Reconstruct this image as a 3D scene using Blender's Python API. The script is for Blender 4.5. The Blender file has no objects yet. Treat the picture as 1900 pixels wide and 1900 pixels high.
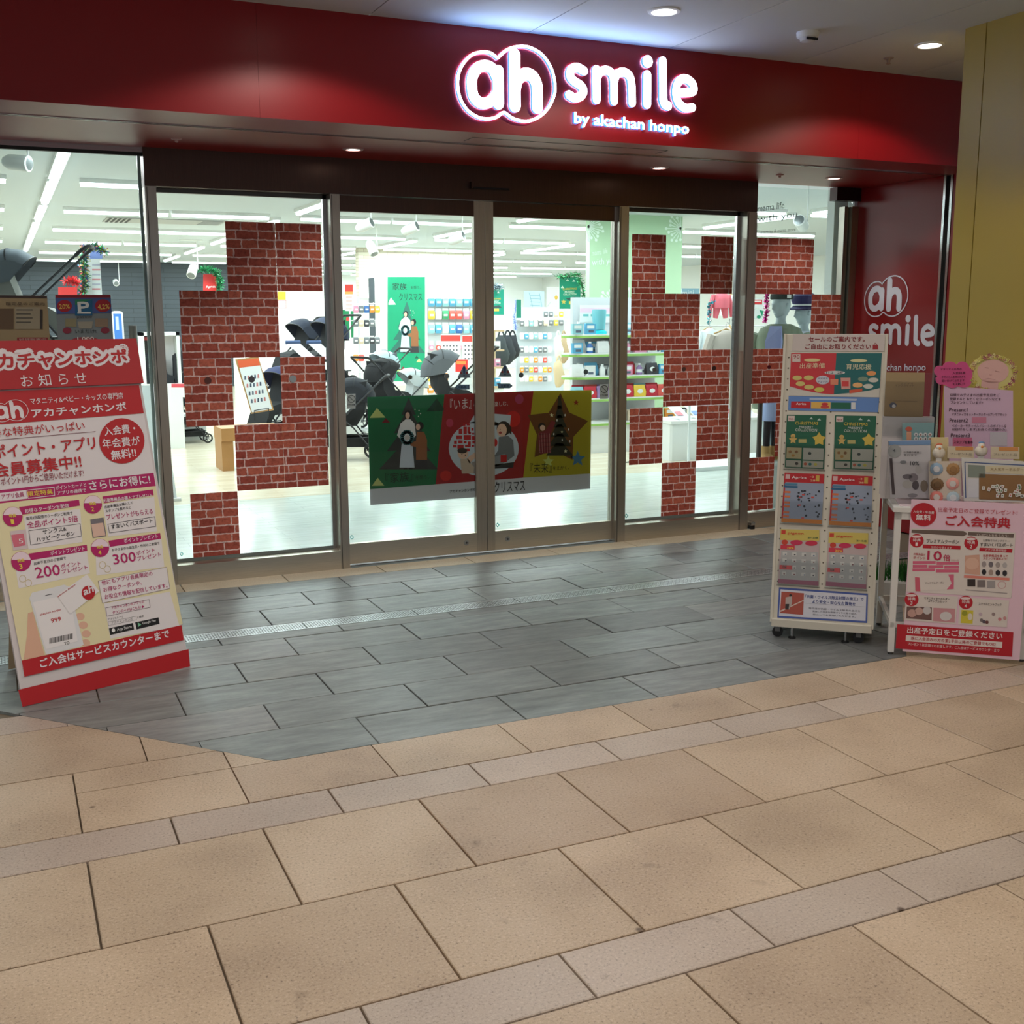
import bpy, math, random
from mathutils import Vector, Matrix
random.seed(7)
SC = bpy.context.scene
COL = SC.collection
# ------------------------------------------------------------------ camera, world, exposure, big lights
CAMP = Vector((0.0, -6.7374, 1.55))
FPX, YAW, PITCH, ROLL = 2069.03, -0.42597, 0.17194, 0.00392
def cam_axes():
    cy, sy, cp, sp = math.cos(YAW), math.sin(YAW), math.cos(PITCH), math.sin(PITCH)
    f = Vector((-sy*cp, cy*cp, -sp)); r = Vector((cy, sy, 0)); d = f.cross(r)
    cr, sr = math.cos(ROLL), math.sin(ROLL)
    return cr*r+sr*d, -sr*r+cr*d, f
CR, CD, CF = cam_axes()
cam = bpy.data.cameras.new('camera'); camo = bpy.data.objects.new('camera', cam); COL.objects.link(camo)
cam.sensor_width = 36; cam.lens = FPX/1900*36; cam.clip_start = .05; cam.clip_end = 200
camo.matrix_world = Matrix(((CR.x, -CD.x, -CF.x, CAMP.x), (CR.y, -CD.y, -CF.y, CAMP.y), (CR.z, -CD.z, -CF.z, CAMP.z), (0, 0, 0, 1)))
SC.camera = camo
w = bpy.data.worlds.new('world'); SC.world = w; w.use_nodes = True
w.node_tree.nodes['Background'].inputs[0].default_value = (.80, .86, .95, 1)
w.node_tree.nodes['Background'].inputs[1].default_value = .40
SC.cycles.max_bounces = 8; SC.cycles.diffuse_bounces = 4; SC.cycles.glossy_bounces = 3; SC.cycles.transparent_max_bounces = 12; SC.cycles.sample_clamp_indirect = 8
SC.view_settings.view_transform = 'Standard'; SC.view_settings.look = 'None'
SC.view_settings.exposure = 0.0; SC.view_settings.gamma = 1; SC.view_settings.use_curve_mapping = False
def spot(name, loc, power, col, size=math.radians(140), blend=.5, r=.05, target=None):
    l = bpy.data.lights.new(name, 'SPOT'); l.energy = power; l.color = col; l.spot_size = size; l.spot_blend = blend; l.shadow_soft_size = r
    o = bpy.data.objects.new(name, l); COL.objects.link(o); o.location = loc
    if target: o.rotation_euler = (Vector(target)-Vector(loc)).to_track_quat('-Z', 'Y').to_euler()
    return o
def area(name, loc, sx, sy, power, col):
    l = bpy.data.lights.new(name, 'AREA'); l.shape = 'RECTANGLE'; l.size = sx; l.size_y = sy; l.energy = power; l.color = col
    o = bpy.data.objects.new(name, l); COL.objects.link(o); o.location = loc
    return o
WARM = (1.0, .92, .82)
DOWN = [(x, y) for y in (-1.87, -3.6, -5.4, -7.2) for x in (-2.02, -.34, 1.34, 3.02, 4.70)]
for x, y in DOWN:
    if x > 4.5 and y < -2.2 or y > -2 and x < 1: continue
    spot('downlight_lamp', (x, y, 2.975), 30 if y > -2 else 34, WARM, math.radians(141), .22, .06)
SOFL = [-.12, 1.89, 3.90, 5.30]
for x in SOFL: spot('soffit_lamp', (x, -.43, 2.47), 13, (1, .94, .85), math.radians(110), .6, .03)
# light of the shop's ceiling tube rows
for r_, y in enumerate((4.55, 7.4, 10.27, 13.0, 16.0, 18.9, 22.0, 24.4)):
    for x in (-.9, 1.95, 4.7, 7.55, 10.4) + ((13.1,) if r_ > 2 else ()):
        area('tube_row_light', (x, y, 2.755), 2.3, .08, 40 if r_ < 6 else 70, (.90, .97, 1.0))
for x in (-2.2, .55, 3.33, 6.2, 9.05):
    for y in (2.6, 6.0, 8.9, 11.7): area('tube_row_light', (x, y, 2.755), .08, 1.9, 33, (.90, .97, 1.0))
# ------------------------------------------------------------------ helpers
def ray(px, py): return CR*((px-950)/FPX)+CD*((py-950)/FPX)+CF
def on(px, py, axis, val):
    "measured image point -> point in metres on the plane axis = val"
    d = ray(px, py); t = (val-CAMP[axis])/d[axis]; return CAMP+d*t
def at(px, py, y): return on(px, py, 1, y)
def fl(px, py, z=0): return on(px, py, 2, z)
def lin(c): c /= 255; return c/12.92 if c <= .04045 else ((c+.055)/1.055)**2.4
MATS = {}
def mat(rgb, rough=.55, metal=0, emit=0, spec=.5, coat=0):
    k = (tuple(rgb), rough, metal, emit, spec, coat)
    if k in MATS: return MATS[k]
    m = bpy.data.materials.new('paint_%02x%02x%02x' % tuple(int(c) for c in rgb)); m.use_nodes = True
    b = m.node_tree.nodes['Principled BSDF']; c = [lin(v) for v in rgb]+[1]
    b.inputs['Base Color'].default_value = c; b.inputs['Roughness'].default_value = rough; b.inputs['Metallic'].default_value = metal
    b.inputs['Specular IOR Level'].default_value = spec; b.inputs['Coat Weight'].default_value = coat
    if emit: b.inputs['Emission Color'].default_value = c; b.inputs['Emission Strength'].default_value = emit
    MATS[k] = m; return m
class NT:
    def __init__(s, name):
        s.m = bpy.data.materials.new(name); s.m.use_nodes = True; s.t = s.m.node_tree; s.b = s.t.nodes['Principled BSDF']
    def n(s, typ, **kw):
        n = s.t.nodes.new(typ)
        for k, v in kw.items():
            if k.startswith('i_'): n.inputs[k[2:].replace('_', ' ')].default_value = v
            else: setattr(n, k, v)
        return n
    def l(s, a, b): s.t.links.new(a, b)
    def ramp(s, fac, stops):
        r = s.n('ShaderNodeValToRGB'); e = r.color_ramp.elements
        while len(e) < len(stops): e.new(.5)
        for q, (p, c) in zip(e, stops): q.position = p; q.color = [lin(v) for v in c]+[1]
        s.l(fac, r.inputs[0]); return r.outputs[0]
    def mix(s, f, a, b, mode='MIX'):
        n = s.n('ShaderNodeMix', data_type='RGBA', blend_type=mode)
        for v, i in ((f, 0), (a, 6), (b, 7)):
            if isinstance(v, (float, int)): n.inputs[i].default_value = v
            elif isinstance(v, tuple): n.inputs[i].default_value = [lin(q) for q in v]+[1]
            else: s.l(v, n.inputs[i])
        return n.outputs[2]
    def bump(s, h, st, d=.002):
        b = s.n('ShaderNodeBump'); b.inputs['Strength'].default_value = st; b.inputs['Distance'].default_value = d
        s.l(h, b.inputs['Height']); s.l(b.outputs[0], s.b.inputs['Normal'])
def stone_mat(name, base, dark, light, rough=.5):
    t = NT(name); geo = t.n('ShaderNodeNewGeometry'); oi = t.n('ShaderNodeObjectInfo')
    n1 = t.n('ShaderNodeTexNoise', i_Scale=120., i_Detail=5., i_Roughness=.8); t.l(geo.outputs['Position'], n1.inputs['Vector'])
    n2 = t.n('ShaderNodeTexNoise', i_Scale=2.3, i_Detail=4.); t.l(geo.outputs['Position'], n2.inputs['Vector'])
    n3 = t.n('ShaderNodeTexNoise', i_Scale=9., i_Detail=6.); t.l(geo.outputs['Position'], n3.inputs['Vector'])
    c = t.ramp(n1.outputs[0], [(.37, tuple(int(v*.72) for v in dark)), (.44, base), (.54, base), (.62, light)])
    c = t.mix(.28, c, t.ramp(n2.outputs[0], [(.35, dark), (.5, base), (.68, light)]), 'MIX')
    tone = t.ramp(oi.outputs['Random'], [(0, (232, 226, 222)), (.5, (240, 238, 234)), (1, (255, 252, 248))])
    c = t.mix(1., c, tone, 'MULTIPLY')
    st = t.ramp(n3.outputs[0], [(.66, (255, 255, 255)), (.78, (120, 105, 90))])
    c = t.mix(.45, c, st, 'MULTIPLY')
    v = t.n('ShaderNodeTexVoronoi', i_Scale=3.1); t.l(geo.outputs['Position'], v.inputs['Vector'])
    sp = t.ramp(v.outputs['Distance'], [(.025, (95, 70, 50)), (.045, (255, 255, 255))])
    c = t.mix(.8, c, sp, 'MULTIPLY')
    t.l(c, t.b.inputs['Base Color']); t.b.inputs['Roughness'].default_value = rough; t.bump(n1.outputs[0], .25, .0015); return t.m
STONE = stone_mat('beige_granite', (202, 180, 156), (150, 126, 106), (226, 208, 188), .48)
PINK = stone_mat('pink_grey_granite', (200, 184, 172), (162, 146, 136), (222, 210, 200), .48)
CREAM = stone_mat('cream_granite', (222, 212, 190), (190, 178, 155), (236, 230, 212), .45)
def slate_mat():
    t = NT('grey_slate'); geo = t.n('ShaderNodeNewGeometry'); oi = t.n('ShaderNodeObjectInfo')
    mp = t.n('ShaderNodeMapping'); mp.inputs['Scale'].default_value = (2.2, 9, 5); mp.inputs['Rotation'].default_value = (0, 0, .25); t.l(geo.outputs['Position'], mp.inputs[0])
    n1 = t.n('ShaderNodeTexNoise', i_Scale=2.2, i_Detail=9., i_Roughness=.65); t.l(mp.outputs[0], n1.inputs['Vector'])
    n2 = t.n('ShaderNodeTexNoise', i_Scale=60., i_Detail=2.); t.l(geo.outputs['Position'], n2.inputs['Vector'])
    c = t.ramp(n1.outputs[0], [(.3, (112, 115, 116)), (.5, (134, 138, 138)), (.7, (156, 159, 158))])
    c = t.mix(1., c, t.ramp(oi.outputs['Random'], [(0, (205, 205, 208)), (.4, (236, 234, 232)), (.75, (238, 246, 246)), (1, (255, 250, 250))]), 'MULTIPLY')
    t.l(c, t.b.inputs['Base Color']); t.b.inputs['Roughness'].default_value = .42
    h = t.mix(.3, n1.outputs[0], n2.outputs[0]); t.bump(h, .5, .004); return t.m
SLATE = slate_mat()
def brushed(name, rgb, rough=.32, sc=(2, 2, 220)):
    t = NT(name); tc = t.n('ShaderNodeTexCoord'); mp = t.n('ShaderNodeMapping'); mp.inputs['Scale'].default_value = sc; t.l(tc.outputs['Object'], mp.inputs[0])
    n = t.n('ShaderNodeTexNoise', i_Scale=3., i_Detail=3.); t.l(mp.outputs[0], n.inputs['Vector'])
    c = t.ramp(n.outputs[0], [(.3, tuple(int(v*.9) for v in rgb)), (.7, rgb)]); t.l(c, t.b.inputs['Base Color'])
    t.b.inputs['Metallic'].default_value = 1; t.b.inputs['Roughness'].default_value = rough; t.b.inputs['Anisotropic'].default_value = .6; return t.m
STEEL = brushed('brushed_steel', (196, 188, 176), .38, (300, 300, 2))
STEELH = brushed('brushed_steel_rail', (214, 206, 192), .38, (2, 2, 300))
HEADM = brushed('dark_brown_metal', (98, 78, 70), .34, (300, 2, 2))
ALU = brushed('bright_aluminium', (205, 205, 205), .25)
def red_mat():
    t = NT('red_lacquer_panel'); geo = t.n('ShaderNodeNewGeometry'); n = t.n('ShaderNodeTexNoise', i_Scale=400.); t.l(geo.outputs['Position'], n.inputs['Vector'])
    t.l(t.ramp(n.outputs[0], [(.3, (130, 6, 15)), (.7, (142, 8, 19))]), t.b.inputs['Base Color']); t.b.inputs['Roughness'].default_value = .38; t.b.inputs['Specular IOR Level'].default_value = .5; t.bump(n.outputs[0], .08, .0004); return t.m
REDP = red_mat()
def brick_mat(seed, tint):
    t = NT('brick_print_%d' % seed); t.b.inputs['Specular IOR Level'].default_value = .3; tc = t.n('ShaderNodeTexCoord'); sx = t.n('ShaderNodeSeparateXYZ'); t.l(tc.outputs['Object'], sx.inputs[0])
    cb = t.n('ShaderNodeCombineXYZ'); t.l(sx.outputs[0], cb.inputs[0]); t.l(sx.outputs[2], cb.inputs[1])
    nz = t.n('ShaderNodeTexNoise', i_Scale=34., i_Detail=5.); t.l(cb.outputs[0], nz.inputs['Vector'])
    sub = t.n('ShaderNodeVectorMath', operation='MULTIPLY_ADD'); t.l(nz.outputs['Color'], sub.inputs[0]); sub.inputs[1].default_value = (.015, .013, 0); sub.inputs[2].default_value = (seed*.037, -.0055+.012, 0)
    ad = t.n('ShaderNodeVectorMath', operation='ADD'); t.l(sub.outputs[0], ad.inputs[0]); t.l(cb.outputs[0], ad.inputs[1])
    br = t.n('ShaderNodeTexBrick', offset=.5, squash=1.35, squash_frequency=3, offset_frequency=2)
    br.inputs['Scale'].default_value = 1; br.inputs['Brick Width'].default_value = .097; br.inputs['Row Height'].default_value = .0515
    br.inputs['Mortar Size'].default_value = .0048; br.inputs['Mortar Smooth'].default_value = .35; br.inputs['Bias'].default_value = 0
    br.inputs['Color1'].default_value = [lin(v) for v in (176, 86, 74)]+[1]; br.inputs['Color2'].default_value = [lin(v) for v in (220, 126, 104)]+[1]
    br.inputs['Mortar'].default_value = [lin(v) for v in (252, 228, 226)]+[1]; t.l(ad.outputs[0], br.inputs['Vector'])
    n2 = t.n('ShaderNodeTexNoise', i_Scale=38., i_Detail=6., i_Roughness=.7); t.l(cb.outputs[0], n2.inputs['Vector'])
    c = t.mix(.62, br.outputs['Color'], t.ramp(n2.outputs[0], [(.3, (96, 74, 74)), (.47, (228, 214, 210)), (.62, (255, 252, 250))]), 'MULTIPLY')
    c = t.mix(1., c, tint, 'MULTIPLY')
    t.l(c, t.b.inputs['Base Color']); t.b.inputs['Roughness'].default_value = .5
    return t.m
BRK = [brick_mat(i, (255, 250, 250)) for i in range(4)]
def glass_mat(name, tint=(246, 252, 250), fr=1.0):
    m = bpy.data.materials.new(name); m.use_nodes = True; t = m.node_tree; t.nodes.clear()
    o = t.nodes.new('ShaderNodeOutputMaterial'); tr = t.nodes.new('ShaderNodeBsdfTransparent'); gl = t.nodes.new('ShaderNodeBsdfGlossy'); f = t.nodes.new('ShaderNodeFresnel'); mx = t.nodes.new('ShaderNodeMixShader')
    tr.inputs[0].default_value = [lin(v) for v in tint]+[1]; gl.inputs['Roughness'].default_value = 0.02; f.inputs[0].default_value = 1.3
    t.links.new(f.outputs[0], mx.inputs[0]); t.links.new(tr.outputs[0], mx.inputs[1]); t.links.new(gl.outputs[0], mx.inputs[2]); t.links.new(mx.outputs[0], o.inputs[0]); return m
GLASS = glass_mat('clear_glass'); PLAST = glass_mat('clear_plastic', (252, 253, 253))
def plank_mat(name, a, b, rough, sc):
    t = NT(name); geo = t.n('ShaderNodeNewGeometry'); br = t.n('ShaderNodeTexBrick', offset=.37); t.l(geo.outputs['Position'], br.inputs['Vector'])
    br.inputs['Scale'].default_value = 1; br.inputs['Brick Width'].default_value = 1.1; br.inputs['Row Height'].default_value = .12; br.inputs['Mortar Size'].default_value = .0015
    for k, v in (('Color1', a), ('Color2', b), ('Mortar', tuple(int(q*.86) for q in a))): br.inputs[k].default_value = [lin(q) for q in v]+[1]
    mp = t.n('ShaderNodeMapping'); mp.inputs['Scale'].default_value = sc; t.l(geo.outputs['Position'], mp.inputs[0])
    n = t.n('ShaderNodeTexNoise', i_Scale=3., i_Detail=5.); t.l(mp.outputs[0], n.inputs['Vector'])
    c = t.mix(.35, br.outputs['Color'], t.ramp(n.outputs[0], [(.3, (200, 190, 175)), (.7, (255, 255, 255))]), 'MULTIPLY')
    t.l(c, t.b.inputs['Base Color']); t.b.inputs['Roughness'].default_value = rough; return t.m
OAK = plank_mat('pale_oak_floor', (214, 202, 178), (226, 216, 194), .22, (1, 12, 1))
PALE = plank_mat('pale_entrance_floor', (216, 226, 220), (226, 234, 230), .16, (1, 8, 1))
def stripe_wall(name, c1, c2, row, rough=.6, w_=1.4, mort=.006):
    t = NT(name); tc = t.n('ShaderNodeTexCoord'); sx = t.n('ShaderNodeSeparateXYZ'); t.l(tc.outputs['Object'], sx.inputs[0])
    cb = t.n('ShaderNodeCombineXYZ'); t.l(sx.outputs[0], cb.inputs[0]); t.l(sx.outputs[2], cb.inputs[1]); br = t.n('ShaderNodeTexBrick'); t.l(cb.outputs[0], br.inputs['Vector'])
    br.inputs['Scale'].default_value = 1; br.inputs['Brick Width'].default_value = w_; br.inputs['Row Height'].default_value = row; br.inputs['Mortar Size'].default_value = mort
    for k, v in (('Color1', c1), ('Color2', c2), ('Mortar', tuple(int(q*.75) for q in c1))): br.inputs[k].default_value = [lin(q) for q in v]+[1]
    t.l(br.outputs['Color'], t.b.inputs['Base Color']); t.b.inputs['Roughness'].default_value = rough; return t.m
SLATW = stripe_wall('dark_slat_wall', (66, 74, 82), (72, 80, 88), .10)
TILEW = stripe_wall('beige_stone_strip_wall', (206, 196, 176), (226, 220, 204), .055, .7, .30, .003)
WHITE = mat((232, 234, 232)); OFFW = mat((216, 212, 204)); BLACK = mat((24, 25, 28), .6); CEILM = mat((196, 196, 196), .8); ICEIL = mat((194, 204, 210), .8)
OLIVE = mat((172, 148, 62), .42); GREENC = mat((176, 208, 172), .6)
def thing(name, label, cat, loc=(0, 0, 0), rz=0, group=None, rot=None):
    o = bpy.data.objects.new(name, None); COL.objects.link(o); o.location = loc; o.rotation_euler = rot or (0, 0, rz); o.empty_display_size = .05
    o['label'] = label; o['category'] = cat
    if group: o['group'] = group
    return o
def tag(o, label=None, cat=None, group=None, kind=None):
    for k, v in (('label', label), ('category', cat), ('group', group), ('kind', kind)):
        if v: o[k] = v
    return o
def structure(name): o = bpy.data.objects.new(name, None); COL.objects.link(o); o['kind'] = 'structure'; return o
def dup(root, loc, rz=None, label=None, group=None, scale=None):
    r = root.copy(); COL.objects.link(r); r.location = loc
    if rz is not None: r.rotation_euler = (0, 0, rz)
    if scale: r.scale = (scale,)*3
    if label: r['label'] = label
    if group: r['group'] = group
    for ch in list(root.children):
        c = ch.copy(); COL.objects.link(c); c.parent = r
        for g in ch.children:
            d = g.copy(); COL.objects.link(d); d.parent = c
    return r
ORD = ['first', 'second', 'third', 'fourth', 'fifth', 'sixth', 'seventh', 'eighth', 'ninth', 'tenth', 'eleventh', 'twelfth', 'thirteenth', 'fourteenth', 'fifteenth', 'sixteenth', 'seventeenth', 'eighteenth', 'nineteenth', 'twentieth']
class MB:
    def __init__(s): s.v = []; s.f = []; s.mi = []; s.mats = []; s.sm = []
    def m(s, mt):
        if mt not in s.mats: s.mats.append(mt)
        return s.mats.index(mt)
    def add(s, vs, fs, mt, smooth=False):
        b = len(s.v); s.v += [tuple(v) for v in vs]; i = s.m(mt)
        for f in fs: s.f.append([b+q for q in f]); s.mi.append(i); s.sm.append(smooth)
        return s
    def box(s, a, b, mt, bev=0):
        x0, y0, z0 = a; x1, y1, z1 = b
        vs = [(x0, y0, z0), (x1, y0, z0), (x1, y1, z0), (x0, y1, z0), (x0, y0, z1), (x1, y0, z1), (x1, y1, z1), (x0, y1, z1)]
        return s.add(vs, [(0, 3, 2, 1), (4, 5, 6, 7), (0, 1, 5, 4), (1, 2, 6, 5), (2, 3, 7, 6), (3, 0, 4, 7)], mt)
    def rbox(s, a, b, mt, ch):
        "box whose upright edges and top rim are chamfered"
        x0, y0, z0 = a; x1, y1, z1 = b; c = ch
        def ring(i, z): return [(x0+c+i, y0+i, z), (x1-c-i, y0+i, z), (x1-i, y0+c+i, z), (x1-i, y1-c-i, z), (x1-c-i, y1-i, z), (x0+c+i, y1-i, z), (x0+i, y1-c-i, z), (x0+i, y0+c+i, z)]
        vs = ring(0, z0)+ring(0, z1-c)+ring(c*.7, z1); fs = [tuple(range(7, -1, -1)), tuple(range(16, 24))]
        for k in (0, 8):
            for i in range(8): fs.append((k+i, k+(i+1) % 8, k+8+(i+1) % 8, k+8+i))
        return s.add(vs, fs, mt)
    def tube(s, pts, r, mt, n=8, cap=True, r2=None):
        pts = [Vector(p) for p in pts]; vs = []; fs = []; up = None
        for i, p in enumerate(pts):
            d = (pts[min(i+1, len(pts)-1)]-pts[max(i-1, 0)]).normalized()
            if up is None: up = d.orthogonal().normalized()
            a = (up-d*up.dot(d)).normalized(); up = a; b = d.cross(a); rr = r if r2 is None else r+(r2-r)*i/(len(pts)-1)
            for k in range(n): t = 2*math.pi*k/n; vs.append(p+a*rr*math.cos(t)+b*rr*math.sin(t))
        for i in range(len(pts)-1):
            for k in range(n): fs.append((i*n+k, i*n+(k+1) % n, (i+1)*n+(k+1) % n, (i+1)*n+k))
        if cap: fs += [tuple(range(n-1, -1, -1)), tuple(range((len(pts)-1)*n, len(pts)*n))]
        return s.add(vs, fs, mt, True)
    def loft(s, rings, mt, closed=True, caps=True):
        n = len(rings[0]); vs = [p for r in rings for p in r]; fs = []
        for i in range(len(rings)-1):
            for k in range(n if closed else n-1): fs.append((i*n+k, i*n+(k+1) % n, (i+1)*n+(k+1) % n, (i+1)*n+k))
        if caps: fs += [tuple(range(n-1, -1, -1)), tuple(range((len(rings)-1)*n, len(rings)*n))]
        return s.add(vs, fs, mt, True)
    def lathe(s, prof, mt, c=(0, 0, 0), n=16, ax='z', caps=True):
        rings = []
        for r, h in prof:
            ring = []
            for k in range(n):
                t = 2*math.pi*k/n; a, b = r*math.cos(t), r*math.sin(t)
                q = {'z': (a, b, h), 'y': (a, h, -b), 'x': (h, a, b)}[ax]; ring.append((c[0]+q[0], c[1]+q[1], c[2]+q[2]))
            rings.append(ring)
        return s.loft(rings, mt, True, caps)
    def ell(s, c, r, mt, nu=12, nv=8, squash=None):
        rings = []
        for j in range(nv+1):
            t = math.pi*(j/nv-.5); cr = max(math.cos(t), .02); rings.append([(c[0]+r[0]*cr*math.cos(2*math.pi*k/nu), c[1]+r[1]*cr*math.sin(2*math.pi*k/nu), c[2]+r[2]*math.sin(t)) for k in range(nu)])
        return s.loft(rings, mt)
    def prism(s, pts, d0, d1, mt, side=None):
        "outline given as (x, z) pushed from y=d0 (front) to y=d1"
        n = len(pts); vs = [(p[0], d0, p[1]) for p in pts]+[(p[0], d1, p[1]) for p in pts]
        s.add(vs, [tuple(range(n)), tuple(range(2*n-1, n-1, -1))], mt)
        return s.add(vs, [(i, n+i, n+(i+1) % n, (i+1) % n) for i in range(n)], side or mt)
    def build(s, name, parent=None, label=None, cat=None, group=None, kind=None, loc=None, rz=None):
        me = bpy.data.meshes.new(name); me.from_pydata(s.v, [], s.f)
        for mt in s.mats: me.materials.append(mt)
        me.polygons.foreach_set('material_index', s.mi); me.polygons.foreach_set('use_smooth', s.sm)
        if any(s.sm):
            try: me.set_sharp_from_angle(angle=math.radians(40))
            except Exception: pass
        me.update()
        o = bpy.data.objects.new(name, me); COL.objects.link(o); o.parent = parent
        if loc is not None: o.location = loc
        if rz is not None: o.rotation_euler = (0, 0, rz)
        return tag(o, label, cat, group, kind)
def inst(name, me, loc, parent=None, rz=0, **kw):
    o = bpy.data.objects.new(name, me); COL.objects.link(o); o.parent = parent; o.location = loc; o.rotation_euler = (0, 0, rz); return tag(o, **kw)
def smooth(pts, k=5, closed=False):
    n = len(pts); out = []
    for i in range(n if closed else n-1):
        g = lambda j: pts[j % n] if closed else pts[min(max(j, 0), n-1)]
        p0, p1, p2, p3 = g(i-1), g(i), g(i+1), g(i+2)
        for q in range(k):
            t = q/k; out.append(tuple(.5*((2*b)+(-a+c)*t+(2*a-5*b+4*c-d)*t*t+(-a+3*b-3*c+d)*t**3) for a, b, c, d in zip(p0, p1, p2, p3)))
    if not closed: out.append(tuple(pts[-1]))
    return out
# lettering: glyph outlines of the default face turned into mesh, cached
GLY = {}
def glyphs(txt, bold=0.0):
    k = (txt, bold)
    if k not in GLY:
        c = bpy.data.curves.new('lettering', 'FONT'); c.body = txt; c.size = 1; c.offset = bold; c.resolution_u = 2; c.fill_mode = 'FRONT'
        o = bpy.data.objects.new('lettering', c); COL.objects.link(o)
        me = bpy.data.meshes.new_from_object(o); bpy.data.objects.remove(o); bpy.data.curves.remove(c)
        vs = [(v.co.x, v.co.y) for v in me.vertices]; fs = [tuple(p.vertices) for p in me.polygons]; bpy.data.meshes.remove(me)
        x0 = min(v[0] for v in vs); x1 = max(v[0] for v in vs); y0 = min(v[1] for v in vs); y1 = max(v[1] for v in vs)
        GLY[k] = ([((a-x0)/(x1-x0), (b-y0)/(y1-y0)) for a, b in vs], fs)
    return GLY[k]
class Sheet:
    "flat printed sheet in the plane o + x*u + z*v; drawing commands take measured image points of the crop in use"
    def __init__(s, root, o, u, v, crop=(0, 0, 1), front=0.0):
        s.root = root; s.o = Vector(o); s.u = Vector(u).normalized(); s.v = Vector(v).normalized(); s.n = s.u.cross(s.v).normalized()
        if s.n.dot(CAMP-s.o) > 0: pass
        s.crop = crop; s.b = MB(); s.t = MB(); s.front = front; s.clip = None
    def P(s, x, y):
        c = s.crop; d = ray(c[0]+x/c[2], c[1]+y/c[2]); t = (s.o-CAMP).dot(s.n)/d.dot(s.n); q = CAMP+d*t-s.o
        return (q.dot(s.u), q.dot(s.v))
    def poly(s, pts, col, lvl=1, raw=False, tgt=None):
        q = pts if raw else [s.P(*p) for p in pts]
        if s.clip:
            for lim, sg in ((s.clip[0], 1), (s.clip[1], -1)):
                out = []
                for i in range(len(q)):
                    a, b = q[i], q[(i+1) % len(q)]; ia = (a[0]-lim)*sg >= 0; ib = (b[0]-lim)*sg >= 0
                    if ia: out.append(a)
                    if ia != ib: t = (lim-a[0])/(b[0]-a[0]); out.append((lim, a[1]+(b[1]-a[1])*t))
                q = out
                if len(q) < 3: return
        y = s.front-.0007*lvl; (tgt or s.b).add([(a, y, b) for a, b in q], [tuple(range(len(q)))], col if not isinstance(col, tuple) else mat(col, .45))
    def rect(s, x0, y0, x1, y1, col, lvl=1): s.poly([(x0, y0), (x1, y0), (x1, y1), (x0, y1)], col, lvl)
    def ellp(s, x, y, rx, ry, col, lvl=2, n=20): s.poly([(x+rx*math.cos(2*math.pi*i/n), y+ry*math.sin(2*math.pi*i/n)) for i in range(n)], col, lvl)
    def star(s, x, y, r, col, lvl=2, r2=.45, n=5, a0=-math.pi/2, sy=1):
        s.poly([(x+(r if i % 2 == 0 else r*r2)*math.cos(a0+math.pi*i/n), y+sy*(r if i % 2 == 0 else r*r2)*math.sin(a0+math.pi*i/n)) for i in range(2*n)], col, lvl)
    def line(s, pts, w_, col, lvl=2, closed=False):
        q = [s.P(*p) for p in pts]; wu = abs(s.P(pts[0][0]+w_, pts[0][1])[0]-q[0][0]); s.stroke(q+([q[0]] if closed else []), wu, col, lvl, 6)
    def stroke(s, q, w_, col, lvl=2, nd=12, depth=None, side=None, tgt=None):
        m_ = mat(col, .45) if isinstance(col, tuple) else col; b = tgt or s.b; y = s.front-.0007*lvl
        for i, (a, z) in enumerate(q):
            if not depth: y -= .00003
            pts = [(a+w_/2*math.cos(2*math.pi*k/nd), z+w_/2*math.sin(2*math.pi*k/nd)) for k in range(nd)]
            if depth: b.prism(pts, y-.0002*(i % 2), y+depth, m_, side)
            else: b.add([(p[0], y, p[1]) for p in pts], [tuple(range(nd))], m_)
            if i+1 < len(q):
                c, e = q[i+1]; L = math.hypot(c-a, e-z) or 1; nx, nz = -(e-z)/L*w_/2, (c-a)/L*w_/2
                pts = [(a-nx, z-nz), (c-nx, e-nz), (c+nx, e+nz), (a+nx, z+nz)]
                if depth: b.prism(pts, y-.0001, y+depth, m_, side)
                else: b.add([(p[0], y-.000015, p[1]) for p in pts], [(0, 1, 2, 3)], m_)
    def text(s, txt, p0, p1, h, col, bold=.0, lvl=4, grow=0, depth=None, side=None, nd=4):
        a = s.P(*p0); b = s.P(*p1); c = s.P(p0[0], p0[1]-h); hh = abs(c[1]-a[1]); ux, uz = b[0]-a[0], b[1]-a[1]; L = math.hypot(ux, uz)
        if grow: g = grow*hh; a = (a[0]-ux/L*g, a[1]-g); ux *= (L+2*g)/L; uz *= (L+2*g)/L; hh += 2*g
        vs, fs = glyphs(txt); y = s.front-.0007*lvl; m_ = mat(col, .45) if isinstance(col, tuple) else col; r = bold*hh*.8
        cps = [(0, 0)] if bold <= 0 else [(r*math.cos(2*math.pi*(k+.5)/nd), r*math.sin(2*math.pi*(k+.5)/nd)) for k in range(nd)]
        if bold > 0: ux *= (L-2*r*.7)/L if L > 4*r else 1; a = (a[0]+r*.7, a[1]+r*.7); hh -= 1.4*r
        for k, (dx, dz) in enumerate(cps): s.t.add([(a[0]+ux*i+dx, y-.00002*k, a[1]+uz*i+hh*j+dz) for i, j in vs], fs, m_)
    def done(s, art='printed_artwork', let='lettering'):
        if s.b.f: s.b.build(art, s.root)
        if s.t.f: s.t.build(let, s.root)
def plane_thing(name, label, cat, o, yaw, lean=0, group=None):
    "Empty at o; local x runs along the sheet, z up the sheet, -y out of its front"
    t = thing(name, label, cat, o, group=group, rot=(-lean, 0, yaw))
    u = Vector((math.cos(yaw), math.sin(yaw), 0)); nb = Vector((-math.sin(yaw), math.cos(yaw), 0)); v = Vector((0, 0, 1))*math.cos(lean)+nb*math.sin(lean)
    return t, u, v
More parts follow.
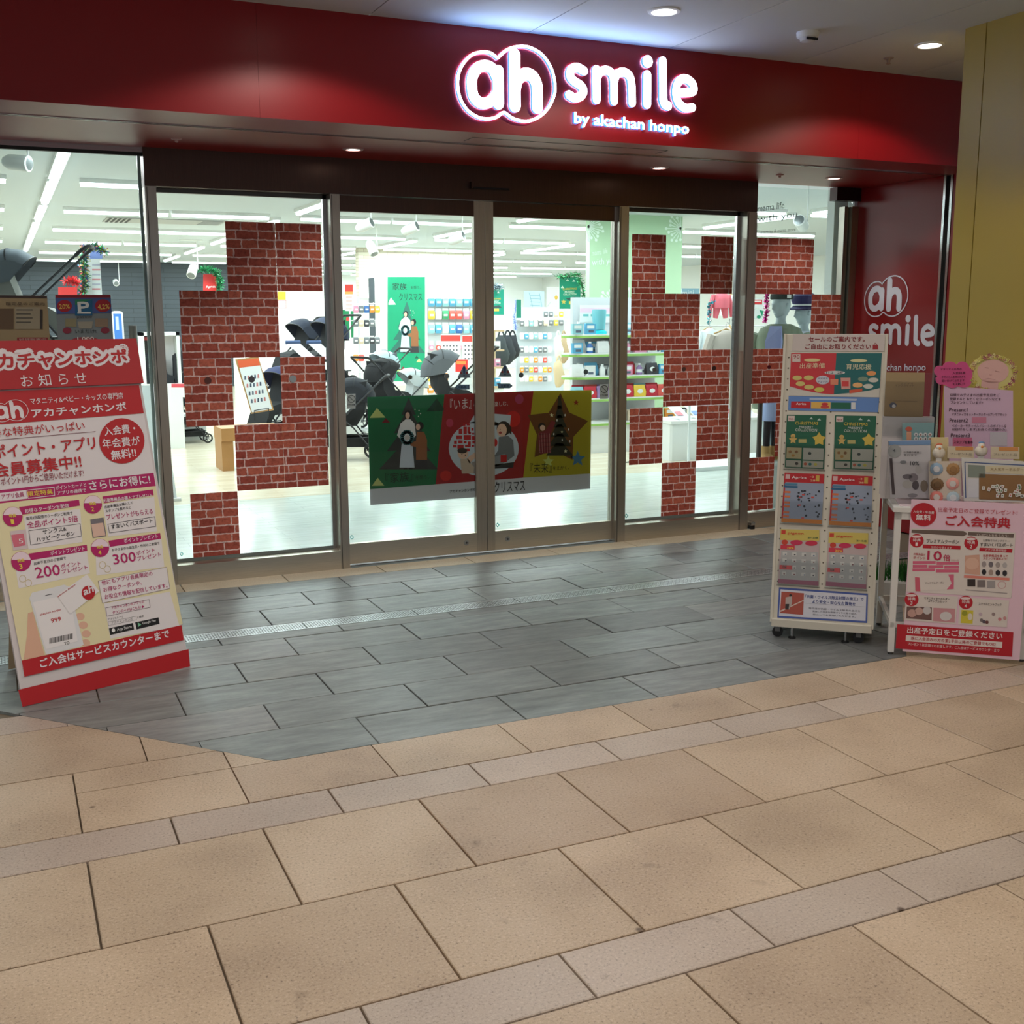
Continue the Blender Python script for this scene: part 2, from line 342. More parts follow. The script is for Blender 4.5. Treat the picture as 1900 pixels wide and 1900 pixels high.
# ------------------------------------------------------------------ ground outside
floor = MB().box((-9, -12, -.06), (12, -.05, -.012), mat((120, 108, 92), .8)).build('floor', kind='structure')
TM = {}
def tile_mesh(wx, wy, mt, nm, j):
    k = (round(wx, 3), round(wy, 3), nm, j)
    if k not in TM:
        b = MB(); g = .0030; x0, x1, y0, y1 = g, wx-g, g, wy-g; z = .0012*j; e = .0025
        vs = [(x0, y0, -.02), (x1, y0, -.02), (x1, y1, -.02), (x0, y1, -.02), (x0, y0, z-.002), (x1, y0, z-.002), (x1, y1, z-.002), (x0, y1, z-.002), (x0+e, y0+e, z), (x1-e, y0+e, z), (x1-e, y1-e, z), (x0+e, y1-e, z)]
        fs = [(8, 9, 10, 11)]
        for q in (0, 4): fs += [(q+i, q+(i+1) % 4, q+4+(i+1) % 4, q+4+i) for i in range(4)]
        b.add(vs, fs, mt); o = b.build(nm); TM[k] = o.data; bpy.data.objects.remove(o)
    return TM[k]
def put_tile(nm, x, y, wx, wy, mt): inst(nm, tile_mesh(wx, wy, mt, nm, random.choice((0, 0, -1, 1)) if nm == 'slate_tile' else 0), (x, y, 0), floor)
def poly_tile(nm, pts, mt):
    cx = sum(p[0] for p in pts)/len(pts); cy = sum(p[1] for p in pts)/len(pts)
    q = [(cx+(x-cx)*(1-.0025/max(abs(x-cx), .05)), cy+(y-cy)*(1-.0025/max(abs(y-cy), .05))) for x, y in pts]; n = len(q)
    b = MB().add([(x-cx, y-cy, 0) for x, y in q]+[(x-cx, y-cy, -.02) for x, y in q], [tuple(range(n))]+[(i, n+i, n+(i+1) % n, (i+1) % n) for i in range(n)], mt); b.build(nm, floor, loc=(cx, cy, 0))
def clip_poly(pts, A, B, C):
    "keep A*x+B*y <= C"
    out = []
    for i in range(len(pts)):
        a, b = pts[i], pts[(i+1) % len(pts)]; da = A*a[0]+B*a[1]-C; db = A*b[0]+B*b[1]-C
        if da <= 0: out.append(a)
        if (da <= 0) != (db <= 0): t = da/(da-db); out.append((a[0]+(b[0]-a[0])*t, a[1]+(b[1]-a[1])*t))
    return out
# slate apron: straight front edge at y=-2.96, both front corners cut off
L1 = (.78, -2.96); L2 = (-.03, -2.07); R1 = (3.72, -2.96); R2 = (4.53, -2.07)
def hp(a, b, sgn):
    A, B = b[1]-a[1], a[0]-b[0]; C = A*a[0]+B*a[1]; return (A*sgn, B*sgn, C*sgn)
HL = hp(L1, L2, 1); HR = hp(R1, R2, -1)
if HL[0]*2+HL[1]*-1.5 > HL[2]: HL = tuple(-v for v in HL)
if HR[0]*2+HR[1]*-1.5 > HR[2]: HR = tuple(-v for v in HR)
def cut_tile(nm, x0, y0, x1, y1, mt, inside):
    sq = [(x0, y0), (x1, y0), (x1, y1), (x0, y1)]; reg = []
    inn = lambda p, H: H[0]*p[0]+H[1]*p[1] <= H[2]+1e-6
    if inside:
        if all(inn(p, HL) and inn(p, HR) for p in sq): put_tile(nm, x0, y0, x1-x0, y1-y0, mt); return
        q = clip_poly(sq, *HL); q = clip_poly(q, *HR) if len(q) > 2 else q
        if len(q) > 2: poly_tile(nm, q, mt)
    else:
        if y1 <= -2.96+1e-6: put_tile(nm, x0, y0, x1-x0, y1-y0, mt); return
        top = clip_poly(sq, 0, 1, -2.96); 
        full = all(inn(p, HL) and inn(p, HR) and p[1] >= -2.961 for p in sq)
        if full: return
        # part left of the left cut, right of the right cut, below the front edge
        a = clip_poly(sq, -HL[0], -HL[1], -HL[2]); c = clip_poly(sq, -HR[0], -HR[1], -HR[2])
        if len(a) == 4 and all(not inn(p, HL) for p in sq) or len(c) == 4 and all(not inn(p, HR) for p in sq): put_tile(nm, x0, y0, x1-x0, y1-y0, mt); return
        if len(top) > 2:
            up = clip_poly(sq, 0, -1, 2.96); poly_tile(nm, top, mt)
            for H in (HL, HR):
                q = clip_poly(up, -H[0], -H[1], -H[2]) if len(up) > 2 else []
                if len(q) > 2: poly_tile(nm, q, mt)
        else:
            for q in (a, c):
                if len(q) > 2: poly_tile(nm, q, mt)
S_ = .605
for y0, y1, ph in ((-.54, -.25, 1.17), (-.85, -.54, .87), (-1.17, -.85, 1.17), (-1.43, -1.31, .87), (-1.74, -1.43, 1.17), (-2.04, -1.74, .87), (-2.35, -2.04, 1.17), (-2.655, -2.35, .87), (-2.96, -2.655, 1.17)):
    for k in range(-3, 9):
        x0 = ph+S_*k
        if x0 > 5.8: continue
        cut_tile('slate_tile', x0, y0, min(x0+S_, 5.905), y1, SLATE, True)
for k in range(-3, 9):
    x0 = .87+S_*k
    if x0 < 5.8: put_tile('threshold_tile', x0, -.25, min(S_, 5.905-x0), .205, CREAM)
G_ = .509
rows = []
for n in range(5):
    b = -3.275-1.2*n+1.2; ph = (.38, .12, .38)
    rows += [(b-.2, b, .38 if n % 2 else .13, True), (b-.7, b-.2, .12 if n % 2 else .37, False), (b-1.2, b-.7, .38 if n % 2 else .12, False)]
for y0, y1, ph, pk in rows:
    for k in range(-6, 13):
        x0 = ph+G_*k
        if x0+G_ < -2.2 or x0 > 6.0 or y0 < -6.3 or (y0 > -2.9 and -.2 < x0 < 4.3 and x0 > .8 and x0+G_ < 3.8): continue
        if y0 > -2.1 and not (x0 < 0 or x0 > 4.3): continue
        cut_tile('pink_stone_tile' if pk else 'stone_tile', x0, y0, x0+G_, y1, PINK if pk else STONE, False)
# drain: perforated covers end to end
DRN = mat((214, 218, 220), .35, .8); db = MB(); db.box((0, 0, -.02), (.6, .13, -.004), mat((60, 62, 64), .5)); db.box((0, 0, -.004), (.6, .008, .001), DRN); db.box((0, .122, -.004), (.6, .13, .001), DRN)
for i in range(44):
    x = .004+i*.0135
    for j in range(6):
        y = .010+j*.0188; s = (i+j) % 2; db.add([(x, y, .0005), (x+.0105, y+.004*s, .0005), (x+.0105, y+.012, .0005), (x, y+.0155, .0005)], [(0, 1, 2, 3)], DRN)
g0 = db.build('drain_cover', floor, loc=(.12, -1.31, 0))
for k in range(1, 11): 
    if .12+.6*k < 5.7: inst('drain_cover', g0.data, (.12+.6*k, -1.31, 0), floor)
inst('drain_cover', g0.data, (-.48, -1.31, 0), floor)
# ------------------------------------------------------------------ mall ceiling, fascia, soffit, jamb, column
ceil = MB().box((-9, -12, 3.03), (12, -1.2, 3.10), mat((120, 120, 120), .9)).build('ceiling', kind='structure')
pm = MB().box((.003, .003, 0), (.847, 2.74, .028), CEILM).build('ceiling_panel'); me = pm.data; bpy.data.objects.remove(pm)
for i in range(-8, 10):
    for j in range(4): inst('ceiling_panel', me, (1.75+.85*i, -3.97-2.75*j, 3.0), ceil)
fas = structure('wall_front')
for i, (a, b) in enumerate(((-6, -2.4), (-2.4, 1.2), (1.2, 4.8), (4.8, 7.4))):
    MB().box((a+.0004, -1.23, 2.49), (b-.0004, -1.19, 3.0), REDP).build('red_fascia_panel', fas)
MB().box((-6, -1.19, 2.49), (7.4, -.875, 2.53), REDP).build('red_soffit_panel', fas)
MB().box((-6, -.85, 2.492), (7.4, .02, 2.53), REDP).build('red_soffit_panel', fas)
MB().box((-6, -.885, 2.486), (7.4, -.878, 2.53), ALU).box((-6, -.857, 2.486), (7.4, -.850, 2.53), ALU).box((-6, -.878, 2.51), (7.4, -.857, 2.53), BLACK).build('shutter_slot', fas)
MB().box((2.35, -1.08, 2.4885), (3.55, -1.077, 2.4905), BLACK).box((2.35, -1.08, 2.4885), (2.353, -.95, 2.4905), BLACK).box((3.55, -1.08, 2.4885), (3.553, -.95, 2.4905), BLACK).build('access_hatch_joint', fas)
jam = structure('wall_right')
MB().box((5.91, -.82, 0), (6.1, .02, 2.49), REDP).build('red_jamb_panel', jam)
MB().box((5.905, -.845, 0), (6.0, -.825, 2.49), ALU).box((5.905, -.905, 0), (6.0, -.885, 2.49), ALU).box((5.93, -.885, 0), (6.0, -.845, 2.49), BLACK).build('shutter_guide', jam)
MB().box((5.908, -1.23, 0), (6.1, -.91, 2.49), REDP).build('red_end_panel', jam)
col = structure('trim_1')
for a, b in ((-2.335, -2.21), (-3.6, -2.341), (-4.9, -3.606)): MB().box((4.617, a, 0), (4.63, b, 3.0), OLIVE).build('olive_wall_panel', col)
MB().box((4.63, -4.9, 0), (5.9, -2.23, 3.0), mat((84, 74, 40), .6)).build('wall_core', col)
MB().box((4.617, -2.21, 0), (5.9, -2.2, 3.0), OLIVE).build('olive_wall_panel', col)
# ------------------------------------------------------------------ shop front: posts, header, windows, sliding doors
Y0 = -.05
hd = structure('trim_2')
MB().box((.80, Y0, 2.285), (4.95, .10, 2.492), HEADM).build('header_panel', hd)
a = at(871, 338, Y0); b = at(943, 352, Y0)
MB().box((a.x, Y0-.035, b.z-.005), (b.x, Y0, a.z), HEADM).box((a.x+.01, Y0-.036, b.z-.006), (b.x-.01, Y0-.02, b.z+.004), BLACK).build('door_sensor', None, 'slim dark motion sensor on the header above the sliding doors', 'sensor')
for nm, x0, x1 in (('left', .80, .86), ('mid', 1.853, 1.912), ('right', 3.832, 3.905), ('far', 4.868, 4.952)):
    MB().box((x0, Y0, 0), (x1, .07, 2.284), STEEL).box((x0+.008, Y0-.002, 0), (x0+.012, Y0, 2.28), mat((70, 66, 60), .4)).build('post', hd)
def pane(parent, x0, x1, z0, z1, y): return MB().box((x0, y, z0), (x1, y+.008, z1), GLASS).build('glass_pane', parent)
w1 = structure('window_1'); pane(w1, -2.6, .79, .11, 2.455, .0); MB().box((-2.6, -.03, 0), (.8, .05, .11), STEELH).build('sill', w1); MB().box((-2.6, -.03, 2.465), (.8, -.01, 2.492), ALU).box((-2.6, -.01, 2.45), (.8, .02, 2.49), BLACK).build('top_channel', w1)
MB().box((.772, .0, .11), (.79, .012, 2.455), mat((200, 225, 225), .1)).build('glass_edge', w1)
def fixed(n, x0, x1):
    s = structure('window_%d' % n); pane(s, x0, x1, .09, 2.30, .055)
    MB().box((x0, Y0, 0), (x1, .07, .115), STEELH).box((x0, .045, .115), (x1, .052, .135), mat((110, 120, 118), .4)).build('sill', s)
    MB().box((x1-.022, .04, .115), (x1, .07, 2.285), ALU).box((x0, .04, 2.262), (x1, .07, 2.285), mat((90, 88, 84), .4, .8)).build('inner_frame', s); return s
w2 = fixed(2, .86, 1.853); w3 = fixed(3, 3.905, 4.868)
def leaf(n, x0, x1, sl, sr, lock):
    s = structure('door_%d' % n); y = -.005
    MB().box((x0, y, .015), (x0+sl, y+.04, 2.283), STEEL).box((x1-sr, y, .015), (x1, y+.04, 2.283), STEEL).build('stile', s)
    MB().box((x0+sl, y, .015), (x1-sr, y+.04, .145), STEELH).build('bottom_rail', s); br_ = s.children[-1]; MB().box((x0+sl, y, 2.19), (x1-sr, y+.04, 2.283), HEADM).build('top_rail', s)
    pane(s, x0+sl, x1-sr, .14, 2.195, y+.02)
    MB().lathe([(.018, y-.006), (.018, y)], ALU, (lock, 0, .085), 16, 'y').lathe([(.007, y-.008), (.007, y-.006)], mat((70, 70, 70), .4, .8), (lock, 0, .085), 10, 'y').build('lock', [c for c in s.children if c.name.startswith('bottom_rail')][0]); return s
d1 = leaf(1, 1.912, 2.872, .012, .075, 2.72); d2 = leaf(2, 2.876, 3.832, .055, .014, 3.02)
MB().box((1.912, .0, .0), (3.832, .05, .004), mat((90, 88, 84), .5)).build('door_track', hd)
w4 = structure('window_4'); pane(w4, 4.952, 5.86, .11, 2.47, .02); MB().box((4.952, -.03, 0), (5.91, .05, .115), STEELH).build('sill', w4)
MB().box((5.80, .03, .11), (5.835, .09, 2.36), STEEL).box((5.845, .0, .11), (5.905, .09, 2.36), STEEL).build('end_post', w4)
a = at(1552, 349, -.01); b = at(1597, 374, -.01); MB().box((a.x, -.02, b.z), (5.905, .06, 2.49), mat((58, 38, 36), .3, .6)).build('corner_patch_fitting', w4)
MB().box((5.78, .12, 0), (5.905, .2, 2.83), WHITE).build('inner_column', w4)
MB().lathe([(.02, -.04), (.02, 0)], ALU, (4.99, -.03, .04), 12, 'y').box((4.975, -.07, 0), (5.005, -.03, .03), BLACK).build('floor_bolt', w4)
# ------------------------------------------------------------------ ceiling fittings outside
def downlight(x, y, z, r, label, grp, frame=WHITE):
    t = thing('downlight', label, 'light', (x, y, z), group=grp)
    MB().lathe([(r+.018, 0), (r+.016, -.006), (r, -.008), (r-.004, .0)], frame, n=24, caps=False).build('trim_ring', t)
    MB().lathe([(r-.003, -.004), (.001, -.0045)], mat((255, 247, 232), .5, 0, 9), n=24, caps=False).build('diffuser', t)
n_ = 0
for x, y in DOWN:
    if x > 4.5 and y < -2.2: continue
    if y > -2: lab = {3.02: 'round recessed downlight in the mall ceiling above the word on the lit sign', 4.70: 'round recessed downlight in the mall ceiling beside the olive wall'}.get(x)
    else: lab = None
    if y < -2 or x < 1: continue
    downlight(x, y, 3.0, .062, lab or 'round recessed downlight in the mall ceiling left of the lit sign', 'mall ceiling downlights')
for x, l_ in zip(SOFL[1:], ('small round downlight in the red soffit over the left sliding door', 'small round downlight in the red soffit over the fixed pane right of the doors', 'small round downlight in the red soffit nearest the red side wall')):
    downlight(x, -.43, 2.492, .042, l_, 'soffit downlights', mat((190, 150, 150), .4))
for x, l_ in ((.93, 'tiny sprinkler head in the red soffit at its left end'), (4.85, 'tiny sprinkler head in the red soffit between two downlights')):
    MB().lathe([(.028, 0), (.024, -.006), (.010, -.008), (.008, -.018), (.002, -.02)], mat((180, 140, 140), .4), n=16).build('sprinkler_head', None, l_, 'sprinkler', loc=(x, -.42, 2.492))
MB().lathe([(.030, 0), (.026, -.006), (.012, -.008), (.008, -.03), (.016, -.032), (.002, -.036)], mat((150, 130, 120), .4), n=16).build('sprinkler_head', None, 'small sprinkler head in the white mall ceiling near the olive wall', 'sprinkler', loc=(4.72, -1.54, 3.0))
sd = thing('smoke_detector', 'white round smoke detector on the mall ceiling', 'smoke detector', (3.92, -1.82, 3.0))
MB().lathe([(.058, 0), (.056, -.022), (.05, -.026)], WHITE, n=20).build('base', sd); MB().lathe([(.042, -.026), (.036, -.045), (.012, -.05)], mat((205, 205, 205)), n=20).box((-.035, -.04, -.044), (.035, -.034, -.032), BLACK).build('sensor_head', sd)
# ------------------------------------------------------------------ illuminated sign on the fascia
LEDW = mat((228, 240, 255), .5, 0, 6.0); LEDB = mat((70, 130, 255), .5, 0, 2.2)
A_ = smooth([(372, 318), (345, 262), (293, 240), (235, 262), (202, 325), (200, 390), (212, 455), (250, 498), (300, 505), (345, 480), (375, 440)], 3)
LOGO = {'a': [(A_, 72), ([(385, 278), (387, 508)], 78)], 'h': [([(500, 165), (503, 525)], 82), (smooth([(505, 400), (520, 340), (570, 300), (622, 312), (652, 360), (660, 420), (660, 535)], 3), 80)]}
def arc(cx, cy, rx, ry, a0, a1, n=22): return [(cx+rx*math.cos(math.radians(a0+(a1-a0)*i/n)), cy+ry*math.sin(math.radians(a0+(a1-a0)*i/n))) for i in range(n+1)]
RING = [(smooth([(380, 188), (330, 152), (270, 145), (200, 165), (140, 225), (106, 300), (100, 385), (118, 470), (165, 550), (240, 602), (310, 615), (375, 602), (425, 570), (490, 612), (580, 632), (665, 605), (735, 540), (778, 450), (784, 370), (760, 265), (700, 170), (620, 118), (540, 105), (450, 128), (380, 188)], 4), 19)]
SMI = {'s': [(smooth([(988, 278), (940, 253), (898, 268), (890, 312), (918, 350), (965, 380), (985, 420), (962, 458), (918, 466), (883, 446)], 3), 56)],
       'm': [([(1075, 268), (1077, 480)], 56), (smooth([(1077, 345), (1095, 292), (1140, 272), (1180, 292), (1198, 350), (1200, 490)], 3), 54), (smooth([(1200, 355), (1215, 305), (1258, 285), (1302, 305), (1322, 360), (1327, 502)], 3), 54)],
       'i': [([(1433, 305), (1432, 512)], 56), ([(1435, 210), (1436, 212)], 74)],
       'l': [([(1542, 208), (1545, 480), (1556, 512), (1580, 524)], 56)],
       'e': [(smooth([(1640, 432), (1700, 430), (1758, 420), (1750, 365), (1697, 330), (1650, 358), (1634, 430), (1652, 500), (1697, 537), (1750, 535)], 3), 52)]}
gl_ = area('sign_glow', (2.75, -1.36, 2.80), 1.2, .06, 1.5, (.16, .44, 1.0)); gl_.data.spread = math.radians(130); gl_.rotation_euler = (math.pi, 0, 0)
sg = thing('shop_sign', 'large lit white letter sign reading ah smile on the red fascia', 'sign', (0, -1.23, 2.49))
FS = Sheet(sg, (0, -1.23, 2.49), (1, 0, 0), (0, 0, 1), (820, 60, 3.8), 0)
wpx = lambda x, w_: abs(FS.P(x+w_/2, 350)[0]-FS.P(x-w_/2, 350)[0])
def sign_piece(nm, strokes):
    b = MB()
    for pts, w_ in strokes: FS.stroke([FS.P(*p) for p in pts], wpx(pts[0][0], w_*.96), LEDW, 1, 14, .018, LEDB, tgt=b)
    for i, v in enumerate(b.v): b.v[i] = (v[0], v[1]-.022, v[2])
    b.build(nm, sg)
sign_piece('logo_ring', RING)
for k in LOGO: sign_piece('letter', LOGO[k])
for k in SMI: sign_piece('letter', SMI[k])
FS2 = Sheet(sg, (0, -1.23, 2.49), (1, 0, 0), (0, 0, 1), (0, 0, 1), -.02)
FS2.text('by akachan honpo', (1062.5, 236), (1274.5, 256), 27.5, LEDW, .03, 1); fo = FS2.t
# give the small line of letters depth
base = list(fo.v); fo.add([(x, -.002, z) for x, y, z in base], [tuple(q[::-1]) for q in list(fo.f)], LEDB); fo.build('small_lettering', sg)
# metric outlines of the logo for reuse
def metric(pieces): return [([FS.P(*p) for p in pts], wpx(pts[0][0], w_)) for pts, w_ in pieces]
M_RING, M_AH, M_SM = metric(RING), metric(LOGO['a']+LOGO['h']), metric(sum(SMI.values(), []))
def bounds(ps): xs = [p[0] for q, w_ in ps for p in q]; zs = [p[1] for q, w_ in ps for p in q]; w_ = ps[0][1]/2; return min(xs)-w_, max(xs)+w_, min(zs)-w_, max(zs)+w_
BR_, BS_ = bounds(M_RING), bounds(M_SM)
def stamp(sh, ps, bd, u0, u1, v0, v1, col, lvl, wk=1):
    sx = (u1-u0)/(bd[1]-bd[0]); sz = (v1-v0)/(bd[3]-bd[2])
    for q, w_ in ps: sh.stroke([(u0+(x-bd[0])*sx, v0+(z-bd[2])*sz) for x, z in q], w_*wk*(sx+sz)/2, col, lvl, 10)
js = thing('wall_lettering', 'white lettering and logo reading ah smile flat on the red side wall', 'sign', (5.91, 0, 0), rz=-math.pi/2)
JS = Sheet(js, (5.91, 0, 0), (0, -1, 0), (0, 0, 1), (1500, 300, 4.75), -.001)
pal = (222, 222, 236)
q0, q1, q2, q3 = JS.P(492, 1215), JS.P(885, 1185), JS.P(690, 1372), JS.P(750, 998)
stamp(JS, M_RING, BR_, q0[0], q1[0], JS.P(600, 1372)[1], JS.P(760, 998)[1], pal, 1, .8)
stamp(JS, M_AH, BR_, q0[0], q1[0], JS.P(600, 1372)[1], JS.P(760, 998)[1], pal, 2)
stamp(JS, M_SM, BS_, JS.P(523, 1600)[0], JS.P(1113, 1560)[0], JS.P(1050, 1630)[1], JS.P(945, 1362)[1]+.01, pal, 2)
JS.text('by akachan honpo', (520, 1862), (1035, 1862), 78, pal, .02); JS.done('logo_print')
# ------------------------------------------------------------------ shop interior shell
fi = structure('floor')
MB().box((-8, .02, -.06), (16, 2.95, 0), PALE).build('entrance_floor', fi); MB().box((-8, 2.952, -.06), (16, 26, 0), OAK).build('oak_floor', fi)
pts = smooth([(6.1, 4.6), (6.7, 4.75), (7.4, 5.15), (8.1, 5.45), (8.8, 5.5)], 5)
MB().tube([(x, y-.9, .002) for x, y in pts], .012, mat((70, 72, 70)), 5).build('curved_floor_joint', fi)
ic = structure('ceiling'); MB().box((-8, .08, 2.83), (16, 26, 2.9), ICEIL).build('shop_ceiling', ic)
wl = structure('wall_back'); MB().box((-8, 20, 0), (4.97, 20.1, 2.83), SLATW).build('slat_wall', wl)
MB().box((-8, 25.9, 0), (16, 26, 2.83), mat((240, 244, 244), .7)).build('far_wall', wl)
MB().box((6.05, 13.3, 1.95), (8.7, 13.5, 2.83), TILEW).build('stone_strip_bulkhead', wl); MB().box((6.05, 13.32, 0), (8.7, 13.48, 1.95), mat((206, 210, 212), .7)).build('pegboard_wall', wl)
MB().box((6.05, 13.18, 1.92), (8.7, 13.30, 2.12), mat((255, 255, 250), .5, 0, 1.2)).build('lit_pelmet', wl)
sw = structure('wall_side'); MB().box((15.9, .1, 0), (16, 26, 2.83), mat((225, 228, 226), .7)).build('side_wall', sw); MB().box((-8, .1, 0), (-7.9, 26, 2.83), SLATW).build('slat_wall', sw)
MB().box((5.95, .1, 0), (16, .2, 2.83), mat((220, 222, 222), .7)).build('front_wall_inside', sw)
gc = structure('trim_3')
gx0, gx1 = at(1094, 480, 5.8).x, at(1265, 480, 5.8).x
MB().box((gx0, 5.8, 0), (gx1, 5.9, 2.83), GREENC).build('green_column', gc)
# tube lights
def tube_proto(L):
    t = thing('tube_light', 'x', 'light', (0, 0, 2.80)); b = MB(); b.loft([[(x, .038*math.cos(a), -.022+.022*math.sin(a)) for a in [2*math.pi*k/10 for k in range(10)]] for x in (-L/2+.01, L/2-.01)], mat((240, 250, 255), .5, 0, 3.4)); b.build('tube', t)
    MB().box((-L/2, -.05, -.008), (L/2, .05, .03), WHITE).build('housing', t); return t
P12, P20 = tube_proto(1.17), tube_proto(1.93)
XS = [-2.9, -1.7, -.42, 1.36, 2.56, 4.12, 5.32, 6.98, 8.18, 9.75, 10.95]
used = set()
def tube_at(p, key, x, y, rz, lab):
    if key in used: dup(p, (x, y, 2.80), rz, lab, 'ceiling tube lights')
    else: used.add(key); p.location = (x, y, 2.80); p.rotation_euler = (0, 0, rz); p['label'] = lab; p['group'] = 'ceiling tube lights'
for r_, y in enumerate((4.55, 7.4, 10.27, 13.0, 16.0, 18.9, 22.0, 24.4)):
    for i, x in enumerate(XS + ([12.5, 13.7] if r_ > 2 else [])):
        if r_ == 3 and 6 < x < 8.8: y2 = 12.9
        else: y2 = y
        tube_at(P12, 'a', x, y2, 0, 'white crosswise ceiling tube, %s from left in the %s row back' % (ORD[i], ORD[r_]))
for c_, x in enumerate((.55, 3.33, 6.2, 9.05)):
    for i, y in enumerate((3.4, 5.72, 8.75, 11.6, 14.5, 17.4) if c_ else (3.4, 5.5, 7.85, 10.2, 12.3, 14.5, 17.4)):
        tube_at(P20, 'b', x, y, math.pi/2, 'white lengthwise ceiling tube, %s back in the %s line from left' % (ORD[i], ORD[c_]))
# air vents in the shop ceiling
def vent(x, y, sx, sy, lab):
    t = thing('ceiling_vent', lab, 'vent', (x, y, 2.83)); MB().box((-sx/2, -sy/2, -.012), (sx/2, sy/2, 0), mat((170, 172, 172), .7)).build('frame', t)
    for k in range(5): MB().box((-sx/2+.03+k*.06, -sy/2+.03, -.016), (-sx/2+.06+k*.06, sy/2-.03, -.012), BLACK).build('slat', t)
    MB().box((sx/2-.3, -sy/2+.06, -.016), (sx/2-.04, sy/2-.06, -.012), mat((120, 124, 128), .5)).build('grille', [c for c in t.children if c.name.startswith('frame')][0])
vent(2.1, 8.9, 1.5, .7, 'grey square air vent in the shop ceiling, seen across the left post'); vent(8.6, 16.5, 2.2, .6, 'long dark edged air vent in the shop ceiling behind the right sliding door')
def ceil_spot(px, py, y, aim, lab, s=1.0):
    p = at(px, py, y); t = thing('spotlight', lab, 'spotlight', (p.x, p.y, p.z), group='white track spotlights'); d = Vector(aim).normalized(); a = d.orthogonal().normalized(); c = d.cross(a); R = .058*s
    rings = [[tuple(d*h+(a*math.cos(2*math.pi*k/14)+c*math.sin(2*math.pi*k/14))*r) for k in range(14)] for r, h in ((R*.55, -.11*s), (R*.95, -.07*s), (R, .08*s), (R*.85, .085*s))]
    MB().loft(rings, WHITE).build('lamp_head', t); lh = t.children[0]
    rings = [[tuple(d*h+(a*math.cos(2*math.pi*k/14)+c*math.sin(2*math.pi*k/14))*r) for k in range(14)] for r, h in ((R*.8, .086*s), (R*.5, .088*s), (R*.15, .09*s))]; MB().loft(rings, mat((120, 126, 128), .3, .6)).build('lens', lh)
    top = max(2.83-p.z, .08); MB().tube([(0, 0, 0), (R*1.15, 0, .02), (R*1.15, 0, top-.03), (0, 0, top)], .007*s, WHITE, 6).box((-.14*s, -.025, top-.02), (.14*s, .025, top), WHITE).build('bracket', t)
ceil_spot(34, 302, 2.3, (.8, -.5, -.1), 'white spotlight near the left edge behind the big left pane', 1.0)
ceil_spot(357, 503, 12.3, (-.3, -.6, -.6), 'small white spotlight against the dark slat wall', 1.3)
for px, py, l_ in ((678, 418, 'white spotlight at upper left of the left sliding door'), (762, 424, 'white spotlight in the upper middle of the left sliding door'), (848, 442, 'white spotlight at upper right of the left sliding door')): ceil_spot(px, py, 5.2, (.6, -.6, .3), l_)
ceil_spot(690, 461, 8, (.2, -.5, -.8), 'white spotlight pointing down before the stone strip bulkhead', 1.1)
ceil_spot(1487, 415, 2.0, (-.7, -.5, .3), 'white spotlight behind the pane above the mannequins')
ceil_spot(215, 524, 19.5, (0, -1, -.3), 'small glowing white spotlight on the dark slat wall', 1.1)
# ------------------------------------------------------------------ text and flower print on the green column
gp = thing('column_lettering', 'pale lettering mama life with you and flower drawing on green column', 'lettering', (gx0, 5.8, 0)); PALEG = (222, 240, 226)
GS = Sheet(gp, (gx0, 5.8, 0), (1, 0, 0), (0, 0, 1), (0, 0, 1), -.001)
GS.text('mama life', (1098, 475), (1127, 470), 10, PALEG); GS.text('with you', (1098, 497), (1143, 492), 16, PALEG, .01)
def flower(cx, cy, r, a0, a1, n, sh=GS, col=PALEG):
    for i in range(n):
        a = math.radians(a0+(a1-a0)*i/(n-1)); k = r*(.75+.25*(i % 3)/2); x, y = cx+k*math.cos(a), cy+k*math.sin(a); sh.line([(cx, cy), (x, y)], 1.3, col, 1); sh.ellp(x, y, 2.6, 2.9, col, 2, 8)
flower(1090, 420, 30, -50, 85, 11); flower(1264, 424, 28, 95, 265, 11); flower(1135, 560, 24, -170, -60, 7); flower(1168, 560, 24, -150, 80, 9); GS.done()
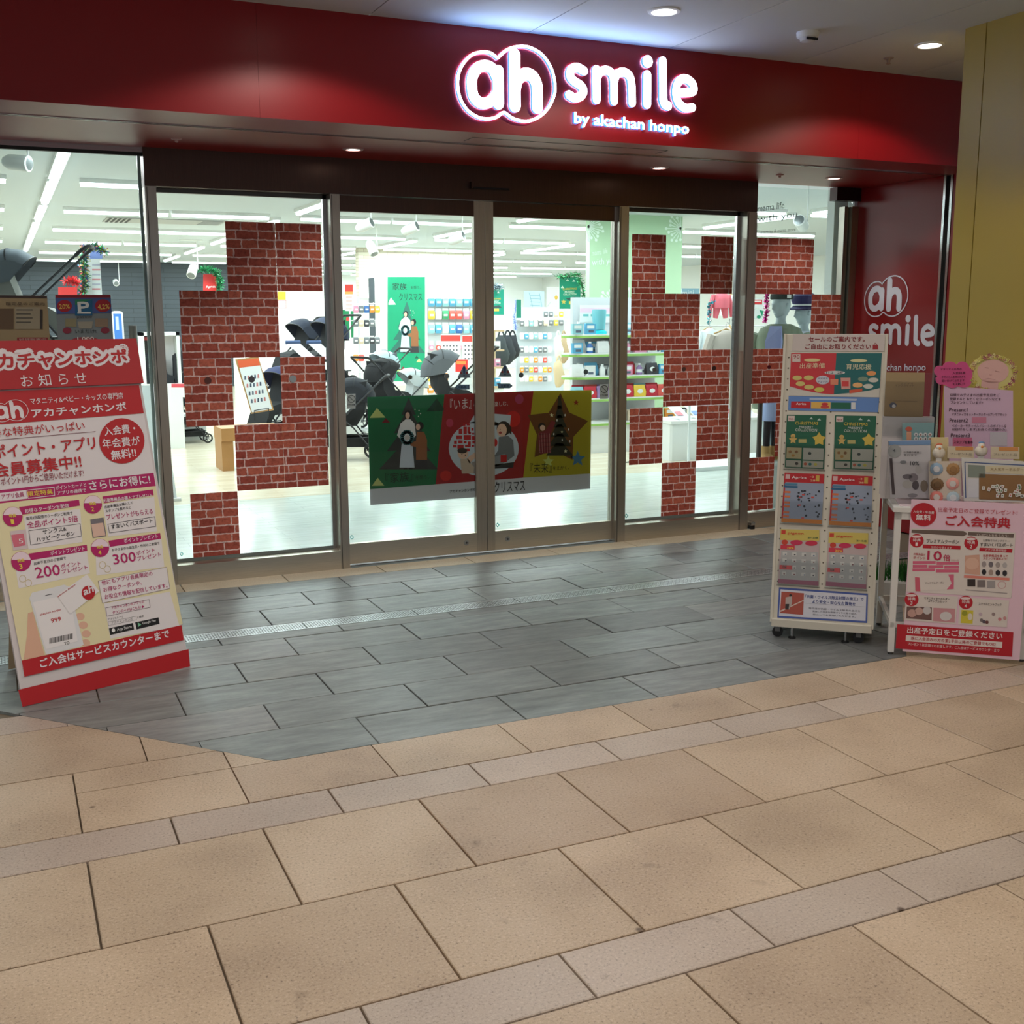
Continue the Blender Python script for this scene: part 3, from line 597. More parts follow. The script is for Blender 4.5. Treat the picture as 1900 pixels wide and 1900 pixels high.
# ------------------------------------------------------------------ pushchairs
def canopy_mesh(b, px_, pz, R, w_, a0, a1, mt, n=7):
    rings = []
    for i in range(n):
        a = math.radians(a0+(a1-a0)*i/(n-1)); ring = []
        for k in range(11):
            t = math.pi*k/10; rr = R*(.62+.38*math.sin(t)**.7); ring.append((px_+rr*math.cos(a), -w_*math.cos(t), pz+rr*math.sin(a)))
        rings.append(ring)
    b.loft(rings, mt, closed=False, caps=False)
    for e in (0, 10): b.add([(px_, rings[0][e][1], pz)]+[r[e] for r in rings], [(0, i+1, i+2) for i in range(n-1)], mt)
    for i in range(0, n, 2): b.tube(rings[i], .006, mat((30, 30, 32)), 4)
def stroller(label, loc, rz, cc=(26, 29, 36), body=(20, 21, 24), frame=(40, 40, 44), s=.9, rev=False):
    t = thing('pushchair', label, 'pushchair', loc, rz, 'pushchairs in the shop'); t.scale = (s, s, s); fr = mat(frame, .35, .3); cm = mat(cc, .85); bm = mat(body, .85)
    for nm, x, r in (('front_wheel', .36, .075), ('rear_wheel', -.32, .10)):
        for sy in (-1, 1):
            for o_ in ((-.018, .018) if nm == 'front_wheel' else (0,)):
                w = MB().lathe([(r*.72, sy*.23+o_-.012), (r, sy*.23+o_-.009), (r, sy*.23+o_+.009), (r*.72, sy*.23+o_+.012), (r*.72, sy*.23+o_-.012)], BLACK, (x, 0, r), 18, 'y', False)
                for k in range(5): a = 2*math.pi*k/5; w.tube([(x, sy*.23+o_, r), (x+r*.75*math.cos(a), sy*.23+o_, r+r*.75*math.sin(a))], .006, mat((90, 92, 96), .4), 4)
                wo = w.build(nm, t); MB().lathe([(.001, sy*.23+o_-.015), (r*.22, sy*.23+o_-.014), (r*.22, sy*.23+o_+.014), (.001, sy*.23+o_+.015)], mat((150, 150, 152), .4), (x, 0, r), 8, 'y').build('hub', wo)
    b = MB()
    for sy in (-1, 1):
        y = sy*.23; b.tube([(.36, y, .10), (.20, y, .34), (-.10, y*.95, .62), (-.42, y*.9, .92)], .011, fr, 6); b.tube([(-.32, y, .10), (-.10, y, .38), (.05, y, .50)], .011, fr, 6); b.tube([(-.30, y, .26), (.28, y, .24)], .008, fr, 5)
    b.tube([(-.32, -.23, .10), (-.32, .23, .10)], .008, fr, 6); b.tube([(.30, -.23, .20), (.30, .23, .20)], .009, fr, 6); b.build('frame', t)
    MB().tube(smooth([(-.42, -.207, .92), (-.50, -.20, .99), (-.53, -.14, 1.0), (-.53, .14, 1.0), (-.50, .20, .99), (-.42, .207, .92)], 3), .016, mat((32, 30, 30), .6), 8).build('handle', t)
    sp = [(-.14, .40), (.17, .38), (.30, .22), (.35, .23), (.24, .46), (.18, .50), (-.04, .54), (-.16, .92), (-.27, .94), (-.24, .55)]
    if rev: sp = [(-x, z) for x, z in sp]
    MB().prism(sp, -.175, .175, bm).build('seat', t)
    b = MB(); canopy_mesh(b, -.10, .71, .275, .195, 190, 48, cm); b.v = [(-x, y, z) for x, y, z in b.v] if rev else b.v; b.build('canopy', t)
    MB().box((-.28, -.19, .14), (.26, .19, .155), bm).box((-.28, -.19, .155), (-.27, .19, .26), bm).box((.25, -.19, .155), (.26, .19, .24), bm).box((-.28, -.19, .155), (.26, -.18, .25), bm).box((-.28, .18, .155), (.26, .19, .25), bm).build('basket', t)
    return t
BK = (36, 40, 50)
def st(px, py, y, label, rz, ztop=.98, **k):
    "px, py: where the top of the canopy shows; the pushchair stands on its tier"
    p = at(px, py, y); s = k.get('s', .9); z = max(p.z-ztop*s, 0); stroller(label, (p.x, y, z), rz, **k); return p.x, y, z
tiers = []
tiers.append(st(548, 592, 7.6, 'black pushchair at the left of the pair above the red price ribbons', math.radians(200), cc=(34, 40, 56)))
tiers.append(st(596, 588, 6.7, 'black pushchair with navy hood showing beside the left door post', math.radians(200), cc=(44, 52, 76)))
tiers.append(st(508, 680, 6.1, 'navy hooded pushchair behind the leaning menu board', math.radians(210), cc=(36, 44, 84)))
tiers.append(st(640, 700, 5.3, 'black pushchair half hidden by the post left of the door', math.radians(160)))
tiers.append(st(838, 648, 5.6, 'grey hooded pushchair behind the middle of the sliding doors', math.radians(165), cc=(92, 95, 100), body=(30, 31, 34), s=1.0, rev=True))
tiers.append(st(722, 668, 6.9, 'black pushchair with upright seat back and green buckle by the left door', math.radians(20), cc=(28, 28, 30), ztop=.95))
tiers.append(st(700, 650, 9.1, 'pale blue hooded pushchair behind the black ones at the left door', math.radians(190), cc=(176, 196, 206), body=(90, 96, 104)))
tiers.append(st(750, 690, 8.0, 'light grey infant carrier pushchair in front of the green sign pillar', math.radians(180), cc=(176, 184, 188), body=(170, 174, 176), ztop=.92))
tiers.append(st(312, 645, 8.4, 'black pushchair behind the post at the left of the brick sheets', math.radians(190)))
tiers.append(st(350, 760, 7.9, 'folded black pushchair whose twin wheels show under the brick sheet', math.radians(180), ztop=.98, s=.62, cc=(30, 30, 32)))
tiers.append(st(44, 462, 2.0, 'grey hooded pushchair raised high behind the left pane', math.radians(170), cc=(104, 112, 120), body=(150, 150, 145), s=.85, rev=True))
tiers.append(st(-60, 470, 2.6, 'second raised pushchair cut by the left edge of the picture', math.radians(-10), cc=(70, 76, 84), s=.8))
def platform(nm, x0, y0, x1, y1, h, lab, col=(226, 228, 226)):
    t = thing(nm, lab, 'platform', ((x0+x1)/2, (y0+y1)/2, 0)); ax, ay = (x1-x0)/2, (y1-y0)/2
    MB().rbox((-ax, -ay, h-.03), (ax, ay, h), mat(col, .4), .008).build('top_board', t); MB().box((-ax+.03, -ay+.03, 0), (ax-.03, ay-.03, h-.03), mat(tuple(int(c*.93) for c in col), .5)).build('plinth', t)
for i, (x, y, z) in enumerate(tiers):
    if z > .05: platform('display_platform', x-.42, y-.30 if i not in (0, 1, 2) else y-.27, x+.42, y+.30 if i != 0 else y+.25, z-.001, 'white display platform under %s' % ['the left black pushchair of the pair over the ribbons', 'the navy hooded pushchair beside the post', 'the pushchair behind the menu board', 'the pushchair half hidden by the post', 'the grey hooded pushchair', 'the pushchair with the green buckle', 'the pale blue pushchair', 'the infant carrier', 'the black pushchair behind the left post', 'the folded pushchair', 'the raised grey pushchair', 'the pushchair at the left edge'][i])
def hang_card(nm, px0, py0, px1, py1, y, draw, label, cat, th=.006, tilt=0, group=None):
    a = at(px0, py0, y); b = at(px1, py1, y); t = thing(nm, label, cat, (a.x, y, b.z), group=group)
    MB().box((0, 0, 0), (b.x-a.x, th, a.z-b.z), draw.get('base', WHITE)).build('board', t); s = Sheet(t, (a.x, y, b.z), (1, 0, 0), (0, 0, 1), (0, 0, 1), 0); draw['f'](s); s.done(); return t
def price_tags(s):
    for k in (0, 1): pass
for x0, l_ in ((523, 'left'), (562, 'right')):
    a = at(x0+9, 637, 6.15); b = at(x0+38, 664, 6.15); t = thing('price_ribbon', 'slanting white price ribbon with pink foot, %s one of two on the black pushchairs' % l_, 'price tag', a, group='price ribbons')
    w_ = .15; dx, dz = (b.x-a.x), b.z-a.z
    MB().add([(0, 0, 0), (w_, 0, 0), (w_+dx*1.2, -.12, dz*1.3), (dx*1.2, -.12, dz*1.3)], [(0, 1, 2, 3)], mat((240, 240, 246), .5)).add([(dx*.8, -.082, dz*.85), (w_+dx*.8, -.082, dz*.85), (w_+dx*1.2, -.122, dz*1.3), (dx*1.2, -.122, dz*1.3)], [(0, 1, 2, 3)], mat((240, 190, 205), .5)).build('ribbon', t)
    MB().tube([(-.01, .01, .01), (w_+.01, .01, .01)], .022, mat((60, 80, 120), .8), 8).build('roll', t)
# ------------------------------------------------------------------ tinsel
def tinsel(path, label, cols, r=.035, n=500, seed=1):
    rnd = random.Random(seed); b = MB(); ms = [mat(c, .28, .55) for c in cols]; L = len(path)-1; o = Vector(path[0])
    b.tube([Vector(p)-o for p in path], .004, ms[0], 4)
    for i in range(n):
        f = rnd.random()*L; k = int(f); p = Vector(path[k]).lerp(Vector(path[min(k+1, L)]), f-k)-o; d = Vector((rnd.gauss(0, 1), rnd.gauss(0, 1), rnd.gauss(0, 1))).normalized(); e = d.orthogonal().normalized()*.004; q = p+d*r*(.6+.6*rnd.random())
        b.add([p-e, p+e, q+e*.8, q-e*.8], [(0, 1, 2, 3)], ms[i % len(ms)])
    return b.build('tinsel_garland', None, label, 'tinsel', loc=o)
def path_at(y, *pts): return [tuple(at(a, b, y)) for a, b in pts]
GRN = [(20, 130, 70), (10, 90, 50), (60, 190, 120)]
tinsel(path_at(3.0, (196, 466), (178, 458), (158, 460), (156, 490), (158, 515), (154, 545)), 'green tinsel with red and gold bits hung over the white info board', GRN+[(200, 190, 70), (180, 60, 60), (70, 110, 190)], .045, 700, 2)
tinsel(path_at(8, (370, 501), (388, 499), (403, 505), (408, 520), (407, 540)), 'green tinsel arching over the red hanging sign beside the brick sheets', GRN, .06, 600, 3)
tinsel(path_at(7, (1034, 513), (1052, 512), (1072, 508), (1080, 530), (1086, 560)), 'green tinsel around the Christmas flag at the green column', GRN, .06, 600, 4)
tinsel(path_at(2.4, (1424, 543), (1422, 560), (1423, 580), (1419, 598)), 'magenta tinsel hanging beside the mannequin in the beanie', [(200, 20, 130), (150, 10, 100), (230, 60, 170)], .03, 400, 5)
tinsel(path_at(4.5, (1325, 560), (1316, 562), (1316, 580), (1315, 603)), 'turquoise tinsel beside the coral baby sleepsuit', [(30, 160, 170), (20, 120, 140)], .03, 300, 6)
tinsel(path_at(9, (610, 520), (611, 545), (613, 575)), 'silver tinsel in the gap beside the upper brick sheet', [(210, 220, 215), (150, 170, 160), (190, 60, 60)], .05, 250, 7)
tinsel(path_at(5.2, (122, 522), (136, 520), (146, 526)), 'red tinsel above the red hanging sign behind the left pane', [(200, 30, 40), (240, 80, 80)], .05, 250, 8)
tinsel(path_at(9.5, (958, 558), (955, 590), (957, 612)), 'blue tinsel on the thin stand behind the right sliding door', [(120, 150, 230), (180, 200, 240)], .04, 250, 9)
tinsel(path_at(8.2, (914, 532), (930, 532)), 'silver tinsel over the flag at the centre stile', [(170, 190, 200), (120, 140, 150)], .07, 250, 10)
# ------------------------------------------------------------------ flags and boards inside
def xmas_flag(s, x0, y0, x1, y1):
    w_, h_ = x1-x0, y1-y0
    s.rect(x0, y0, x1, y1, (20, 150, 128), 1)
    s.text('CHRISTMAS', (x0+.15*w_, y0+.42*h_), (x0+.82*w_, y0+.40*h_), .07*h_, (232, 190, 60), .02); s.text('PRESENT', (x0+.25*w_, y0+.50*h_), (x0+.72*w_, y0+.49*h_), .055*h_, (240, 245, 240), .02); s.text('COLLECTION', (x0+.18*w_, y0+.58*h_), (x0+.8*w_, y0+.57*h_), .06*h_, (240, 245, 240), .02)
    s.poly([(x0+.3*w_, y0+.68*h_), (x0+.72*w_, y0+.62*h_), (x0+.88*w_, y0+.72*h_), (x0+.5*w_, y0+.75*h_)], (60, 80, 84), 2); s.star(x0+.2*w_, y0+.78*h_, .13*w_, (226, 196, 100), 3); s.rect(x0+.45*w_, y0+.76*h_, x0+.72*w_, y0+.86*h_, (236, 200, 90), 3)
    for a, b in ((.14, .30), (.68, .1), (.38, .08)): s.poly([(x0+(a-.08)*w_, y0+(b+.05)*h_), (x0+a*w_, y0+(b-.03)*h_), (x0+(a+.08)*w_, y0+(b+.05)*h_)], (225, 240, 232), 2)
hang_card('christmas_flag', 1038, 514, 1077, 573, 7.1, {'f': lambda s: xmas_flag(s, 1038, 514, 1077, 573)}, 'teal Christmas flag under green tinsel beside the green column', 'flag')
hang_card('christmas_flag', 908, 537, 935, 584, 8.3, {'f': lambda s: xmas_flag(s, 902, 537, 935, 584)}, 'teal Christmas flag cut by the centre door stile', 'flag')
hang_card('christmas_flag', 958, 556, 967, 590, 9.4, {'f': lambda s: s.rect(958, 556, 967, 590, (20, 130, 110), 1)}, 'narrow teal flag seen edge-on behind the right door', 'flag')
hang_card('red_hanging_sign', 377, 509, 402, 541, 8.1, {'f': lambda s: (s.rect(377, 509, 402, 541, (214, 48, 44), 1), s.text('Aprica', (382, 536), (400, 535), 6, (250, 240, 240), .03))}, 'red hanging sign with white maker lettering under green tinsel', 'sign')
hang_card('red_hanging_sign', 108, 533, 143, 560, 5.3, {'f': lambda s: s.rect(108, 533, 143, 560, (222, 62, 60), 1)}, 'plain red hanging sign behind the left pane', 'sign')
def info(s): s.rect(167, 465, 190, 480, (130, 150, 210), 1); [s.rect(171, 490+i*9, 186, 493+i*9, (225, 150, 155) if i % 2 else (190, 190, 205), 1) for i in range(6)]
hang_card('info_board', 152, 462, 190, 552, 3.15, {'f': info}, 'tall white info board with blue head behind green tinsel', 'board')
hang_card('yellow_price_card', 515, 541, 531, 572, 8.6, {'f': lambda s: (s.rect(515, 541, 530, 556, (240, 190, 60), 1), s.rect(518, 558, 530, 571, (240, 225, 230), 1), s.line([(516, 557), (531, 557), (531, 572), (516, 572)], 1, (214, 60, 70), 2, True))}, 'white and yellow price card with red rim above the black pushchairs', 'price card')
hang_card('red_price_banner', 640, 528, 655, 577, 9.0, {'f': lambda s: (s.rect(640, 528, 655, 541, (222, 60, 50), 1), s.rect(640, 541, 655, 546, (240, 170, 90), 1), [s.rect(642, 550+i*7, 653, 553+i*7, (225, 190, 190), 1) for i in range(4)])}, 'narrow hanging banner with red head at the left of the left door', 'banner')
hang_card('green_flag', 605, 533, 625, 600, 10.5, {'f': lambda s: (s.rect(605, 533, 625, 600, (18, 132, 82), 1), s.poly([(606, 572), (615, 560), (624, 572)], (210, 215, 150), 2))}, 'dark green Christmas flag partly behind the left door post', 'flag')
hang_card('green_flag', 634, 575, 656, 628, 10.5, {'f': lambda s: (s.rect(634, 575, 656, 628, (18, 132, 82), 1), s.ellp(645, 592, 3, 4, (210, 60, 60), 2))}, 'green Christmas flag behind a pushchair handle at the left door', 'flag')
hang_card('orange_price_poster', 818, 620, 855, 680, 10.6, {'f': lambda s: (s.rect(818, 622, 854, 633, (226, 70, 66), 1), [s.rect(822+i*6, 640+j*8, 825+i*6, 643+j*8, (100, 100, 110), 1) for i in range(5) for j in range(4)])}, 'white price poster with red head above the grey pushchair', 'poster')
hang_card('orange_price_poster', 857, 622, 886, 682, 10.6, {'f': lambda s: (s.rect(858, 623, 886, 634, (226, 70, 66), 1), [s.rect(862+i*6, 640+j*8, 865+i*6, 643+j*8, (100, 100, 110), 1) for i in range(4) for j in range(4)])}, 'white price poster with red head at the right edge of the left door', 'poster')
hang_card('red_price_card', 845, 667, 868, 690, 10.2, {'f': lambda s: (s.rect(845, 667, 868, 690, (226, 52, 50), 1), s.rect(847, 670, 864, 676, (240, 140, 70), 2))}, 'red price card behind the hood of the grey pushchair', 'price card')
hang_card('mini_sign', 1265, 535, 1297, 553, 10, {'base': mat((150, 190, 214)), 'f': lambda s: s.text('mini', (1266, 548), (1287, 547), 9, (235, 245, 250), .01)}, 'blue sign reading mini beyond the green column', 'sign')
hang_card('red_sale_card', 1396, 553, 1416, 572, 4.0, {'f': lambda s: (s.rect(1397, 556, 1414, 565, (226, 62, 66), 1), s.rect(1399, 558, 1412, 560, (250, 240, 240), 2))}, 'white card with red bar at the left edge of the mannequin pane', 'price card')
hang_card('green_bird_card', 1397, 573, 1419, 592, 3.9, {'f': lambda s: (s.poly([(1409, 575), (1417, 577), (1414, 588)], (20, 150, 110), 1), s.ellp(1408, 588, 4, 3, (20, 150, 110), 1))}, 'small white card with green shapes under the red bar card', 'card')
# green sign pillar with the family print
pa, pb = at(703, 515, 10.5), at(790, 714, 10.5)
pt = thing('sign_pillar', 'tall green pillar sign with couple holding a wreath', 'sign', (pa.x, 10.5, 0)); W_ = pb.x-pa.x
MB().box((-.06, .0, 0), (W_+.02, .35, pa.z), WHITE).box((-.065, .05, .0), (-.06, .35, pa.z), mat((70, 80, 88))).box((-.06, -.003, 0), (W_+.02, 0, pb.z), mat((216, 212, 200))).build('pillar_body', pt)
PS = Sheet(pt, (pa.x, 10.5, 0), (1, 0, 0), (0, 0, 1), (640, 480, 1900/260), -.004)
TG = (10, 160, 116)
PS.rect(578, 245, 1085, 1660, TG, 1)
def fir(s, cx, top, bot, hw, col, lvl=2, steps=4):
    L, R = [], []
    for k in range(steps): f = (k+1)/steps; y = top+(bot-top)*f; L += [(cx-hw*f, y), (cx-hw*f*.55, y-8 if k < steps-1 else y)]; R += [(cx+hw*f, y), (cx+hw*f*.55, y-8 if k < steps-1 else y)]
    s.poly([(cx, top)]+R[:-1]+[(cx, bot)]+L[:-1][::-1], col, lvl)
def couple(s, cx, top, bot, k, lv=3):
    "woman in white with wreath and kneeling man in brown, flat print"
    H = bot-top; sk = (222, 186, 166); X = lambda a: cx+a*H*k; Y = lambda b: top+b*H
    s.ellp(X(.00), Y(.07), .075*H*k, .075*H, (30, 28, 30), lv, 14); s.ellp(X(-.01), Y(.085), .045*H*k, .058*H, sk, lv+1, 14)
    s.poly([(X(-.05), Y(.15)), (X(.05), Y(.15)), (X(.13), Y(.22)), (X(.16), Y(.42)), (X(.10), Y(.48)), (X(-.16), Y(.48)), (X(-.22), Y(.42)), (X(-.15), Y(.22))], (232, 230, 232), lv)
    s.poly([(X(-.12), Y(.48)), (X(.08), Y(.48)), (X(.13), Y(.97)), (X(-.17), Y(.97))], (206, 214, 226), lv); s.rect(X(-.09), Y(.97), X(-.02), Y(1.0), (30, 28, 30), lv); s.rect(X(.02), Y(.97), X(.09), Y(1.0), (30, 28, 30), lv)
    for i in range(16): a = 2*math.pi*i/16; s.ellp(X(-.02+.10*math.cos(a)), Y(.46+.10*math.sin(a)), .05*H*k, .035*H, (52, 104, 112) if i % 2 else (86, 140, 146), lv+1, 6)
    s.ellp(X(-.02), Y(.46), .05*H*k, .045*H, (214, 206, 204), lv+2, 10)
    s.ellp(X(.24), Y(.26), .075*H*k, .07*H, (36, 30, 28), lv, 12); s.ellp(X(.20), Y(.28), .045*H*k, .055*H, sk, lv+1, 12)
    s.poly([(X(.18), Y(.36)), (X(.32), Y(.36)), (X(.38), Y(.50)), (X(.38), Y(.84)), (X(.16), Y(.84)), (X(.16), Y(.62)), (X(.05), Y(.60)), (X(.04), Y(.55)), (X(.16), Y(.52))], (158, 100, 62), lv+1); s.poly([(X(.16), Y(.84)), (X(.38), Y(.84)), (X(.40), Y(.99)), (X(.14), Y(.99))], (52, 52, 56), lv+1)
    for a, b in ((.02, 0), (.10, .02), (.13, .07), (.09, .12), (-.26, .45), (-.24, .58)): s.ellp(X(a+.12), Y(b-.02), .012*H*k, .012*H, (225, 228, 220), lv, 6)
PS.text('家族', (645, 425), (835, 425), 95, (24, 60, 52)); PS.text('を想う、', (890, 410), (1025, 410), 40, (24, 60, 52)); PS.text('クリスマス', (735, 570), (1045, 565), 100, (24, 60, 52))
fir(PS, 838, 580, 1280, 250, (48, 112, 100)); couple(PS, 825, 710, 1280, .78)
PS.poly([(588, 625), (590, 590), (622, 525), (692, 622)], (238, 244, 240), 2); PS.poly([(622, 1528), (708, 1408), (775, 1525)], (196, 206, 130), 2); PS.poly([(742, 1528), (788, 1460), (838, 1525)], (140, 30, 38), 3); PS.poly([(905, 1655), (1010, 1515), (1085, 1620), (1085, 1660)], (20, 92, 76), 2); PS.poly([(945, 1352), (970, 1312), (1000, 1350)], (20, 84, 66), 2); PS.poly([(965, 1403), (1003, 1350), (1045, 1403)], (206, 210, 140), 3); PS.done()
# ------------------------------------------------------------------ white rack of hanging goods behind the left door
PK = {}
def prod_mesh(kind, colr):
    k = (kind, colr)
    if k in PK: return PK[k]
    m_ = mat(colr, .4); wh = mat((236, 238, 238), .5); b = MB()
    if kind == 'packet':
        b.loft([[(-.045, 0, -.15), (.045, 0, -.15), (.045, .002, -.15), (-.045, .002, -.15)], [(-.05, -.016, -.12), (.05, -.016, -.12), (.05, .012, -.12), (-.05, .012, -.12)], [(-.05, -.018, -.05), (.05, -.018, -.05), (.05, .012, -.05), (-.05, .012, -.05)], [(-.045, 0, -.015), (.045, 0, -.015), (.045, .002, -.015), (-.045, .002, -.015)]], m_); b.box((-.046, -.001, -.018), (.046, .003, .012), wh); b.box((-.03, -.0195, -.10), (.03, -.0185, -.07), wh)
    elif kind == 'round':
        b.lathe([(.02, -.014), (.042, -.010), (.042, .008), (.02, .010)], m_, (0, 0, -.09), 14, 'y'); b.lathe([(.024, -.015), (.002, -.016)], wh, (0, 0, -.09), 12, 'y'); b.box((-.03, 0, -.05), (.03, .003, .012), wh)
    elif kind == 'bottle':
        b.lathe([(.028, 0), (.03, .01), (.03, .09), (.012, .115), (.012, .125)], m_, n=10); b.lathe([(.014, .125), (.014, .145)], wh, n=8); b.lathe([(.0305, .03), (.0305, .07)], wh, n=10, caps=False)
    elif kind == 'box':
        b.box((-.05, -.02, 0), (.05, .02, .13), m_).box((-.035, -.0215, .07), (.035, -.02, .11), wh).box((-.02, -.0215, .02), (.03, -.02, .05), mat((90, 100, 120)))
    elif kind == 'pouch':
        b.loft([[(-.06, -.03, 0), (.06, -.03, 0), (.06, .03, 0), (-.06, .03, 0)], [(-.062, -.034, .06), (.062, -.034, .06), (.062, .034, .06), (-.062, .034, .06)], [(-.055, -.003, .15), (.055, -.003, .15), (.055, .003, .15), (-.055, .003, .15)]], m_); b.lathe([(.03, -.036), (.002, -.038)], wh, (0, 0, .07), 12, 'y')
    o = b.build('x'); PK[k] = o.data; bpy.data.objects.remove(o); return PK[k]
CN = {(226, 90, 80): 'red', (235, 150, 60): 'orange', (240, 200, 70): 'yellow', (90, 170, 210): 'light blue', (60, 110, 180): 'blue', (70, 160, 110): 'green', (236, 236, 236): 'white', (225, 150, 180): 'pink', (150, 120, 170): 'purple', (120, 124, 130): 'grey', (150, 205, 215): 'pale turquoise', (226, 205, 180): 'beige', (60, 60, 66): 'black', (200, 40, 60): 'crimson'}
CL = list(CN)
def goods(x, y, z, kind, c, place, grp, s=1.0, rz=0, kx=1.0):
    nm = {'packet': 'hanging_packet', 'round': 'round_packet', 'bottle': 'bottle', 'box': 'carton', 'pouch': 'pouch'}[kind]; c = CL[c % len(CL)]
    o = inst(nm, prod_mesh(kind, c), (x, y, z), None, rz, label='%s %s, %s' % (CN[c], {'packet': 'packet', 'round': 'round packet', 'bottle': 'bottle', 'box': 'carton', 'pouch': 'pouch'}[kind], place), cat={'packet': 'packet', 'round': 'packet', 'bottle': 'bottle', 'box': 'box', 'pouch': 'pouch'}[kind], group=grp); o.scale = (s*kx, s, s)
rnd = random.Random(5)
# pegboard wall behind the left door and beyond the centre stile
def pegwall(px0, px1, rows, n, y, where, grp, s=1.3, colr=None):
    for r_, (py, kind, cols) in enumerate(rows):
        for i in range(n):
            p = at(px0+(px1-px0)*(i+.5)/n, py, y); goods(p.x, y, p.z, kind, cols[i % len(cols)], '%s in %s row of %s' % (ORD[i], ORD[r_], where), grp, s)
pegwall(794, 884, [(531, 'round', (1, 3, 0, 1, 4)), (550, 'packet', (3, 3, 10, 3, 10)), (574, 'packet', (2, 6, 5, 0, 0, 7)), (600, 'packet', (10, 3, 6, 3, 4)), (634, 'round', (7, 0, 6, 6))], 7, 13.2, 'the pegboard wall by the green pillar', 'goods on the left pegboard', 1.25)
pegwall(792, 832, [(690, 'packet', (2, 5, 1)), (712, 'packet', (1, 0, 5, 2))], 3, 12.4, 'the low pegboard under the grey pushchair', 'goods on the low pegboard', 1.15)
for px in (790, 886): MB().box((-.03, 0, 0), (.03, .03, 2.3), WHITE).build('white_upright', None, 'slim white upright at the %s side of the pegboard wall' % ('left' if px < 800 else 'right'), 'upright', loc=(at(px, 600, 13.1).x, 13.1, 0))
# wire rack
ra, rb_ = at(652, 560, 10.2), at(706, 700, 10.2)
rk = thing('wire_rack', 'white wire rack of hanging cutlery packs left of the green pillar', 'rack', ((ra.x+rb_.x)/2, 10.3, 0)); hw = (rb_.x-ra.x)/2; b = MB()
for sx in (-hw, hw): b.tube([(sx, 0, 0), (sx, 0, ra.z+.1)], .012, WHITE, 6)
b.build('upright_tubes', rk)
for k in range(5):
    z = at(680, 563+k*32, 10.2).z; b = MB()
    b.tube([(-hw, 0, z), (hw, 0, z)], .008, WHITE, 5)
    for j in range(6): b.tube([(-hw+.04+j*(2*hw-.08)/5, 0, z), (-hw+.04+j*(2*hw-.08)/5, -.16, z), (-hw+.04+j*(2*hw-.08)/5, -.17, z+.02)], .004, WHITE, 4)
    b.build('hook_bar', rk)
MB().box((-hw, -.2, -.0), (hw, .2, .04), WHITE).build('base', rk)
for r_, (py, cols) in enumerate(((566, (7, 9, 4, 1, 2, 5)), (592, (9, 11, 12, 9, 6, 9)), (624, (9, 11, 9, 12, 9, 6)), (656, (1, 0, 6, 9, 6, 9)))):
    for i in range(5): p = at(659+10*i, py, 10.05); goods(p.x, 10.05-.03, p.z, 'packet', cols[i], '%s in %s row of the wire rack' % (ORD[i], ORD[r_]), 'packs on the wire rack', .78)
# centre: pegboard with small goods, sling bags, hooded towels
cb0, cb1 = at(962, 575, 11.6), at(1050, 715, 11.6)
pb_ = thing('pegboard_stand', 'white pegboard stand crowded with small packs behind the right sliding door', 'stand', ((cb0.x+cb1.x)/2, 11.7, 0)); hw = (cb1.x-cb0.x)/2
MB().box((-hw, 0, .1), (hw, .03, 1.75), mat((196, 204, 212), .6)).build('pegboard', pb_); MB().box((-hw, -.25, 0), (hw, .25, .1), WHITE).build('base', pb_); MB().box((-hw, -.22, 1.52), (hw, 0, 1.54), WHITE).build('shelf', pb_)
pegwall(964, 1024, [(594, 'packet', (9, 6, 10, 6, 9)), (618, 'packet', (6, 3, 6, 10, 6, 3)), (643, 'packet', (9, 6, 6, 3, 9)), (662, 'packet', (6, 2, 6, 1, 6, 0)), (680, 'packet', (1, 9, 2, 0, 6, 2)), (697, 'packet', (6, 6, 2, 11, 1, 9))], 7, 11.45, 'the pegboard stand behind the right door', 'packs on the right pegboard stand', .72)
pegwall(1008, 1046, [(576, 'packet', (9, 9, 11, 2)), (592, 'packet', (11, 9, 2, 9))], 4, 10.9, 'the top rail right of the pegboard stand', 'packs on the top rail', .75)
def bag(px, py, y, w_, h_, colr, label, cat='bag', nm='sling_bag'):
    p = at(px, py, y); t = thing(nm, label, cat, p); c = mat(colr, .9); rn = random.Random(px); rings = []
    for f, k in ((0, .25), (-.12, .7), (-.35, .9), (-.6, 1.0), (-.85, .85), (-1, .35)): rings.append([(w_*k*(.5+.06*rn.random())*math.cos(2*math.pi*q/10)+.02*math.sin(f*7), .07*k*math.sin(2*math.pi*q/10), h_*f) for q in range(10)])
    MB().loft(rings, c).build('pouch_body', t); MB().tube(smooth([(-w_*.3, 0, -h_*.2), (-w_*.15, 0, .03), (0, 0, .06), (w_*.15, 0, .03), (w_*.3, 0, -h_*.2)], 3), .012, c, 6).build('strap', t)
bag(930, 622, 7.2, .20, .42, (66, 72, 78), 'dark grey baby sling hanging left behind the right door'); bag(942, 622, 7.4, .20, .40, (56, 60, 68), 'dark grey baby sling hanging between two others behind the right door'); bag(951, 622, 7.6, .20, .34, (48, 50, 58), 'near black baby sling hanging right behind the right door')
bag(1036, 622, 8.2, .13, .36, (222, 224, 216), 'off-white hooded towel hung on the pegboard end', 'towel', 'hooded_towel'); bag(1046, 622, 8.4, .14, .42, (186, 160, 130), 'brown hooded towel hung beside the off-white one', 'towel', 'hooded_towel'); bag(1037, 668, 8.0, .16, .40, (206, 182, 150), 'long tan romper hung below the hooded towels', 'clothing', 'hanging_romper')
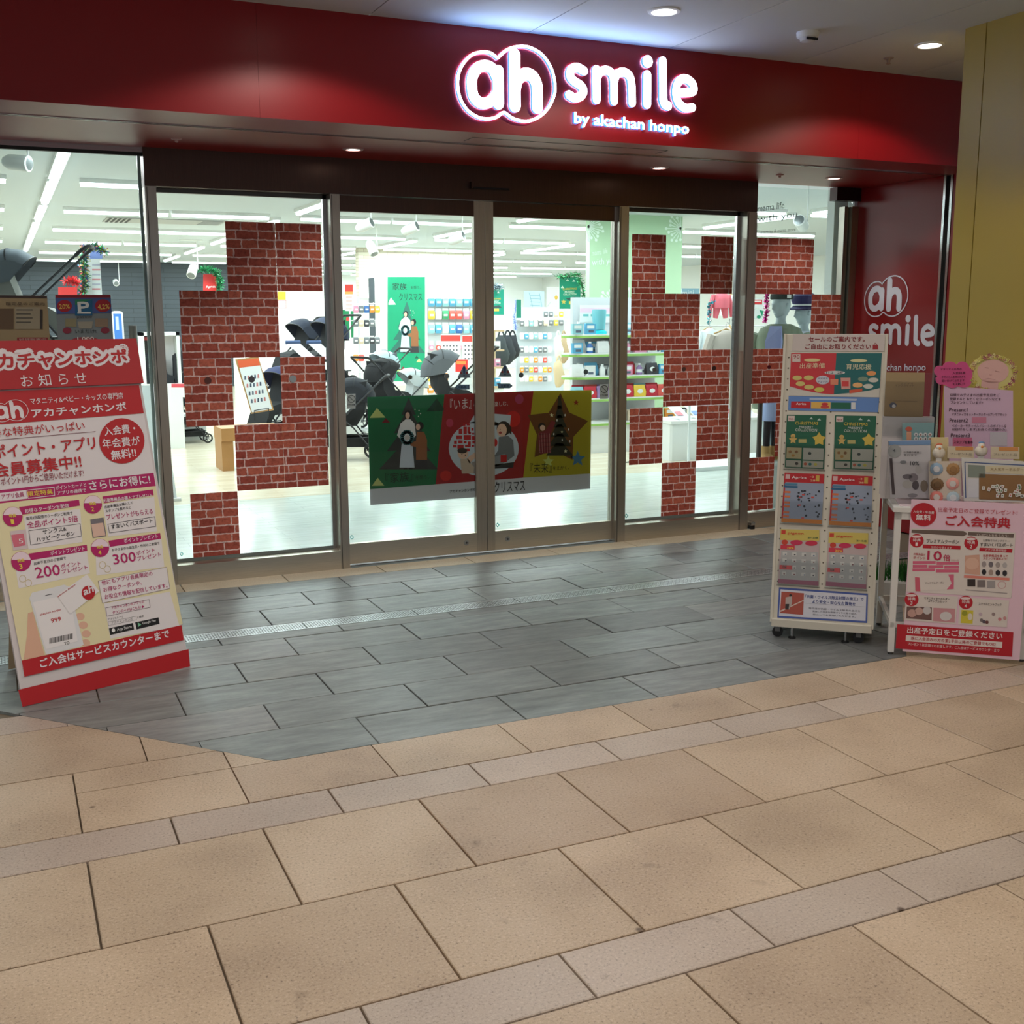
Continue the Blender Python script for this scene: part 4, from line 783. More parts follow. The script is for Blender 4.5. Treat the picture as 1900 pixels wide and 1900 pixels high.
# wooden cube shelf at centre stile
cs = thing('cube_shelf', 'pale wooden cube shelf of boxes beside the centre stile', 'shelf', (at(920, 700, 6.5).x, 6.6, 0)); zz = [at(920, q, 6.5).z for q in (614, 650, 682, 718)]
for z in zz: MB().box((-.22, -.15, z-.012), (.10, .15, z+.012), mat((206, 176, 140), .5)).build('board', cs)
MB().box((-.22, .13, zz[-1]), (.10, .15, zz[0]), mat((226, 206, 176), .5)).build('back_panel', cs); MB().box((-.22, -.13, 0), (.1, .13, zz[-1]), WHITE).build('plinth', cs)
for i, z in enumerate(zz[1:]): goods(cs.location.x-.12, 6.5, z+.013, 'box', 11, 'on the %s board of the wooden cube shelf' % ORD[i], 'boxes on the cube shelf', .9); goods(cs.location.x+.02, 6.5, z+.013, 'box', (6, 7, 3)[i], 'right side of the %s board of the wooden cube shelf' % ORD[i], 'boxes on the cube shelf', .8)
# white ladder poster, wall art far back
hang_card('window_poster', 972, 540, 1010, 578, 14.5, {'base': mat((200, 226, 236)), 'f': lambda s: [s.line([(982, 543), (990, 577)], 1.2, (150, 190, 210)), s.line([(1001, 545), (1007, 577)], 1.2, (150, 190, 210))]+[s.line([(984, 548+i*6), (1002, 549+i*6)], 1.0, (150, 190, 210)) for i in range(4)]}, 'pale blue poster of a ladder on the far wall', 'poster')
hang_card('wall_poster', 1014, 532, 1040, 572, 14.6, {'f': lambda s: (s.ellp(1032, 552, 3, 4, (230, 190, 90)), s.line([(1016, 568), (1022, 560)], 1, (200, 210, 210)))}, 'white wall poster with a yellow mark beside the Christmas flag', 'poster')
# ------------------------------------------------------------------ gondola with green edged shelves
gy = 4.55
GX0, GX1 = at(1052, 640, gy).x, at(1250, 640, gy).x
gd = thing('gondola_shelf', 'white gondola shelf with light green shelf edges', 'shelf', ((GX0+GX1)/2, gy+.4, 0)); hw = (GX1-GX0)/2
zs = [at(1140, q, gy).z for q in (620, 655, 697, 738, 783)]
MB().box((-hw+.28, .0, .1), (hw, .06, zs[0]+.42), mat((206, 210, 214), .6)).build('back_panel', gd)
def round_shelf(z, ext):
    out = [(hw, 0), (hw, -.38), (-hw+.35-ext, -.38)]+[(-hw+.35-ext+.30*math.cos(math.radians(a)), -.19+.19*math.sin(math.radians(a))) for a in range(-90, -271, -20)]+[(-hw+.35-ext, 0)]
    n = len(out); b = MB(); b.add([(x, y, z) for x, y in out], [tuple(range(n))], WHITE); b.add([(x, y, z-.03) for x, y in out], [tuple(range(n-1, -1, -1))], WHITE)
    b.add([(x, y, z) for x, y in out]+[(x, y, z-.014) for x, y in out], [(i, n+i, n+(i+1) % n, (i+1) % n) for i in range(n)], WHITE); b.add([(x, y, z-.014) for x, y in out]+[(x, y, z-.04) for x, y in out], [(i, n+i, n+(i+1) % n, (i+1) % n) for i in range(n)], mat((150, 196, 100), .5)); return b.build('shelf', gd)
for z in zs: round_shelf(z, .0)
MB().box((-hw+.2, -.34, 0), (hw, .0, .10), WHITE).box((-hw+.2, -.34, .1), (hw, -.33, zs[-1]-.04), mat((226, 228, 226))).build('base_cabinet', gd)
cx = gd.location.x
kinds = ['box', 'bottle', 'box', 'pouch', 'box', 'bottle', 'packet']
pal_ = ((10, 6, 3, 10, 6, 3, 6, 10, 6, 10, 3), (3, 6, 4, 3, 6, 2, 7, 0, 7, 6, 7), (6, 12, 6, 3, 6, 9, 6, 2, 7, 13, 8), (10, 13, 13, 0, 8, 8, 7, 2, 13, 13, 2))
for r_, z in enumerate(zs[:4]):
    zb = z if r_ < 3 else z
    for i in range(15):
        if r_ == 0 and i in (4, 5, 6, 7, 8): continue
        c = pal_[r_][i % 11]; k = ('box', 'bottle', 'box')[i % 3] if r_ == 0 else ('bottle', 'box', 'pouch')[(i+r_) % 3] if r_ < 3 else 'pouch'
        goods(cx-hw+.16+i*(2*hw-.26)/14, gy+.06+.13*(i % 2), z+.001, k, c, '%s from left on the %s green edged gondola shelf' % (ORD[i], ORD[r_]), 'goods on the gondola', .90+.08*(i % 2), kx=1.45)
for i in range(9): goods(cx-hw+.75+i*.17, gy+.1, zs[4]+.001, 'box', (12, 11, 11, 12, 1)[i % 5], '%s from left on the lowest green edged gondola shelf' % ORD[i], 'goods on the gondola', .95, kx=1.4)
hang_card('price_board', 1076, 566, 1140, 598, 4.9, {'f': lambda s: (s.rect(1076, 572, 1140, 580, (238, 200, 218), 1), [s.rect(1082+i*14, 583, 1092+i*14, 587, (120, 190, 190), 2) for i in range(4)])}, 'white and pink price board standing on top of the gondola', 'board')
p = at(1113, 607, 4.7); cu = thing('display_cup', 'turquoise and grey dispenser on top of the gondola', 'dispenser', (p.x, 4.72, zs[0]+.001)); MB().lathe([(.09, 0), (.09, .03), (.05, .05)], mat((30, 190, 205), .4)).build('foot', cu); MB().lathe([(.07, .05), (.085, .26), (.08, .28)], mat((110, 180, 190), .3)).build('body', cu)
# counter with cards behind the fixed pane right of the doors
ctr = at(1260, 800, 3.9); 
b0 = thing('card_counter', 'white counter with slanted rows of cards under the brick sheets', 'counter', (ctr.x+.35, 3.85, 0)); zt = at(1262, 780, 3.65).z
MB().rbox((-.65, -.25, 0), (.75, .25, zt-.02), WHITE, .02).build('body', b0); MB().box((-.66, -.27, zt-.03), (.76, .27, zt), mat((236, 236, 232))).build('counter_top', b0)
for i in range(5): MB().add([(-.5+i*.22, -.2, 0), (-.34+i*.22, -.2, 0), (-.34+i*.22, .12, .16), (-.5+i*.22, .12, .16)], [(0, 1, 2, 3)], mat((214, 222, 232))).add([(-.48+i*.22, -.12, .045), (-.40+i*.22, -.12, .045), (-.40+i*.22, -.04, .085), (-.48+i*.22, -.04, .085)], [(0, 1, 2, 3)], mat(((224, 120, 130), (120, 150, 200), (230, 190, 90))[i % 3])).build('price_card', None, '%s slanted card from the left on the white card counter' % ORD[i], 'card', 'cards on the counter', loc=(b0.location.x, 3.85, zt))
# clothes rail with beige sweater, sleepsuits
cr = thing('clothes_rail', 'white clothes rail behind the fixed pane right of the doors', 'rail', (at(1335, 640, 3.0).x, 3.0, 0)); zr = at(1335, 605, 3.0).z
MB().tube([(-.35, 0, 0), (-.35, 0, zr), (.55, 0, zr), (.55, 0, 0)], .014, WHITE, 6).box((-.45, -.25, 0), (.65, .25, .04), WHITE).build('frame', cr)
def garment(p, w_, h_, colr, label, nm='sweater', sleeves=True, legs=False, rz=0):
    t = thing(nm, label, 'clothing', p, rz, group='clothes on hangers'); c = mat(colr, .95); rn = random.Random(int(p.x*100))
    rings = []
    for f, k, d in ((0, .28, .03), (-.03, .36, .05), (-.10, .95, .07), (-.3, .92, .08), (-.6, .95, .08), (-1, 1.0, .06)): rings.append([(w_/2*k*math.cos(2*math.pi*q/14), d*math.sin(2*math.pi*q/14)*(1+.2*rn.random()), h_*f) for q in range(14)])
    if legs: rings = rings[:5]
    MB().loft(rings, c).build('body', t)
    if sleeves:
        for sx in (-1, 1): MB().tube([(sx*w_*.42, 0, -h_*.10), (sx*w_*.62, 0, -h_*.5), (sx*w_*.66, 0, -h_*.95)], w_*.13, c, 8, r2=w_*.09).build('sleeve', t)
    if legs:
        for sx in (-1, 1): MB().tube([(sx*w_*.22, 0, -h_*.55), (sx*w_*.3, 0, -h_*1.0)], w_*.2, c, 8, r2=w_*.12).build('trouser_leg', t)
    MB().tube([(-w_*.35, 0, -.03), (0, 0, .015), (w_*.35, 0, -.03)], .008, mat((200, 165, 110)), 5).tube(smooth([(0, 0, .01), (0, 0, .06), (.02, 0, .08), (.035, 0, .06)], 3), .004, ALU, 4).build('hanger', t); return t
garment(at(1347, 613, 2.7), .40, .50, (196, 184, 174), 'beige knitted sweater on a wooden hanger behind the right fixed pane')
garment(at(1316, 608, 3.30), .22, .42, (226, 236, 240), 'white baby shirt on the clothes rail left of the beige sweater', 'baby_shirt')
garment(at(1338, 543, 4.6), .24, .30, (226, 110, 124), 'coral dotted baby sleepsuit hung high above the clothes rail', 'sleepsuit', True, True)
garment(at(1356, 548, 4.8), .20, .26, (226, 220, 226), 'pale grey baby sleepsuit right of the coral one', 'sleepsuit', True, True)
for i, px in enumerate((1354, 1359, 1364)): garment(at(px, 606, 2.95+.17*i), .20, .40, ((222, 214, 204), (206, 210, 214), (214, 200, 190))[i], 'small %s top hung %s in the row right of the beige sweater' % (('cream', 'grey', 'blush')[i], ORD[i]), 'baby_shirt', rz=1.2)
# ------------------------------------------------------------------ mannequins behind the right pane
platform('mannequin_stage', 5.66, .62, 6.7, 1.22, .385, 'low white stage carrying the mannequins') 
MANW = mat((178, 192, 198), .3)
def head_mesh(b, c, R, yaw, mt):
    "egg shaped head with brow, nose, lips and chin; looks along -y turned by yaw"
    rings = []; cyw, syw = math.cos(yaw), math.sin(yaw); g = lambda v, m, s_: math.exp(-((v-m)/s_)**2); NR, NS = 34, 44
    for j in range(NR+1):
        t = math.pi*(j/NR-.5); z = math.sin(t); cr_ = max(math.cos(t), .02)**.80; ring = []
        for k in range(NS):
            a = 2*math.pi*k/NS; sa, ca = math.sin(a), math.cos(a); x, y = cr_*sa*.76, -cr_*ca*.92
            if z < 0: x *= 1+z*.22; y *= 1+z*.06
            if ca > 0:
                y -= .27*g(x, 0, .10)*g(z, -.30, .10)+.17*g(x, 0, .075)*g(z, -.10, .14)+.07*g(z, .12, .08)*g(x, 0, .45)+.09*g(x, 0, .22)*(g(z, -.55, .045)+g(z, -.66, .05))+.12*g(x, 0, .24)*g(z, -.88, .10)
                y += .16*g(abs(x), .28, .13)*g(z, -.04, .09)-.06*g(abs(x), .28, .09)*g(z, -.05, .05)+.05*g(x, 0, .22)*g(z, -.605, .02)
            X, Y = x*cyw-y*syw, x*syw+y*cyw; ring.append((c[0]+X*R, c[1]+Y*R, c[2]+z*R*1.22))
        rings.append(ring)
    b.loft(rings, mt)
    for sx in (-1, 1):
        ex, ey = sx*.76*cyw-.08*-syw*0, sx*.76*syw; b.ell((c[0]+ex*R, c[1]+ey*R, c[2]-.05*R), (.10*R+abs(syw)*.08*R, .16*R, .24*R), mt, 8, 6)
def mannequin(x, y, z0, zh, yaw, label, R=.092):
    t = thing('mannequin', label, 'mannequin', (x, y, z0)); H = zh-z0; b = MB(); head_mesh(b, (0, 0, H), R, yaw-math.radians(26), MANW)
    cyw, syw = math.cos(yaw), math.sin(yaw); E = lambda hw, hd, z, dx=0: [(dx+hw*math.cos(a)*cyw-hd*math.sin(a)*syw, hw*math.cos(a)*syw+hd*math.sin(a)*cyw, z) for a in [2*math.pi*q/16 for q in range(16)]]
    b.loft([E(.042, .045, H-R*.7), E(.040, .042, H-.13), E(.06, .055, H-.17), E(.155, .075, H-.205), E(.17, .09, H-.26), E(.15, .10, H-.36), E(.12, .085, H-.50), E(.145, .095, H-.62), E(.14, .10, H-.70)], MANW)
    for sx in (-1, 1):
        ox, oy = sx*.075*cyw, sx*.075*syw; b.loft([[(ox+q[0]*k, oy+q[1]*k, z) for q in E(.08, .09, 0)] for z, k in ((H-.68, 1), (H-.9, .75), (H-1.0, .62), (H-1.1, .62), (max(.1, H-1.3), .42), (.04, .38), (.0, .6))] if H > 1.0 else [E(.08, .08, H-.68), E(.06, .06, .0)], MANW)
    b.build('body', t); return t, E, H
zh = at(1449, 566, .9).z
m1, E1, H1 = mannequin(at(1449, 580, .9).x, .9, .385, zh, math.radians(-56), 'pale grey mannequin in a green coat and dark beanie behind the right pane')
b = MB(); cc_ = [(0, .096), (.035, .097), (.07, .086), (.115, .052), (.15, .02), (.155, .004)]
bn = thing('beanie', 'dark green knitted beanie with white tag on the left mannequin', 'hat', (m1.location.x+.008, .905, zh+.046)); b.lathe([(.090, .0), (.095, .006), (.094, .035), (.090, .038), (.080, .07), (.055, .115), (.028, .145), (.004, .152)], mat((58, 66, 64), .95), n=20); b.build('knitted_cap', bn); kc = bn.children[0]; MB().box((-.02, -.100, .008), (.016, -.092, .036), WHITE).build('tag', kc)
ct = thing('coat', 'sage green coat open over lilac shirt on the left mannequin', 'clothing', (m1.location.x, .9, m1.location.z)); cg = mat((140, 150, 130), .9)
rings = [[tuple(q) for q in E1(a, d, z)] for a, d, z in ((.085, .08, H1-.155), (.17, .10, H1-.19), (.205, .125, H1-.26), (.20, .14, H1-.40), (.20, .145, H1-.62), (.22, .155, H1-.86))]
MB().loft(rings, cg, True, False).build('coat_body', ct)
yw = math.radians(-56); fx, fy = math.sin(yw), -math.cos(yw)
for sx in (-1, 1):
    ox, oy = sx*math.cos(yw), sx*math.sin(yw); MB().tube([(ox*.19, oy*.19, H1-.24), (ox*.26, oy*.26, H1-.42), (ox*.28+fx*.03, oy*.28+fy*.03, H1-.62), (ox*.26+fx*.08, oy*.26+fy*.08, H1-.78)], .06, cg, 10, r2=.045).build('sleeve', ct)
# lilac shirt panel down the front
ft = lambda s_, d, z: (s_*math.cos(yw)+fx*d, s_*math.sin(yw)+fy*d, z)
MB().add([ft(-.05, .115, H1-.17), ft(.05, .115, H1-.17), ft(.075, .155, H1-.3), ft(.06, .165, H1-.6), ft(-.06, .165, H1-.6), ft(-.075, .155, H1-.3)], [(0, 1, 2, 3, 4, 5)], mat((160, 166, 214), .8)).build('shirt_front', ct)
zh2 = at(1494, 580, 1.05).z
m2, E2, H2 = mannequin(at(1492, 590, 1.05).x, 1.05, .385, zh2, math.radians(-68), 'white mannequin in a navy cap and pale top behind the right pane')
cp = thing('cap', 'navy sailor cap with white band on the right mannequin', 'hat', (m2.location.x, 1.05, zh2+.045)); yw = math.radians(-68); fx, fy = math.sin(yw), -math.cos(yw)
MB().lathe([(.098, 0), (.102, .03), (.115, .06), (.105, .095), (.06, .118), (.004, .122)], mat((44, 46, 92), .85), n=20).build('crown', cp); MB().lathe([(.104, .012), (.105, .026)], WHITE, n=20, caps=False).build('band', cp)
pts = []
for a in range(-60, 61, 20): r = math.radians(a); d = (math.sin(yw+r), -math.cos(yw+r)); pts.append((d, .1))
b = MB(); vs = [(d[0]*.098, d[1]*.098, .008) for d, _ in pts]+[(d[0]*(.098+.075*math.cos(math.radians(-60+20*i)))*1.0, d[1]*(.098+.075*math.cos(math.radians(-60+20*i))), -.018) for i, (d, _) in enumerate(pts)]; n = len(pts)
b.add(vs, [(i, i+1, n+i+1, n+i) for i in range(n-1)], mat((44, 46, 92), .85)); b.add([(x, y, z-.006) for x, y, z in vs], [(i, n+i, n+i+1, i+1) for i in range(n-1)], mat((44, 46, 92), .85)); b.build('peak', cp)
tp = thing('top', 'white top on the mannequin with the cap', 'clothing', (m2.location.x, 1.05, m2.location.z)); MB().loft([[tuple(q) for q in E2(a, d, z)] for a, d, z in ((.07, .07, H2-.155), (.165, .09, H2-.2), (.19, .11, H2-.27), (.17, .12, H2-.45), (.18, .13, H2-.72))], mat((216, 220, 236), .9), True, False).build('blouse', tp)
MB().tube(smooth([tuple(Vector(E2(.14, .1, H2-.2)[0])), (fx*.13, fy*.13, H2-.34), tuple(Vector(E2(.16, .12, H2-.5)[8]))], 5), .02, mat((110, 112, 118), .9), 8).build('scarf', tp)
# child mannequin legs: skirt, leggings, boots
kx = at(1430, 800, .75).x
kd = thing('child_mannequin', 'child mannequin legs in black leggings below a pale blue skirt', 'mannequin', (kx, .75, .386)); zk = [at(1430, q, .75).z-.386 for q in (752, 778, 815, 838)]
for sx in (-1, 1): MB().tube([(sx*.035, 0, zk[0]), (sx*.035, 0, zk[1]), (sx*.04, 0, zk[2]), (sx*.04, 0, .02)], .034, mat((30, 30, 38), .8), 10, r2=.026).build('legging', kd)
MB().lathe([(.055, zk[0]+.06), (.07, zk[0]+.02), (.085, zk[1]-.01)], mat((170, 182, 226), .8), n=14).build('skirt', kd)
for sx, l_ in ((-1, 'left'), (1, 'right')):
    bt = thing('boot', 'tan suede ankle boot, %s one of the pair under the child mannequin' % l_, 'boot', (kx+sx*.045, .75, .386), group='pair of tan boots'); MB().loft([[(.038*math.cos(a)*1.0-.0*z, .045*math.sin(a), z) for a in [2*math.pi*q/12 for q in range(12)]] for z in (.115, .06)]+[[(.036*math.cos(a), .065*math.sin(a)-.02, z) for a in [2*math.pi*q/12 for q in range(12)]] for z in (.04, .012)], mat((190, 150, 96), .9)).build('upper', bt); MB().loft([[(.038*math.cos(a), .068*math.sin(a)-.02, z) for a in [2*math.pi*q/12 for q in range(12)]] for z in (.012, 0)], mat((220, 200, 160), .8)).build('sole', bt)
MB().tube([(0, 0, 0), (0, 0, 1.05)], .02, mat((92, 84, 80), .4, .6), 10).lathe([(.09, 0), (.09, .01), (.02, .015)], ALU).build('display_pole', None, 'brown grey metal display pole in front of the mannequins', 'pole', loc=(at(1409, 800, .5).x, .5, .0))
# ------------------------------------------------------------------ left side: bollard, display cases, easel board, A-sign
p = at(248, 640, 4.0); MB().tube([(0, 0, 0), (0, 0, at(248, 604, 4.0).z)], .035, mat((90, 84, 78), .4, .8), 14).build('steel_post', None, 'dark steel post just left of the first brick post', 'post', loc=(p.x, 4, 0))
a, c = at(262, 617, 7.2), at(340, 712, 7.2); wc = thing('framed_display', 'white framed display case with dark poster and car seats', 'display case', (a.x, 7.3, 0)); W = c.x-a.x
MB().box((0, 0, c.z), (.04, .3, a.z), WHITE).box((W-.04, 0, c.z), (W, .3, a.z), WHITE).box((0, 0, a.z-.04), (W, .3, a.z), WHITE).box((.0, 0, 0), (W, .3, c.z), WHITE).build('frame', wc); MB().box((.04, .25, c.z), (W*.62, .28, a.z-.04), mat((60, 54, 52))).box((W*.62, .25, c.z), (W-.04, .28, a.z-.04), mat((236, 232, 234))).build('back_poster', wc)
WS = Sheet(wc, (a.x, 7.3, 0), (1, 0, 0), (0, 0, 1), (250, 580, 6.786), .249); WS.ellp(245, 405, 50, 50, (150, 120, 80), 1); WS.ellp(350, 405, 50, 45, (214, 180, 120), 1); WS.rect(135, 310, 215, 355, (226, 90, 100), 2); WS.ellp(575, 325, 38, 35, (226, 90, 110), 2); WS.ellp(570, 400, 30, 30, (236, 150, 165), 2); WS.done()
for i, px in enumerate((282, 309, 336)):
    p = at(px, 700, 7.4); cs_ = thing('car_seat', 'black child car seat, %s from the left in the white framed display case' % ORD[i], 'car seat', (p.x, 7.42, c.z), group='car seats in the case'); cs_.scale = (.5, .5, .8); MB().prism([(-.14, 0), (.16, 0), (.18, .10), (.02, .14), (-.06, .40), (-.16, .42), (-.17, .1)], -.12, .10, mat((34, 35, 40), .85)).build('shell', cs_); MB().ell((-.09, 0, .36), (.09, .14, .09), mat((44, 46, 52), .9)).build('headrest', cs_)
hang_card('price_card', 318, 712, 343, 737, 6.4, {'f': lambda s: s.rect(318, 712, 343, 719, (226, 84, 96), 1)}, 'white price card with red head left of the lower brick sheets', 'price card')
a, c = at(206, 577, 6.0), at(232, 640, 6.0); bl = thing('blue_display_screen', 'white framed display with blue poster left of the steel post', 'display', (a.x, 6.0, c.z)); MB().rbox((0, 0, 0), (c.x-a.x, .05, a.z-c.z), WHITE, .02).build('frame', bl); MB().box((.02, -.002, .0), (c.x-a.x-.02, 0, a.z-c.z-.03), mat((70, 130, 214))).box((.04, -.004, .16), (c.x-a.x-.05, -.002, .30), mat((206, 222, 244))).build('blue_poster', bl)
MB().box((0, .01, 0), (c.x-a.x, .045, c.z), WHITE).build('display_stand', None, 'white stand carrying the blue framed display', 'stand', loc=(a.x, 6.0, 0))
# oak block, easel board on it
zt = at(430, 795, 4.9).z; w0 = at(411, 810, 4.9).x; w1_ = at(525, 790, 4.9).x
ob = thing('oak_table', 'low oak display table on block legs behind the brick sheets', 'table', ((w0+w1_)/2, 5.1, 0)); hw = (w1_-w0)/2; OK_ = mat((176, 126, 74), .5)
MB().box((-hw, -.2, zt-.13), (hw, .25, zt), OK_).build('top_block', ob)
for sx in (-1, 1): MB().box((sx*hw-(.12 if sx > 0 else 0), -.18, 0), (sx*hw+(.12 if sx < 0 else 0), .22, zt-.13), OK_).build('leg', ob)
TLx, BRx = at(437, 668, 5), at(507, 761, 5)
ez, u, v = plane_thing('menu_board', 'oak framed menu board with orange head leaning on the oak table', 'board', at(466, 767, 5.0), 0, .0)
EP = Sheet(ez, at(466, 767, 5.0), (1, 0, 0), (0, 0, 1), (260, 700, 4.318), -.02); q = [EP.P(760, -145), EP.P(945, -165), EP.P(1068, 262), EP.P(890, 292)]
MB().prism([tuple(p) for p in q], -.018, .0, mat((184, 140, 88), .5)).build('oak_frame', ez); k = lambda f: [(q[0][0]*(1-f)+sum(p[0] for p in q)/4*f, 0)]
cxm, czm = sum(p[0] for p in q)/4, sum(p[1] for p in q)/4; inn = [(cxm+(x-cxm)*.9, czm+(z-czm)*.95) for x, z in q]; EP.poly(inn, (232, 234, 238), 1, raw=True)
tl, tr, br2, bl2 = inn; L2_ = lambda a, b, f: (a[0]+(b[0]-a[0])*f, a[1]+(b[1]-a[1])*f)
EP.poly([tl, tr, L2_(tr, br2, .14), L2_(tl, bl2, .14)], (230, 100, 60), 2, raw=True)
for j in range(4):
    for i in range(5):
        c0 = L2_(L2_(tl, bl2, .34+.15*j), L2_(tr, br2, .34+.15*j), .14+.16*i); EP.poly([(c0[0]-.01, c0[1]-.02), (c0[0]+.01, c0[1]-.02), (c0[0]+.008, c0[1]+.02), (c0[0]-.008, c0[1]+.02)], ((90, 100, 120), (200, 120, 120), (70, 80, 100))[(i+j) % 3], 2, raw=True)
EP.done(); MB().tube([(.03, -.02, -.07), (.03, -.02, .03), (.18, -.02, .05), (.18, -.02, -.07)], .005, BLACK, 5).build('wire_easel', ez)
# white A-frame sign seen edge-on behind the first pane
a0, a1 = fl(310, 905), fl(345, 940); ax = at(298, 770, 3.4)
af = thing('a_frame_sign', 'white A-frame sign standing inside behind the left post', 'sign', (ax.x, 3.4, 0)); ht = at(290, 715, 3.4).z
MB().add([(-.30, -.10, 0), (.06, -.22, 0), (.0, -.02, ht), (-.30, .0, ht)], [(0, 1, 2, 3)], mat((228, 232, 232))).add([(-.3, .35, 0), (.1, .35, 0), (.0, .02, ht), (-.3, .04, ht)], [(0, 1, 2, 3)], mat((210, 216, 216))).tube([(.06, -.22, 0), (.0, 0, ht), (.10, .35, 0)], .012, WHITE, 6).box((-.32, -.26, 0), (.10, -.20, .025), WHITE).build('panels', af)
# ------------------------------------------------------------------ brick print film sheets on the glass
GY = .052
def brick_sheet(quad, y, label, k):
    P = [at(a, b, y) for a, b in quad]; x0 = (P[0].x+P[3].x)/2; x1 = (P[1].x+P[2].x)/2; z1 = (P[0].z+P[1].z)/2; z0 = (P[2].z+P[3].z)/2
    if SHEETS: 
        for e in SHEETS:   # neighbouring sheets butt against each other
            for nm in (0, 1):
                if abs(e[nm]-x0) < .02: x0 = e[nm]
                if abs(e[nm]-x1) < .02: x1 = e[nm]
            for nm in (2, 3):
                if abs(e[nm]-z0) < .02: z0 = e[nm]
                if abs(e[nm]-z1) < .02: z1 = e[nm]
    SHEETS.append((x0, x1, z0, z1))
    MB().box((0.0005, 0, .0005), (x1-x0-.0005, .0012, z1-z0-.0005), BRK[k % 4]).build('brick_print_sheet', None, label, 'window film', 'brick pattern film sheets', loc=(x0, y, z0))
SHEETS = []
BS = [('left', [((418, 409), (510.5, 414), (514, 541), (422.5, 538.5), 'top row, left of the two sheets in the left fixed pane'), ((510.5, 414), (594.7, 416), (599, 540), (514, 541), 'top row, right of the two sheets in the left fixed pane'),
     ((333, 538), (423, 538.5), (430, 665), (338, 665), 'second row, leftmost sheet in the left fixed pane'), ((423, 538.5), (514.7, 541), (519, 665), (430, 665), 'second row, right sheet in the left fixed pane'),
     ((338, 665), (430, 665), (434, 789), (345, 792), 'third row, left of the menu board in the left fixed pane'), ((519, 665), (601, 664), (607, 781), (522, 785), 'third row, right of the menu board with a round button'),
     ((435, 787), (522, 785), (526, 905), (441, 911.5), 'fourth row, left sheet in the left fixed pane'), ((522, 785), (607, 781), (611, 900), (526, 905), 'fourth row, right sheet in the left fixed pane'), ((353, 916.5), (441, 911.5), (445, 1031), (358, 1037), 'lowest sheet by the sill of the left fixed pane')]),
     ('right', [((1173, 434), (1236, 436), (1234.5, 545.6), (1171.5, 545), 'top left sheet in the pane right of the doors'), ((1302, 437), (1361.7, 439), (1358, 544), (1299, 545), 'top right dark sheet in the pane right of the doors'),
     ((1171.5, 545.6), (1234.5, 546), (1233, 652), (1169, 653), 'second row, left sheet in the pane right of the doors'), ((1234.5, 546), (1298.3, 546), (1297, 651), (1233, 652), 'second row, right sheet in the pane right of the doors'),
     ((1233, 652), (1297, 651), (1295, 755), (1231.5, 757), 'third row, left sheet in the pane right of the doors'), ((1297, 651), (1357, 650), (1353, 751), (1295, 755), 'third row, right sheet in the pane right of the doors'),
     ((1168.7, 761), (1230.4, 758), (1229, 859), (1167.7, 864), 'fourth row, left sheet in the pane right of the doors'), ((1294.5, 756), (1352.5, 751), (1349.5, 851), (1292, 854), 'fourth row, right sheet in the pane right of the doors'), ((1229.5, 859), (1291.8, 855), (1289.8, 955), (1229, 960), 'lowest sheet in the pane right of the doors')])]
k = 0
for side, L in BS:
    for q in L: brick_sheet(q[:4], GY-.003, 'red brick print sheet, '+q[4], k); k += 1
for q in [((1401.5, 441), (1451.5, 442.5), (1448.5, 544), (1399, 543), 'upper left sheet in the mannequin pane'), ((1451.5, 442.5), (1510.8, 444), (1506.5, 545), (1448.5, 544), 'upper right sheet in the mannequin pane'), ((1508, 546), (1561.6, 547), (1556, 650), (1504, 649), 'sheet right of the capped mannequin'),
          ((1394, 652), (1445, 651), (1442, 751), (1392, 753), 'sheet below the beanie mannequin, left'), ((1445, 651), (1503, 650), (1498, 748), (1442, 751), 'sheet below the mannequins, half behind the flyer rack'), ((1440.5, 751), (1497, 748), (1492, 842), (1438, 845), 'sheet right of the tan boots'), ((1390, 848), (1438, 845.5), (1436, 942), (1388, 945), 'lowest sheet under the tan boots')]:
    brick_sheet(q[:4], .016, 'red brick print sheet, '+q[4], k); k += 1
